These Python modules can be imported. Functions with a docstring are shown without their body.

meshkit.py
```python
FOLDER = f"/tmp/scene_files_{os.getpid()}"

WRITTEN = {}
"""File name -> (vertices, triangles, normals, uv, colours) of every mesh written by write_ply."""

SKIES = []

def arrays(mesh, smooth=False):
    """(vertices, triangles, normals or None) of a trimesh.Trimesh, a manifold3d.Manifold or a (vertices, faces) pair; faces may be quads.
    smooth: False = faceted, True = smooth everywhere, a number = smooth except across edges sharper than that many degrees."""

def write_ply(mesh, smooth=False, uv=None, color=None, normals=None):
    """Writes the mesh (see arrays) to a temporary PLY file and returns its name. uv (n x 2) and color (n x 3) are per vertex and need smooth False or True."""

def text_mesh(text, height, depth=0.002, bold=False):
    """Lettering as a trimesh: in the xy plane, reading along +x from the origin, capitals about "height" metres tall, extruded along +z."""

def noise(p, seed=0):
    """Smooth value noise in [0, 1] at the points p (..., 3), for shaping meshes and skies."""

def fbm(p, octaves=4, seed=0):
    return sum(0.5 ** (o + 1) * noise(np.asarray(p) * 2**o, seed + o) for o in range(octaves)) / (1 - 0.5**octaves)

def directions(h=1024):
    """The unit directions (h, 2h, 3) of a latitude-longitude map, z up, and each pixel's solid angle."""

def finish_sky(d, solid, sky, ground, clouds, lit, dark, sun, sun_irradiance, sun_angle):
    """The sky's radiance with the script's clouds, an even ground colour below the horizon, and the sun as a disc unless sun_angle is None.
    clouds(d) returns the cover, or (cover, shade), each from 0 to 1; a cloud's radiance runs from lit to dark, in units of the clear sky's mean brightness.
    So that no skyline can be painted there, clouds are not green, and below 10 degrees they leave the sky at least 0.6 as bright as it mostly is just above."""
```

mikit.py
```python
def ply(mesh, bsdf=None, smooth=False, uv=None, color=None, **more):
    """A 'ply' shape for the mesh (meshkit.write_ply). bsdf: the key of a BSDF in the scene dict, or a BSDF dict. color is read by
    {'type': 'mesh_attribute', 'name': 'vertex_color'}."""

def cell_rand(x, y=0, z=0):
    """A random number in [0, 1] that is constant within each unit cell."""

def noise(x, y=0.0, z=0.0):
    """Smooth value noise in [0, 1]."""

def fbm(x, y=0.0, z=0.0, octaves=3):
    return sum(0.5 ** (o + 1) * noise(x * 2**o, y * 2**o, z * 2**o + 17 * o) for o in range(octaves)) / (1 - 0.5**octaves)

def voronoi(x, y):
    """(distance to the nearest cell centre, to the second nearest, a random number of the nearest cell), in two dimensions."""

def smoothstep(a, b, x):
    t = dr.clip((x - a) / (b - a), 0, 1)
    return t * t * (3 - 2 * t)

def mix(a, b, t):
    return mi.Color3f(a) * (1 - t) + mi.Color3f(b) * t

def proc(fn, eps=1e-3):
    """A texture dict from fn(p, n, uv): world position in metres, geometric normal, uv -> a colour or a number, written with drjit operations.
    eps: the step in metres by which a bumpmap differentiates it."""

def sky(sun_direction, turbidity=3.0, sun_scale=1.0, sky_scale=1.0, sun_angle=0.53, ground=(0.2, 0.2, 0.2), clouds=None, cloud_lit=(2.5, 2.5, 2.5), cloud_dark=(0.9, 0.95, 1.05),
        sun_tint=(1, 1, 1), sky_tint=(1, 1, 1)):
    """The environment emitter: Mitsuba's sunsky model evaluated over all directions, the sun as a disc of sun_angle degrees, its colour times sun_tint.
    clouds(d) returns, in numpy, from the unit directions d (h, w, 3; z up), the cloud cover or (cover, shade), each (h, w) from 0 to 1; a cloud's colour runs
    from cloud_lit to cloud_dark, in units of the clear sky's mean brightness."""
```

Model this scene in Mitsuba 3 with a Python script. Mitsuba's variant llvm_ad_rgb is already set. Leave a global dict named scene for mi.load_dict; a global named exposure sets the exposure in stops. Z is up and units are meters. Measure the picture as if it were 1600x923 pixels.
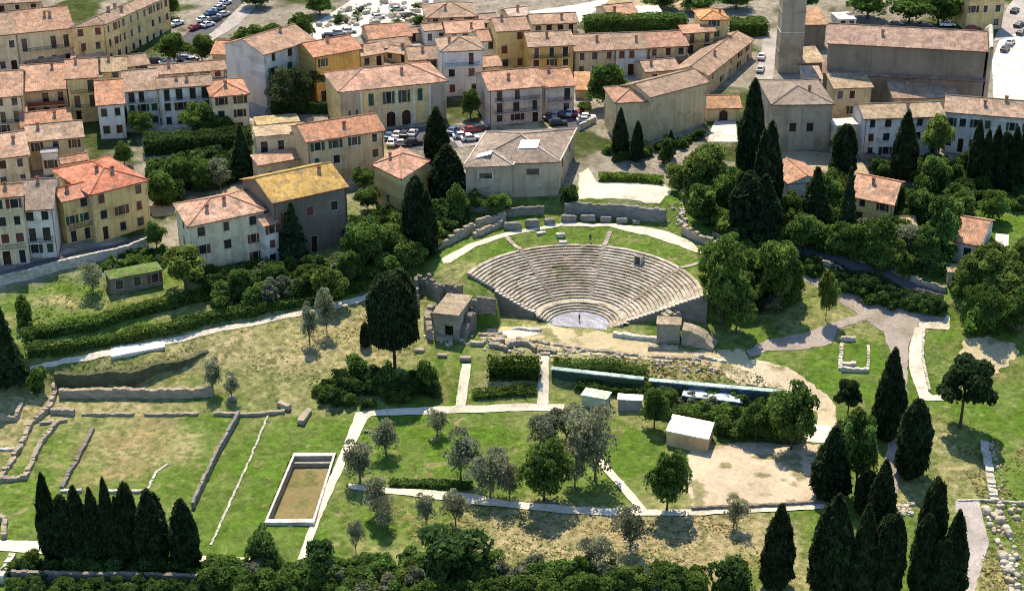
import math, random
import numpy as np, trimesh, shapely
import drjit as dr
import mitsuba as mi
import mikit, meshkit
from mikit import proc, noise, fbm, voronoi, cell_rand, smoothstep, mix
from scipy.interpolate import RBFInterpolator
from scipy.ndimage import gaussian_filter
from scipy.spatial import Delaunay
T = mi.ScalarTransform4f
scene, labels = {}, {}

# ---------------------------------------------------------------- camera, sky, exposure
PITCH = math.radians(25.2)
EYE = np.array((np.float64(-12.587), np.float64(-268.789), np.float64(132.643)))
AIM = EYE + np.array([0, math.cos(PITCH), -math.sin(PITCH)]) * 100
scene['camera'] = {'type': 'perspective', 'fov': math.degrees(2 * math.atan(800 / 2500)), 'fov_axis': 'x', 'near_clip': 1.0, 'far_clip': 6000.0,
                   'to_world': T().look_at(origin=EYE.tolist(), target=AIM.tolist(), up=[0, 0, 1])}
SUN_EL, SUN_AZ = math.radians(59), math.radians(9)       # behind the town, a little to the left
scene['sky'] = mikit.sky([-math.sin(SUN_AZ) * math.cos(SUN_EL), math.cos(SUN_AZ) * math.cos(SUN_EL), math.sin(SUN_EL)], turbidity=3, ground=(.2, .2, .17), sky_scale=1.4, sky_tint=(1.04, 1.0, .94), sun_tint=(1.0, .985, .95))
exposure = 2.25

CT = [(np.float64(-0.0),np.float64(0.0),0.0),(np.float64(-6.6),np.float64(-3.0),-0.1),(np.float64(6.3),np.float64(-4.3),-0.1),(np.float64(-12.6),np.float64(-1.9),0.0),(np.float64(11.0),np.float64(-5.9),0.0),(np.float64(-19.7),np.float64(-3.2),0.0),(np.float64(-25.5),np.float64(-5.9),0.0),(np.float64(-30.3),np.float64(-4.0),0.4),(np.float64(-28.9),np.float64(-9.3),-0.6),(np.float64(-20.7),np.float64(-11.6),-1.0),(np.float64(-6.7),np.float64(-8.7),-0.5),(np.float64(4.9),np.float64(-9.8),-0.6),(np.float64(16.4),np.float64(-11.3),-0.5),(np.float64(24.7),np.float64(-9.3),-0.2),(np.float64(30.1),np.float64(-12.4),-0.6),(np.float64(40.4),np.float64(-5.9),0.0),(np.float64(45.7),np.float64(-2.2),0.8),(np.float64(49.3),np.float64(-8.4),0.0),(np.float64(55.8),np.float64(-4.8),0.8),(np.float64(49.0),np.float64(-16.5),-1.0),(np.float64(59.2),np.float64(-0.3),1.2),(np.float64(55.8),np.float64(7.4),2.2),(np.float64(49.3),np.float64(12.5),3.2),(np.float64(43.3),np.float64(18.1),4.5),(np.float64(58.7),np.float64(-13.5),0.0),(np.float64(54.0),np.float64(-25.1),-1.5),(np.float64(50.5),np.float64(-39.9),-3.0),(np.float64(47.2),np.float64(-53.2),-4.5),(np.float64(64.5),np.float64(-3.0),1.2),(np.float64(67.9),np.float64(-0.9),1.5),(np.float64(59.2),np.float64(-21.7),-0.8),(np.float64(62.7),np.float64(-26.2),-1.5),(np.float64(-7.0),np.float64(-21.7),-4.0),(np.float64(-17.1),np.float64(-23.3),-4.0),(np.float64(-28.2),np.float64(-25.1),-4.0),(np.float64(-38.7),np.float64(-26.3),-4.0),(np.float64(-46.3),np.float64(-22.4),-3.6),(np.float64(-51.9),np.float64(-22.8),-3.4),(np.float64(-17.2),np.float64(-16.2),-1.8),(np.float64(-24.0),np.float64(-17.1),-2.0),(np.float64(-33.1),np.float64(-17.4),-1.8),(np.float64(-40.1),np.float64(-15.6),-1.5),(np.float64(-8.0),np.float64(-17.4),-1.8),(np.float64(-5.7),np.float64(-14.1),-1.0),(np.float64(4.6),np.float64(-14.9),-1.2),(np.float64(17.0),np.float64(-17.8),-1.6),(np.float64(28.2),np.float64(-19.0),-1.6),(np.float64(35.9),np.float64(-21.1),-2.4),(np.float64(-4.6),np.float64(-17.7),-3.6),(np.float64(5.5),np.float64(-20.5),-4.0),(np.float64(18.7),np.float64(-24.8),-4.2),(np.float64(31.7),np.float64(-27.0),-4.2),(np.float64(36.8),np.float64(-29.6),-4.0),(np.float64(41.2),np.float64(-29.2),-3.0),(np.float64(39.6),np.float64(-18.2),-1.4),(np.float64(-23.4),np.float64(-35.2),-4.5),(np.float64(-34.6),np.float64(-29.1),-4.3),(np.float64(-7.2),np.float64(-33.1),-4.5),(np.float64(8.8),np.float64(-37.3),-4.5),(np.float64(19.1),np.float64(-41.5),-4.5),(np.float64(26.0),np.float64(-45.3),-4.6),(np.float64(36.7),np.float64(-37.5),-4.4),(np.float64(34.9),np.float64(-54.6),-4.8),(np.float64(16.6),np.float64(-55.4),-4.9),(np.float64(7.5),np.float64(-56.1),-5.0),(np.float64(-2.5),np.float64(-54.9),-5.2),(np.float64(-16.7),np.float64(-52.1),-5.2),(np.float64(-31.1),np.float64(-49.2),-5.2),(np.float64(-12.6),np.float64(-46.3),-4.6),(np.float64(-22.9),np.float64(-47.1),-4.7),(np.float64(-2.4),np.float64(-52.6),-4.9),(np.float64(-46.5),np.float64(-49.6),-5.0),(np.float64(-50.3),np.float64(-59.3),-5.3),(np.float64(-42.2),np.float64(-40.8),-4.9),(np.float64(-57.9),np.float64(-55.7),-5.3),(np.float64(-70.9),np.float64(-40.6),-5.0),(np.float64(-82.5),np.float64(-36.5),-5.0),(np.float64(-62.3),np.float64(-28.4),-4.7),(np.float64(-73.7),np.float64(-26.3),-4.6),(np.float64(-87.0),np.float64(-26.3),-4.6),(np.float64(-91.0),np.float64(-40.6),-5.0),(np.float64(-91.0),np.float64(-55.8),-5.2),(np.float64(-97.0),np.float64(-34.4),-5.0),(np.float64(-80.4),np.float64(-66.0),-5.5),(np.float64(-65.4),np.float64(-68.3),-5.6),(np.float64(-51.1),np.float64(-68.2),-5.7),(np.float64(-43.3),np.float64(-68.9),-5.8),(np.float64(-68.6),np.float64(-23.5),-3.9),(np.float64(-79.8),np.float64(-23.5),-3.9),(np.float64(-88.8),np.float64(-23.5),-3.9),(np.float64(-60.9),np.float64(-22.4),-3.6),(np.float64(-64.8),np.float64(-19.0),-2.9),(np.float64(-54.6),np.float64(-18.4),-2.6),(np.float64(-60.9),np.float64(-14.2),-1.6),(np.float64(-71.3),np.float64(-14.4),-2.8),(np.float64(-78.9),np.float64(-16.9),-3.0),(np.float64(-86.8),np.float64(-17.2),-3.2),(np.float64(-93.5),np.float64(-17.1),-3.3),(np.float64(-96.6),np.float64(-18.7),-2.4),(np.float64(-97.6),np.float64(-17.1),0.2),(np.float64(-92.9),np.float64(-14.1),0.3),(np.float64(-84.6),np.float64(-15.4),0.2),(np.float64(-76.8),np.float64(-14.4),0.2),(np.float64(-68.4),np.float64(-9.6),0.2),(np.float64(-76.9),np.float64(-8.1),0.5),(np.float64(-84.8),np.float64(-9.3),0.45),(np.float64(-59.9),np.float64(-4.4),0.6),(np.float64(-71.2),np.float64(-6.8),0.5),(np.float64(-52.6),np.float64(-5.9),0.0),(np.float64(-48.5),np.float64(-0.4),0.6),(np.float64(-41.4),np.float64(1.0),0.6),(np.float64(-36.3),np.float64(-3.6),0.2),(np.float64(-41.8),np.float64(-8.9),-0.4),(np.float64(-50.5),np.float64(-14.1),-1.0),(np.float64(-38.1),np.float64(4.8),1.4),(np.float64(-39.2),np.float64(11.2),1.8),(np.float64(-49.1),np.float64(5.4),1.4),(np.float64(-60.5),np.float64(0.1),1.0),(np.float64(-71.4),np.float64(-5.9),0.7),(np.float64(-87.9),np.float64(-10.7),0.5),(np.float64(-98.9),np.float64(-17.4),0.1),(np.float64(-53.3),np.float64(-10.2),-0.4),(np.float64(-40.0),np.float64(14.3),2.4),(np.float64(-49.2),np.float64(7.4),2.6),(np.float64(-60.6),np.float64(1.7),2.5),(np.float64(-71.6),np.float64(-3.9),2.3),(np.float64(-87.5),np.float64(-11.8),1.7),(np.float64(-96.8),np.float64(-16.2),1.4),(np.float64(-99.9),np.float64(-12.8),2.2),(np.float64(-94.3),np.float64(-7.5),2.8),(np.float64(-83.3),np.float64(-3.9),3.0),(np.float64(-72.4),np.float64(1.1),3.2),(np.float64(-61.2),np.float64(6.3),3.4),(np.float64(-100.6),np.float64(-5.2),3.6),(np.float64(-96.4),np.float64(1.8),4.2),(np.float64(-103.1),np.float64(9.1),4.8),(np.float64(-90.9),np.float64(9.1),4.8),(np.float64(-86.8),np.float64(13.1),5.0),(np.float64(-79.6),np.float64(14.0),4.6),(np.float64(-76.4),np.float64(3.0),3.6),(np.float64(-67.8),np.float64(9.9),4.4),(np.float64(-59.6),np.float64(12.9),4.4),(np.float64(-109.8),np.float64(7.7),6.5),(np.float64(-103.6),np.float64(11.9),6.5),(np.float64(-97.4),np.float64(16.5),6.6),(np.float64(-85.5),np.float64(25.5),6.8),(np.float64(-110.8),np.float64(11.0),6.6),(np.float64(-88.6),np.float64(21.4),5.4),(np.float64(-85.6),np.float64(32.4),7.0),(np.float64(-84.7),np.float64(41.3),7.6),(np.float64(-80.5),np.float64(32.8),6.8),(np.float64(-59.3),np.float64(19.8),5.4),(np.float64(-53.0),np.float64(20.3),5.2),(np.float64(-45.8),np.float64(24.1),5.2),(np.float64(-47.1),np.float64(11.2),3.8),(np.float64(-38.9),np.float64(16.8),4.0),(np.float64(-32.7),np.float64(18.5),4.6),(np.float64(-43.5),np.float64(27.1),6.4),(np.float64(-38.9),np.float64(36.3),8.2),(np.float64(-32.4),np.float64(37.8),7.6),(np.float64(-27.0),np.float64(35.3),7.2),(np.float64(-23.1),np.float64(35.8),8.4),(np.float64(-27.4),np.float64(46.1),8.6),(np.float64(-33.1),np.float64(25.7),5.6),(np.float64(-29.0),np.float64(19.4),5.6),(np.float64(-88.4),np.float64(53.6),8.6),(np.float64(-80.9),np.float64(50.3),8.4),(np.float64(-70.8),np.float64(55.8),9.2),(np.float64(-84.2),np.float64(69.3),10.2),(np.float64(-73.3),np.float64(73.0),10.4),(np.float64(-95.2),np.float64(74.1),10.0),(np.float64(-111.3),np.float64(63.0),9.5),(np.float64(-120.0),np.float64(63.8),9.2),(np.float64(-118.3),np.float64(47.1),8.2),(np.float64(-106.9),np.float64(34.3),7.6),(np.float64(-108.1),np.float64(80.0),11.0),(np.float64(-79.2),np.float64(83.0),11.5),(np.float64(-73.0),np.float64(86.7),11.8),(np.float64(-62.3),np.float64(54.8),9.6),(np.float64(-65.6),np.float64(81.5),12.0),(np.float64(-50.1),np.float64(89.3),12.5),(np.float64(-41.3),np.float64(70.6),12.0),(np.float64(-35.3),np.float64(66.4),12.0),(np.float64(-26.7),np.float64(64.3),12.0),(np.float64(-21.2),np.float64(71.6),12.4),(np.float64(-27.6),np.float64(88.4),12.8),(np.float64(-18.4),np.float64(78.6),13.0),(np.float64(-20.5),np.float64(38.9),10.0),(np.float64(-12.6),np.float64(37.1),10.0),(np.float64(-6.0),np.float64(38.2),10.0),(np.float64(-0.5),np.float64(44.6),10.6),(np.float64(1.4),np.float64(60.8),11.8),(np.float64(-5.3),np.float64(79.2),12.8),(np.float64(6.3),np.float64(75.4),12.6),(np.float64(4.3),np.float64(62.8),11.8),(np.float64(15.7),np.float64(64.9),11.8),(np.float64(13.3),np.float64(50.6),10.9),(np.float64(4.7),np.float64(40.7),10.7),(np.float64(18.0),np.float64(40.7),10.7),(np.float64(18.6),np.float64(32.9),10.3),(np.float64(21.9),np.float64(55.0),11.0),(np.float64(31.6),np.float64(68.5),12.0),(np.float64(38.8),np.float64(68.5),12.0),(np.float64(32.7),np.float64(52.7),10.4),(np.float64(26.3),np.float64(43.5),9.6),(np.float64(29.1),np.float64(32.4),8.4),(np.float64(25.6),np.float64(24.3),7.6),(np.float64(-25.0),np.float64(15.6),6.6),(np.float64(-21.4),np.float64(20.2),6.9),(np.float64(-16.4),np.float64(25.7),7.3),(np.float64(-8.7),np.float64(28.6),7.6),(np.float64(0.3),np.float64(29.8),7.8),(np.float64(8.1),np.float64(30.0),7.7),(np.float64(14.4),np.float64(27.8),7.5),(np.float64(19.2),np.float64(23.6),7.2),(np.float64(23.7),np.float64(17.8),7.0),(np.float64(25.6),np.float64(12.1),6.8),(np.float64(23.8),np.float64(6.5),6.0),(np.float64(-29.9),np.float64(12.6),5.2),(np.float64(-31.2),np.float64(13.0),3.0),(np.float64(-28.5),np.float64(8.1),1.2),(np.float64(-26.1),np.float64(10.9),6.0),(np.float64(28.6),np.float64(16.7),6.8),(np.float64(35.6),np.float64(22.5),7.0),(np.float64(40.5),np.float64(25.7),7.0),(np.float64(27.4),np.float64(5.1),2.6),(np.float64(33.2),np.float64(2.1),1.4),(np.float64(37.7),np.float64(4.4),1.6),(np.float64(40.9),np.float64(6.0),2.2),(np.float64(46.6),np.float64(3.6),2.0),(np.float64(34.8),np.float64(-4.0),0.4),(np.float64(26.9),np.float64(0.1),1.0),(np.float64(42.4),np.float64(21.4),6.8),(np.float64(49.7),np.float64(15.8),6.5),(np.float64(57.1),np.float64(9.5),6.2),(np.float64(67.6),np.float64(2.2),5.6),(np.float64(44.2),np.float64(28.5),7.2),(np.float64(51.4),np.float64(25.7),7.0),(np.float64(62.4),np.float64(17.1),6.6),(np.float64(72.6),np.float64(7.8),5.4),(np.float64(46.4),np.float64(17.8),5.2),(np.float64(53.0),np.float64(12.9),4.4),(np.float64(60.6),np.float64(7.3),3.6),(np.float64(67.5),np.float64(2.9),3.0),(np.float64(47.0),np.float64(13.6),3.8),(np.float64(53.6),np.float64(8.4),2.4),(np.float64(59.5),np.float64(1.6),1.6),(np.float64(67.6),np.float64(0.3),1.6),(np.float64(42.5),np.float64(44.5),9.2),(np.float64(47.5),np.float64(60.0),10.6),(np.float64(56.7),np.float64(56.6),10.4),(np.float64(69.2),np.float64(56.6),10.4),(np.float64(48.0),np.float64(36.3),8.2),(np.float64(57.5),np.float64(30.9),7.6),(np.float64(70.5),np.float64(36.8),8.0),(np.float64(72.6),np.float64(18.0),6.2),(np.float64(78.2),np.float64(15.4),6.0),(np.float64(86.6),np.float64(18.5),6.0),(np.float64(89.8),np.float64(34.8),7.4),(np.float64(93.1),np.float64(57.6),10.0),(np.float64(82.0),np.float64(57.6),10.0),(np.float64(75.3),np.float64(66.0),11.4),(np.float64(65.9),np.float64(68.5),12.0),(np.float64(50.2),np.float64(59.8),11.4),(np.float64(49.4),np.float64(92.5),13.0),(np.float64(49.6),np.float64(115.9),13.6),(np.float64(53.2),np.float64(141.5),14.4),(np.float64(78.5),np.float64(6.6),4.6),(np.float64(82.2),np.float64(2.2),4.0),(np.float64(75.1),np.float64(-2.7),2.4),(np.float64(78.6),np.float64(-7.2),2.0),(np.float64(68.6),np.float64(-10.4),1.0),(np.float64(74.8),np.float64(-13.5),0.0),(np.float64(78.1),np.float64(-13.9),0.2),(np.float64(70.8),np.float64(-20.6),-1.4),(np.float64(76.5),np.float64(-20.2),-1.6),(np.float64(63.4),np.float64(-32.4),-2.4),(np.float64(69.1),np.float64(-35.7),-3.0),(np.float64(70.3),np.float64(-43.0),-3.6),(np.float64(58.7),np.float64(-43.3),-3.4),(np.float64(58.2),np.float64(-53.7),-4.2),(np.float64(65.2),np.float64(-50.2),-4.0),(np.float64(66.5),np.float64(-56.7),-4.6),(np.float64(56.1),np.float64(-66.4),-5.2),(np.float64(59.3),np.float64(-72.4),-5.6),(np.float64(49.8),np.float64(-64.4),-5.4),(np.float64(44.3),np.float64(-71.9),-6.0),(np.float64(49.5),np.float64(-56.6),-4.7),(np.float64(25.4),np.float64(-71.6),-6.2),(np.float64(16.8),np.float64(-63.6),-5.9),(np.float64(6.7),np.float64(-68.3),-6.2),(np.float64(-3.0),np.float64(-68.3),-6.2),(np.float64(-12.6),np.float64(-66.8),-6.1),(np.float64(-22.2),np.float64(-68.3),-6.2),(np.float64(-31.7),np.float64(-70.0),-6.2),(np.float64(-37.0),np.float64(-63.8),-5.8),(np.float64(30.7),np.float64(-68.4),-6.1),(np.float64(15.7),np.float64(-74.2),-6.6),(np.float64(-12.6),np.float64(-74.3),-6.8),(np.float64(-40.9),np.float64(-73.4),-6.6),(np.float64(-60.3),np.float64(-70.2),-6.0),(np.float64(-83.2),np.float64(-70.2),-6.0),(np.float64(63.5),np.float64(95.5),13.6),(np.float64(86.1),np.float64(94.9),13.8),(np.float64(105.4),np.float64(104.2),14.0),(np.float64(120.0),np.float64(139.4),15.0),(np.float64(90.4),np.float64(150.3),15.4),(np.float64(74.2),np.float64(155.9),15.6),(np.float64(121.2),np.float64(162.5),15.6),(np.float64(35.8),np.float64(120.6),13.8),(np.float64(18.2),np.float64(101.0),13.4),(np.float64(10.3),np.float64(96.7),13.2),(np.float64(21.4),np.float64(145.5),15.0),(np.float64(3.7),np.float64(125.5),14.0),(np.float64(-12.6),np.float64(115.9),13.6),(np.float64(-3.9),np.float64(156.3),15.5),(np.float64(-29.6),np.float64(145.5),15.0),(np.float64(-46.1),np.float64(139.4),15.0),(np.float64(-41.2),np.float64(115.2),13.8),(np.float64(-64.1),np.float64(150.3),15.4),(np.float64(-56.7),np.float64(164.3),16.0),(np.float64(-30.4),np.float64(167.7),16.0),(np.float64(-71.3),np.float64(139.4),15.0),(np.float64(-82.8),np.float64(161.0),16.0),(np.float64(-89.8),np.float64(150.3),15.4),(np.float64(-96.6),np.float64(140.1),14.8),(np.float64(-100.0),np.float64(122.7),14.0),(np.float64(-77.4),np.float64(111.9),13.2),(np.float64(-86.9),np.float64(111.9),13.2),(np.float64(-113.8),np.float64(141.5),14.4),(np.float64(-124.8),np.float64(117.8),13.0),(np.float64(-136.0),np.float64(117.8),13.0),(np.float64(-143.3),np.float64(157.4),15.2),(np.float64(-128.2),np.float64(167.7),16.0),(np.float64(-127.9),np.float64(87.9),11.4),(np.float64(-113.4),np.float64(83.9),11.2),(np.float64(-19.9),np.float64(9.0),5.9),(np.float64(-18.9),np.float64(5.2),5.0),(np.float64(-17.4),np.float64(2.3),4.2),(np.float64(-16.6),np.float64(-1.0),3.4),(np.float64(-22.1),np.float64(7.3),5.6),(np.float64(-19.2),np.float64(1.2),3.4),(np.float64(-24.8),np.float64(7.8),5.4),(np.float64(4.5),np.float64(34.9),7.8),(np.float64(11.6),np.float64(34.2),7.8),(np.float64(17.4),np.float64(33.1),7.7),(np.float64(-0.8),np.float64(34.9),7.8),(np.float64(4.4),np.float64(35.3),10.6),(np.float64(11.6),np.float64(34.6),10.6),(np.float64(17.4),np.float64(33.4),10.5),(np.float64(-0.1),np.float64(35.9),10.5),(-15.6,5.6,3.2),(-18,7.6,4.8),(-20.5,9.6,6.0),(-17.5,4.4,3.3)]
LEDGE = [(-20.3, 0.2), (-15.3, 0.2), (-15.3, 6.3), (-14.8, 6.2), (-5.6, 2.4), (-6, -4), (-20.0, -5.9)]
# ---- the lie of the land: height samples (x, y, z) of the hillside, smoothed, with the bowl of the theatre cut into it
CT_A = np.array(CT, float)
GX = np.concatenate([np.arange(-460, -175, 15.), np.arange(-175, -34, 1.), np.arange(-34, 34, .6), np.arange(34, 175, 1.), np.arange(175, 470, 15.)])
GY = np.concatenate([np.arange(-230, -75, 5.), np.arange(-75, -20, 1.), np.arange(-20, 32, .6), np.arange(32, 240, 1.), np.arange(240, 1500, 25.)])
PHI0, PHI1 = math.radians(-2.5), math.radians(157.5)
R_ORCH, R_RIM = 5.8, 22.9
def tier_profile(r):
    """height of the seating bowl (upper side) at radius r"""
    r = np.asarray(r, float)
    return np.where(r < R_ORCH, 0, np.where(r < 8.2, (r - R_ORCH) * .5, np.where(r < 9.3, 1.2, 1.2 + (r - 9.3) * .405)))
def _base_heights():
    bx, by = np.arange(-176, 178, 1.), np.arange(-80, 242, 1.)
    X, Y = np.meshgrid(bx, by)
    rb = RBFInterpolator(CT_A[:, :2], CT_A[:, 2], kernel='linear', neighbors=40)
    Z = rb(np.stack([X.ravel(), Y.ravel()], 1)).reshape(X.shape)
    return gaussian_filter(Z, 1.1)
_BASE = _base_heights()
import shapely as _sh
_LEDGE = _sh.Polygon(LEDGE)
def H(x, y):
    x, y = np.asarray(x, float), np.asarray(y, float)
    fx, fy = np.clip(x + 176, 0, 352.999), np.clip(y + 80, 0, 320.999)
    i, j = fx.astype(int), fy.astype(int); u, v = fx - i, fy - j
    z = (_BASE[j, i] * (1 - u) + _BASE[j, i + 1] * u) * (1 - v) + (_BASE[j + 1, i] * (1 - u) + _BASE[j + 1, i + 1] * u) * v
    z = z + np.clip(y - 240, 0, 2000) * .02 - np.clip(-80 - y, 0, 200) * .05
    z = np.where(_sh.contains_xy(_LEDGE, x, y), np.minimum(z, .0), z)
    r, ph = np.hypot(x, y), np.arctan2(y, x)
    inb = (ph > PHI0) & (ph < PHI1)
    rim = 6.75
    t = np.clip((r - R_RIM) / 3.5, 0, 1); t = t * t * (3 - 2 * t)
    edge = np.clip(np.minimum(ph - PHI0, PHI1 - ph) * 12, 0, 1)
    z = np.where(inb & (r < R_RIM), tier_profile(r) - .45, np.where(inb & (r < R_RIM + 3.5), rim * (1 - t) * edge + z * (1 - (1 - t) * edge), z))
    z = np.where((r < 7.5) & ~inb & (y > -8), z * np.clip((r - 5.) / 2.5, 0, 1), z)
    return z

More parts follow.
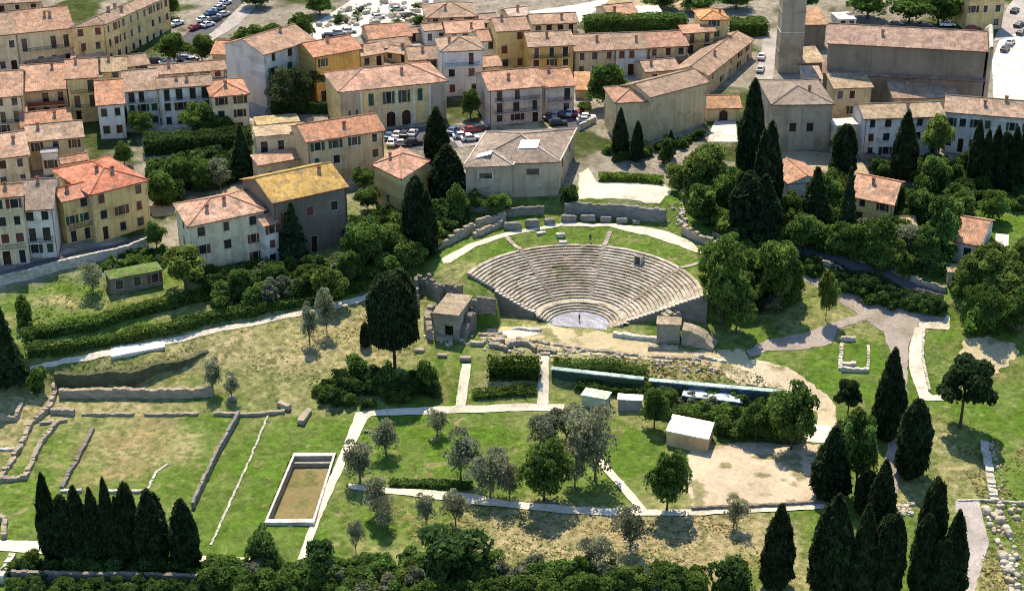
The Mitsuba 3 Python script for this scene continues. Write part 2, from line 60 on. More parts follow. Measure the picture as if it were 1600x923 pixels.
BUILDINGS = [
 ('house', 'house', 'narrow pale house with grey brown roof and balcony above the left street', (-106.51, 15.19), (-100.89, 16.16), (-2.82, 16.23), np.float64(6.91), 17.08, 'gable', 'greybrown', 'white', {'f': (3, 2), 'bal': [(1,)], 'seed': 1}),
 ('house_001', 'house', 'yellow house with a red hipped roof at the street bend on the left', (-95.2, 23.68), (-85.86, 31.34), (-10.78, 13.14), np.float64(6.63), 17.01, 'hip', 'red', 'yellow', {'f': (3, 3), 'r': (2, 3), 'ch': 2, 'seed': 2}),
 ('house_002', 'house', 'low yellow wing with red lean roof joined to the red hipped house', (-100.43, 22.14), (-95.74, 25.54), (-4.29, 5.94), np.float64(7.01), 16.14, 'gable', 'red', 'yellow', {'f': (3, 2), 'bal': [(2,)], 'seed': 3}),
 ('house_003', 'house', 'cream house with small orange roof cut by the left edge of the street row', (-110.9, 12.27), (-105.59, 13.58), (-1.54, 6.27), np.float64(6.72), 20.74, 'gable', 'orange', 'cream', {'f': (4, 2), 'bal': [(3,)], 'seed': 4}),
 ('house_004', 'house', 'cream house with pink roof and small windows, cut by the left edge mid height', (-121.77, 47.6), (-114.99, 50.32), (-5.6, 13.96), np.float64(8.28), 15.49, 'gable', 'pink', 'cream', {'f': (2, 2), 'seed': 5}),
 ('house_005', 'house', 'tan house with long brown roof behind the red hipped house', (-117.0, 57.77), (-106.06, 61.06), (-2.98, 9.92), np.float64(8.91), 15.69, 'gable', 'brown', 'tan', {'f': (2, 3), 'seed': 6}),
 ('house_006', 'house', 'low house with bright orange roof tucked below the balcony house', (-122.37, 71.86), (-112.33, 75.37), (-3.15, 9.03), np.float64(10.03), 13.98, 'gable', 'orange', 'cream', {'f': (1, 2), 'seed': 7}),
 ('house_007', 'house', 'small yellow house with an orange lean roof beside the red hipped roof', (-107.57, 49.19), (-102.99, 51.51), (-1.74, 3.44), np.float64(8.39), 13.9, 'gable', 'orange', 'yellow', {'f': (2, 1), 'seed': 8}),
 ('kiosk', 'kiosk', 'small pale flat block on the terrace left of the red hipped house', (-113.84, 55.37), (-110.6, 56.17), (-0.72, 2.91), np.float64(8.79), 13.78, 'flat', 'grey', 'white', {'f': (1, 1), 'seed': 9}),
 ('house_008', 'house', 'tan house with a long red brown balcony under its pink roof at the left', (-125.31, 84.49), (-115.74, 86.88), (-4.56, 18.29), np.float64(11.14), 18.27, 'gable', 'pink', 'tan', {'f': (2, 3), 'bal': [(0,)], 'seed': 10}),
 ('house_009', 'house', 'cream house with faded roof at the left edge next to the long balcony house', (-129.4, 75.6), (-123.31, 76.98), (-3.93, 17.34), np.float64(10.38), 19.8, 'gable', 'pink', 'cream', {'f': (3, 2), 'bal': [(1,)], 'seed': 11}),
 ('house_010', 'house', 'tall yellow house with two stacked balconies in the left block', (-114.28, 82.79), (-107.76, 84.24), (-2.93, 13.16), np.float64(11.11), 21.87, 'gable', 'orange', 'yellow', {'f': (3, 2), 'bal': [(1,), (0,)], 'seed': 12}),
 ('house_011', 'house', 'upper pink roofed house rising behind the two stacked balconies', (-121.78, 115.29), (-114.53, 116.92), (-2.55, 11.4), np.float64(12.95), 15.59, 'gable', 'pink', 'cream', {'f': (1, 2), 'seed': 13}),
 ('house_012', 'house', 'narrow white house with orange roof between the balcony house and the long white row', (-105.58, 74.02), (-100.0, 75.38), (-3.95, 16.26), np.float64(10.33), 18.51, 'gable', 'orange', 'white', {'f': (2, 2), 'seed': 14}),
 ('house_013', 'house', 'left half of the long white row above the garden, under a brown roof', (-100.63, 80.13), (-93.44, 82.01), (-3.69, 14.09), np.float64(10.79), 19.68, 'gable', 'brown', 'white', {'f': (3, 3), 'bal': [(0,)], 'seed': 15}),
 ('house_014', 'house', 'right half of the long white row above the garden, with a roof terrace', (-92.78, 79.85), (-81.35, 82.69), (-1.69, 6.79), np.float64(10.73), 20.53, 'gable', 'brown', 'white', {'f': (3, 4), 'bal': [(0,)], 'seed': 16, 'ch': 2}),
 ('house_015', 'house', 'pale house with a thin pink roof behind the long white row', (-100.01, 107.26), (-83.29, 111.97), (-1.86, 6.61), np.float64(12.85), 15.13, 'gable', 'pink', 'cream', {'f': (1, 5), 'seed': 17}),
 ('house_016', 'house', 'cream corner house with orange hipped roof at the right end of the white row', (-79.97, 75.22), (-72.27, 77.52), (-3.15, 10.54), np.float64(10.67), 20.07, 'hip', 'orange', 'cream', {'f': (3, 2), 'r': (3, 2), 'seed': 18}),
 ('apartment_house', 'house', 'large yellow corner house running back along the car lined street at top left', (-121.48, 118.02), (-114.23, 120.93), (10.64, 27.36), np.float64(13.1), 23.94, 'hip', 'brown', 'yellow', {'f': (3, 2), 'r': (3, 9), 'seed': 19, 'ch': 3}),
 ('house_017', 'house', 'long cream house with bright orange roof at the top left', (-135.27, 116.89), (-122.63, 122.08), (-6.96, 16.95), np.float64(12.95), 22.8, 'gable', 'orange', 'cream', {'f': (2, 4), 'bal': [(0,)], 'ch': 2, 'seed': 20}),
 ('house_018', 'house', 'cream house with brown roof at the top left edge', (-140.33, 114.24), (-135.15, 116.51), (-6.95, 15.9), np.float64(12.78), 22.91, 'gable', 'brown', 'cream', {'f': (2, 2), 'seed': 21}),
 ('house_019', 'house', 'house with dull brown roof in the top left corner behind the orange roof', (-154.15, 160.45), (-142.29, 163.14), (-1.85, 8.14), np.float64(15.07), 18.64, 'gable', 'brown', 'tan', {'f': (1, 3), 'seed': 22}),
 ('house_020', 'house', 'small lone house with orange roof among trees beside the car street', (-87.28, 117.05), (-78.51, 115.95), (1.29, 10.27), np.float64(13.56), 17.52, 'gable', 'orange', 'tan', {'f': (1, 2), 'seed': 23}),
 ('house_021', 'house', 'tall grey white house with pink gable roof behind the round holm oak', (-70.16, 90.66), (-59.95, 102.79), (-10.46, 8.8), np.float64(12.19), 25.24, 'gable', 'pink', 'grey', {'f': (4, 3), 'ch': 1, 'seed': 24}),
 ('house_022', 'house', 'ochre house with orange roof right of the tall grey white house', (-58.69, 92.37), (-48.53, 99.14), (-6.0, 9.0), np.float64(12.56), 24.12, 'gable', 'orange', 'ochre', {'f': (3, 3), 'seed': 25}),
 ('palazzo', 'palazzo', 'yellow palazzo with broad pink hipped roof and two arched doors on the square', (-51.09, 73.17), (-27.57, 81.14), (-4.58, 13.53), np.float64(11.7), 21.93, 'hip', 'pinkbright', 'yellow', {'fc': 'palazzo', 'r': (2, 2), 'ch': 1, 'seed': 26}),
 ('house_023', 'house', 'small yellow house with brown roof peeping over the palazzo roof', (-37.11, 104.27), (-29.62, 105.86), (-2.03, 9.61), np.float64(13.32), 19.74, 'gable', 'brown', 'yellow', {'f': (2, 2), 'seed': 27}),
 ('house_024', 'house', 'white three storey house with hipped roof right behind the palazzo', (-29.14, 96.14), (-19.54, 97.72), (-1.71, 10.43), np.float64(13.06), 24.38, 'hip', 'brown', 'white', {'f': (3, 2), 'bal': [(0,)], 'seed': 28}),
 ('house_025', 'house', 'pink house with brown balconies on the far side of the square', (-17.62, 76.11), (-5.48, 79.38), (-3.33, 12.35), np.float64(12.8), 21.28, 'gable', 'orange', 'pink', {'f': (3, 3), 'bal': [(0,), (1,)], 'seed': 29}),
 ('house_026', 'house', 'pale pink house with bright orange roof beside the brown balconies house', (-4.98, 82.47), (1.66, 83.9), (-2.63, 12.18), np.float64(12.92), 19.99, 'gable', 'orange', 'pinkpale', {'f': (2, 2), 'bal': [(0,)], 'seed': 30}),
 ('house_027', 'house', 'long tan house with orange roof in front of the square', (-55.4, 47.58), (-40.01, 54.83), (-4.6, 9.78), np.float64(9.01), 19.33, 'gable', 'orange', 'tan', {'f': (3, 4), 'ch': 1, 'seed': 31}),
 ('lean_to', 'lean-to', 'low tan lean-to with pale orange roof against the long tan house', (-65.87, 48.05), (-46.48, 59.09), (-1.98, 3.48), np.float64(8.69), 13.89, 'shed', 'pink', 'tan', {'f': (1, 5), 'seed': 32}),
 ('house_028', 'house', 'flat roofed cream house with loggia terrace left of the long tan house', (-67.15, 54.17), (-57.07, 56.62), (-1.51, 6.22), np.float64(9.25), 17.98, 'flat', 'tan', 'cream', {'f': (2, 3), 'bal': [(0,), (1,)], 'seed': 33}),
 ('house_029', 'house', 'upper storey block with yellow terrace roof on the flat roofed house', (-70.31, 75.66), (-61.05, 78.32), (-1.54, 5.38), np.float64(10.97), 13.11, 'flat', 'yellowpale', 'cream', {'f': (1, 2), 'seed': 34}),
 ('barn', 'barn', 'tall dark stone barn with a yellow lichen covered roof', (-58.54, 17.52), (-45.29, 25.98), (-7.84, 12.28), np.float64(5.05), 17.73, 'gable', 'lichen', 'darkstone', {'f': (2, 3), 'sparse': 0.5, 'l': (1, 1), 'seed': 35}),
 ('house_030', 'house', 'pale stone house with pink hipped roof above the garden slope, three rows of windows', (-73.73, 10.69), (-60.69, 18.71), (-4.64, 11.0), np.float64(4.46), 15.65, 'hip', 'pinkbright', 'paleyellow', {'f': (3, 3), 'l': (3, 1), 'ch': 2, 'seed': 36}),
 ('house_031', 'house', 'narrow white side wing between the pink hipped house and the stone barn', (-60.25, 15.56), (-57.88, 17.16), (-2.94, 4.35), np.float64(4.83), 13.74, 'gable', 'pink', 'white', {'f': (3, 1), 'seed': 37}),
 ('tower_house', 'house', 'tall windowless yellow house with mottled pink roof in front of the museum cypresses', (-41.05, 40.77), (-34.9, 33.07), (4.95, 9.96), np.float64(8.54), 16.76, 'hip', 'mottled', 'yellow', {'f': (2, 1), 'sparse': 0.6, 'r': (2, 1), 'seed': 38}),
 ('museum', 'museum', 'grey brown museum building with hipped brown roof and white skylight above the theatre', (-21.73, 38.12), (-3.13, 39.98), (3.96, 19.37), np.float64(9.32), 17.75, 'hip', 'museum', 'museumwall', {'fc': 'museum', 'r': (2, 2), 'rfc': 'museum', 'pitch': 15, 'seed': 39, 'ch': 0}),
 ('church', 'church', 'long windowless tan church flank beside the white paved terrace', (17.8, 68.04), (31.49, 78.65), (-5.92, 7.65), np.float64(12.01), 22.42, 'gable', 'brown', 'tanwarm', {'f': (2, 4), 'sparse': 0.8, 'seed': 40}),
 ('church_apse', 'church', 'low tan apse with faded hipped roof at the left end of the windowless church', (10.34, 67.5), (17.9, 68.84), (-1.86, 10.49), np.float64(12.05), 21.27, 'hip', 'mottled', 'tanwarm', {'seed': 41}),
 ('house_032', 'house', 'brown roofed house stepping up the street right of the tan church', (33.79, 96.31), (48.44, 125.96), (-7.67, 3.79), np.float64(13.17), 18.55, 'gable', 'brown', 'tan', {'f': (2, 5), 'seed': 42}),
 ('house_033', 'house', 'tan house with patched pink roof starting the row below the clipped hedge', (2.71, 109.74), (12.8, 111.37), (-2.01, 12.4), np.float64(13.54), 20.35, 'gable', 'pink', 'tan', {'f': (2, 3), 'seed': 43}),
 ('house_034', 'house', 'middle house of the row below the clipped hedge, with brown roof', (12.94, 111.04), (20.69, 112.13), (-1.72, 12.21), np.float64(13.62), 20.45, 'gable', 'brown', 'grey', {'f': (2, 3), 'seed': 44}),
 ('house_035', 'house', 'tan house with mottled red roof ending the row below the clipped hedge', (21.12, 113.45), (30.73, 115.12), (-1.99, 11.5), np.float64(13.69), 20.22, 'gable', 'mottled', 'tan', {'f': (2, 3), 'seed': 45}),
 ('house_036', 'house', 'ochre house with brown roof left of the row below the clipped hedge', (-8.41, 106.51), (2.31, 108.14), (-1.64, 10.8), np.float64(13.42), 22.42, 'gable', 'brown', 'ochre', {'f': (3, 3), 'bal': [(0,)], 'seed': 46}),
 ('house_037', 'house', 'yellow house with brown roof standing left of the ochre house', (-16.21, 115.23), (-8.48, 116.94), (-2.22, 10.02), np.float64(13.63), 23.76, 'gable', 'pink', 'yellow', {'f': (3, 2), 'seed': 47}),
 ('tower_house_001', 'house', 'slim yellow tower house with bright orange roof near the top centre', (34.96, 124.04), (41.78, 124.64), (-0.78, 8.88), np.float64(13.93), 24.22, 'hip', 'orangebright', 'yellow', {'f': (4, 1), 'seed': 48}),
 ('house_038', 'house', 'balconied house with orange terrace roof leaning on the slim tower house', (30.28, 119.47), (38.13, 121.2), (-0.83, 3.78), np.float64(13.81), 22.06, 'shed', 'orange', 'yellow', {'f': (3, 2), 'bal': [(0,), (1,)], 'seed': 49}),
 ('gatehouse', 'house', 'small tan portal house with orange roof and arched doorway on the white terrace', (31.95, 79.73), (39.6, 80.18), (-0.5, 8.4), np.float64(12.63), 15.85, 'gable', 'orangebright', 'tanwarm', {'fc': 'portal', 'seed': 50}),
 ('shed', 'shed', 'tiny shed with bright orange roof beside the dark tree', (2.72, 94.79), (5.75, 94.79), (-0.0, 8.11), np.float64(13.19), 15.41, 'shed', 'orangebright', 'cream', {'seed': 51}),
 ('house_039', 'house', 'small white house with pink roof in the cluster behind the palazzo', (-35.04, 133.74), (-29.66, 135.54), (-1.68, 5.01), np.float64(14.6), 18.68, 'gable', 'pink', 'white', {'f': (1, 2), 'seed': 52}),
 ('house_040', 'house', 'low house with vivid orange roof below the pale clearing', (-49.11, 131.43), (-38.75, 134.38), (-3.09, 10.87), np.float64(14.59), 17.14, 'gable', 'orange', 'tan', {'f': (1, 3), 'seed': 53}),
 ('house_041', 'house', 'low tan house with brown roof right of the ochre house', (-47.41, 122.28), (-38.45, 126.25), (-2.77, 6.25), np.float64(14.13), 17.13, 'gable', 'brown', 'tan', {'f': (1, 2), 'seed': 54}),
 ('house_042', 'house', 'house with broad brown hipped roof at the top edge right of the pale clearing', (-34.69, 140.98), (-21.84, 142.86), (-1.83, 12.54), np.float64(14.9), 20.06, 'hip', 'brown', 'tan', {'f': (2, 3), 'seed': 55}),
 ('house_043', 'house', 'two storey white house with pink roof below the broad brown hipped roof', (-29.16, 130.89), (-19.67, 132.67), (-1.76, 9.38), np.float64(14.41), 18.81, 'gable', 'pink', 'white', {'f': (2, 3), 'seed': 56}),
 ('house_044', 'house', 'narrow white house with pink roof left of the yellow house', (-20.23, 118.45), (-15.94, 119.58), (-2.16, 8.19), np.float64(13.79), 20.39, 'gable', 'pink', 'white', {'f': (2, 1), 'seed': 57}),
 ('house_045', 'house', 'pale low house in the cluttered yard at the top centre', (-7.2, 142.39), (4.65, 144.25), (-1.26, 8.04), np.float64(14.84), 17.95, 'gable', 'pink', 'cream', {'f': (1, 4), 'seed': 58}),
 ('house_046', 'house', 'house with orange roof behind the clipped hedge at the top', (14.01, 151.01), (21.57, 153.57), (-3.59, 10.57), np.float64(15.2), 17.31, 'gable', 'orange', 'cream', {'f': (1, 2), 'seed': 59}),
 ('pavilion', 'pavilion', 'flat white pavilion behind the clipped hedge at the top', (21.85, 152.82), (28.1, 153.47), (-0.85, 8.21), np.float64(15.22), 17.69, 'flat', 'white', 'white', {'f': (1, 2), 'seed': 60}),
 ('cathedral', 'cathedral', 'large stone cathedral with long brown nave roof, dark clerestory wall and square bell tower', (60.56, 90.28), (95.11, 83.6), (2.7, 13.99), np.float64(13.26), 28.1, 'gable', 'church', 'darkstone', {'part': 'nave', 'seed': 61}),
 ('cathedral', 'cathedral', None, (59.73, 89.09), (95.16, 82.75), (0.86, 4.8), np.float64(13.18), 21.27, 'shed', 'church', 'darkstone', {'part': 'aisle', 'seed': 62}),
 ('cathedral', 'cathedral', None, (60.54, 130.71), (67.85, 131.31), (-0.7, 8.48), np.float64(14.3), 21.04, 'shed', 'orangebright', 'darkstone', {'part': 'choir', 'seed': 63}),
 ('cathedral', 'cathedral', None, (58.31, 113.6), (64.67, 114.68), (-1.3, 7.68), np.float64(13.8), 16.1, 'shed', 'tan', 'darkstone', {'part': 'chapel', 'seed': 64}),
 ('house_047', 'house', 'small house with a pale pink roof below the bell tower', (57.93, 102.45), (61.94, 102.45), (-0.0, 6.15), np.float64(13.58), 15.51, 'shed', 'pinkpale', 'tan', {'seed': 66}),
 ('house_048', 'house', 'square stone house with pyramid roof and two windows right of the tall cypresses', (44.16, 63.53), (57.18, 63.96), (-0.57, 16.92), np.float64(11.24), 22.15, 'hip', 'greybrown', 'stone', {'fc': 'pyramid', 'pitch': 16, 'seed': 67}),
 ('house_049', 'house', 'tan block with lean roof right of the pyramid roofed house', (61.02, 81.01), (69.52, 81.96), (-0.71, 6.34), np.float64(12.8), 20.15, 'shed', 'tan', 'tan', {'f': (2, 3), 'sparse': 0.4, 'seed': 68}),
 ('house_050', 'house', 'small grey flat block with one dark opening in the cathedral cluster', (71.48, 90.3), (76.51, 90.79), (-0.61, 6.23), np.float64(13.41), 19.03, 'flat', 'tan', 'stone', {'fc': 'one', 'seed': 69}),
 ('house_051', 'house', 'wide patched brown roof house against the cathedral aisle', (74.39, 79.91), (89.05, 80.84), (-1.17, 18.46), np.float64(12.72), 18.23, 'gable', 'brown', 'stone', {'f': (1, 4), 'sparse': 0.5, 'seed': 70}),
 ('house_052', 'house', 'white grey house with tan roof and three rows of windows below the cathedral', (63.61, 59.7), (81.0, 61.4), (-0.88, 8.96), np.float64(10.86), 20.25, 'gable', 'tan', 'whitegrey', {'f': (3, 5), 'sparse': 0.15, 'seed': 71}),
 ('house_053', 'house', 'long white grey house with pink brown roof at the right edge below the cathedral', (82.23, 64.66), (99.85, 59.94), (2.78, 10.37), np.float64(10.97), 20.17, 'gable', 'brown', 'whitegrey', {'f': (2, 7), 'sparse': 0.2, 'ch': 2, 'seed': 72}),
 ('house_054', 'house', 'low pink white annex with flat roof left of the white grey house', (57.74, 61.92), (64.4, 63.19), (-0.77, 4.06), np.float64(11.23), 17.73, 'flat', 'white', 'pinkpale', {'f': (2, 2), 'seed': 73}),
 ('house_055', 'house', 'grey house with orange roof behind the conifer beside the pale road', (44.04, 36.79), (51.29, 38.61), (-2.43, 9.7), np.float64(8.29), 14.21, 'gable_d', 'orange', 'grey', {'f': (2, 2), 'seed': 74}),
 ('house_056', 'house', 'yellow house with bright orange roof among trees below the white grey house', (56.14, 32.55), (63.45, 28.05), (4.91, 12.37), np.float64(7.77), 13.09, 'gable', 'orange', 'yellow', {'f': (2, 2), 'ch': 1, 'r': (1, 2), 'seed': 75}),
 ('outbuilding', 'shed', 'long outbuilding with red orange roof near the right edge', (73.14, 16.38), (77.53, 14.19), (6.0, 12.54), np.float64(6.11), 10.18, 'gable', 'orange', 'whitegrey', {'f': (1, 1), 'seed': 76}),
 ('shed_001', 'shed', 'small white flat shed right of the red orange outbuilding', (81.77, 17.66), (83.84, 17.04), (1.73, 5.73), np.float64(6.08), 8.54, 'flat', 'white', 'white', {'f': (1, 1), 'seed': 77}),
 ('apartment_house_001', 'house', 'yellow villa at the top edge right of the dark park trees', (107.81, 145.76), (117.76, 147.09), (-2.37, 17.69), np.float64(15.27), 26.31, 'hip', 'brown', 'yellow', {'f': (3, 3), 'r': (3, 3), 'seed': 78}),
 ('hut', 'shed', 'tiny tan garden hut among trees left of the red orange outbuilding', (64.75, 25.83), (67.81, 25.83), (-0.0, 4.74), np.float64(7.23), 9.45, 'gable', 'tan', 'tan', {'f': (1, 1), 'seed': 79}),
 ('canopy', 'canopy', 'small white flat canopy roof behind the cathedral choir', (74.79, 149.34), (79.53, 149.97), (-0.9, 6.75), np.float64(15.31), 17.24, 'flat', 'white', 'whitegrey', {'f': (1, 2), 'seed': 80}),
 ('garden_shed', 'shed', 'low flat garden shed with dark front below the vine plot', (-88.06, 4.33), (-79.2, 8.71), (-1.77, 3.59), np.float64(4.19), 7.38, 'flat', 'moss', 'darkstone', {'f': (1, 3), 'seed': 81}),
 ('container', 'container', 'white container with tan sides on the edge of the sand court', (13.33, -36.2), (19.88, -38.94), (1.56, 5.33), np.float64(-4.56), -1.84, 'flat', 'white', 'tan', {'seed': 82, 'plain': 1}),
 ('container_001', 'container', 'pale green flat container among shrubs above the sand court', (-0.4, -23.21), (3.77, -24.83), (0.95, 2.44), np.float64(-4.31), -2.14, 'flat', 'palegreen', 'palegreen', {'seed': 83, 'plain': 1}),
 ('container_002', 'container', 'grey container behind the small round tree above the sand court', (5.89, -24.71), (9.97, -25.17), (0.21, 1.85), np.float64(-4.37), -2.2, 'flat', 'white', 'lavender', {'seed': 84, 'plain': 1}),
 ('stage_shed', 'shed', 'long narrow shed with pale teal roof edge left of the gap, below the theatre', (-5.51, -16.19), (10.41, -20.05), (0.19, 0.78), np.float64(-2.21), -0.79, 'flat', 'teal', 'darkgreen', {'seed': 85, 'plain': 1}),
 ('stage_shed_001', 'shed', 'longer narrow shed with pale teal roof edge right of the gap, below the theatre', (11.69, -19.81), (35.16, -24.27), (0.15, 0.79), np.float64(-2.84), -1.18, 'flat', 'teal', 'bluegrey', {'seed': 86, 'plain': 1}),
 ('panel_store', 'shed', 'low pale blue panel store in front of the longer teal shed', (17.27, -23.31), (27.23, -25.83), (0.59, 2.33), np.float64(-3.62), -2.21, 'flat', 'paleblue', 'bluegrey', {'seed': 87, 'plain': 1}),
 ('guard_hut', 'hut', 'small grey gate hut at the end of the walled lane on the right', (70.02, 7.07), (72.61, 6.78), (0.39, 3.41), np.float64(4.78), 7.72, 'flat', 'tan', 'stone', {'f': (1, 1), 'seed': 88}),
 ('ruin_tower', 'ruin', 'roofed square stone ruin at the left wing of the theatre', (-27.0, -5.16), (-22.4, -6.23), (2.38, 8.22), np.float64(0.18), 5.03, 'flat', 'ruinroof', 'ruin', {'fc': 'ruin', 'plain': 1, 'seed': 90}),
 ('ruin_block', 'ruin', 'dark square stone ruin at the right wing of the theatre', (13.86, -7.45), (18.0, -7.98), (0.37, 2.92), np.float64(0.02), 3.94, 'flat', 'ruinroof', 'ruin', {'plain': 1, 'seed': 91}),
 ('platform', 'platform', 'low white rectangular platform beside the upper left path', (-84.25, -14.07), (-75.71, -10.29), (-1.1, 4.4), np.float64(0.16), 0.68, 'flat', 'white', 'white', {'plain': 1, 'seed': 92}),
 ('house_057', 'house', 'tiny pink roofed house left of the small white house in the cluster behind the palazzo', (-39.21, 136.63), (-35.28, 137.84), (-1.3, 4.26), np.float64(14.78), 17.17, 'gable', 'pink', 'tan', {'f': (1, 2), 'seed': 93}),
 ('house_058', 'house', 'small brown roofed house at the left of the yellow house, near the top', (-20.64, 141.28), (-16.29, 142.52), (-2.01, 7.08), np.float64(14.81), 18.6, 'gable', 'brown', 'white', {'f': (2, 2), 'seed': 94}),
 ('house_059', 'house', 'low pinkish house left of the pale low house in the cluttered yard', (-12.93, 148.69), (-7.79, 150.6), (-2.75, 7.4), np.float64(15.15), 17.94, 'gable', 'pinkpale', 'cream', {'f': (1, 2), 'seed': 95}),
 ('house_060', 'house', 'low roof with faded tiles beside the vivid orange roof', (-44.26, 142.16), (-39.62, 143.38), (-1.15, 4.35), np.float64(15.08), 16.64, 'gable', 'pinkpale', 'tan', {'f': (1, 2), 'seed': 96}),
 ('house_061', 'house', 'small house with pink roof between the ochre house and the palazzo back', (-50.19, 115.31), (-44.56, 118.61), (-4.16, 7.11), np.float64(13.77), 17.39, 'gable', 'pink', 'cream', {'f': (1, 2), 'seed': 97}),
 ('house_062', 'house', 'low brown roofed house between the palazzo and the white three storey house', (-44.89, 122.75), (-38.23, 119.41), (2.2, 4.38), np.float64(14.15), 16.49, 'gable', 'brown', 'tan', {'f': (1, 2), 'seed': 98}),
 ('annex', 'house', 'flat tan annex under the ochre house roof, above the pale pink house', (-4.79, 107.91), (2.13, 109.5), (-1.29, 5.62), np.float64(13.46), 17.03, 'flat', 'tan', 'ochre', {'f': (1, 3), 'seed': 99}),
 ('house_063', 'house', 'small tan house with brown roof squeezed behind the long balcony house', (-133.87, 116.88), (-124.84, 119.06), (-2.21, 9.13), np.float64(12.95), 15.27, 'gable', 'brown', 'tan', {'f': (1, 3), 'seed': 101}),
 ('house_064', 'house', 'pale house with pink roof above the kiosk terrace at the left', (-129.08, 77.7), (-123.63, 79.04), (-2.02, 8.21), np.float64(10.56), 13.94, 'gable', 'pink', 'cream', {'f': (1, 2), 'seed': 102}),
 ('house_065', 'house', 'narrow cream house filling the gap right of the two stacked balconies', (-111.27, 102.96), (-105.95, 104.0), (-1.99, 10.28), np.float64(12.45), 17.27, 'gable', 'tan', 'cream', {'f': (2, 1), 'seed': 103}),
 ('house_066', 'house', 'low brown roofed house in front of the large yellow corner house', (-112.46, 112.48), (-103.23, 116.76), (-3.58, 7.71), np.float64(13.0), 14.97, 'gable', 'brown', 'cream', {'f': (1, 3), 'seed': 104}),
 ('house_067', 'house', 'small tan roofed house left of the white three storey house, lower', (-34.94, 102.46), (-28.08, 104.51), (-2.01, 6.73), np.float64(13.26), 16.47, 'gable', 'tan', 'tan', {'f': (1, 2), 'seed': 105}),
 ('house_068', 'house', 'cream house with pink roof right of the white three storey house', (-19.2, 102.29), (-15.36, 103.33), (-1.97, 7.26), np.float64(13.31), 18.75, 'gable', 'pink', 'cream', {'f': (2, 1), 'seed': 106}),
 ('house_069', 'house', 'low brown roofed house behind the windowless church', (19.79, 102.91), (27.69, 104.98), (-2.03, 7.76), np.float64(13.43), 17.29, 'gable', 'brown', 'tan', {'f': (1, 2), 'seed': 107}),
 ('house_070', 'house', 'small red roofed house between the long row and the brown stepped house', (23.69, 112.51), (31.1, 114.13), (-1.37, 6.27), np.float64(13.65), 16.93, 'gable', 'red', 'cream', {'f': (1, 2), 'seed': 108}),
]
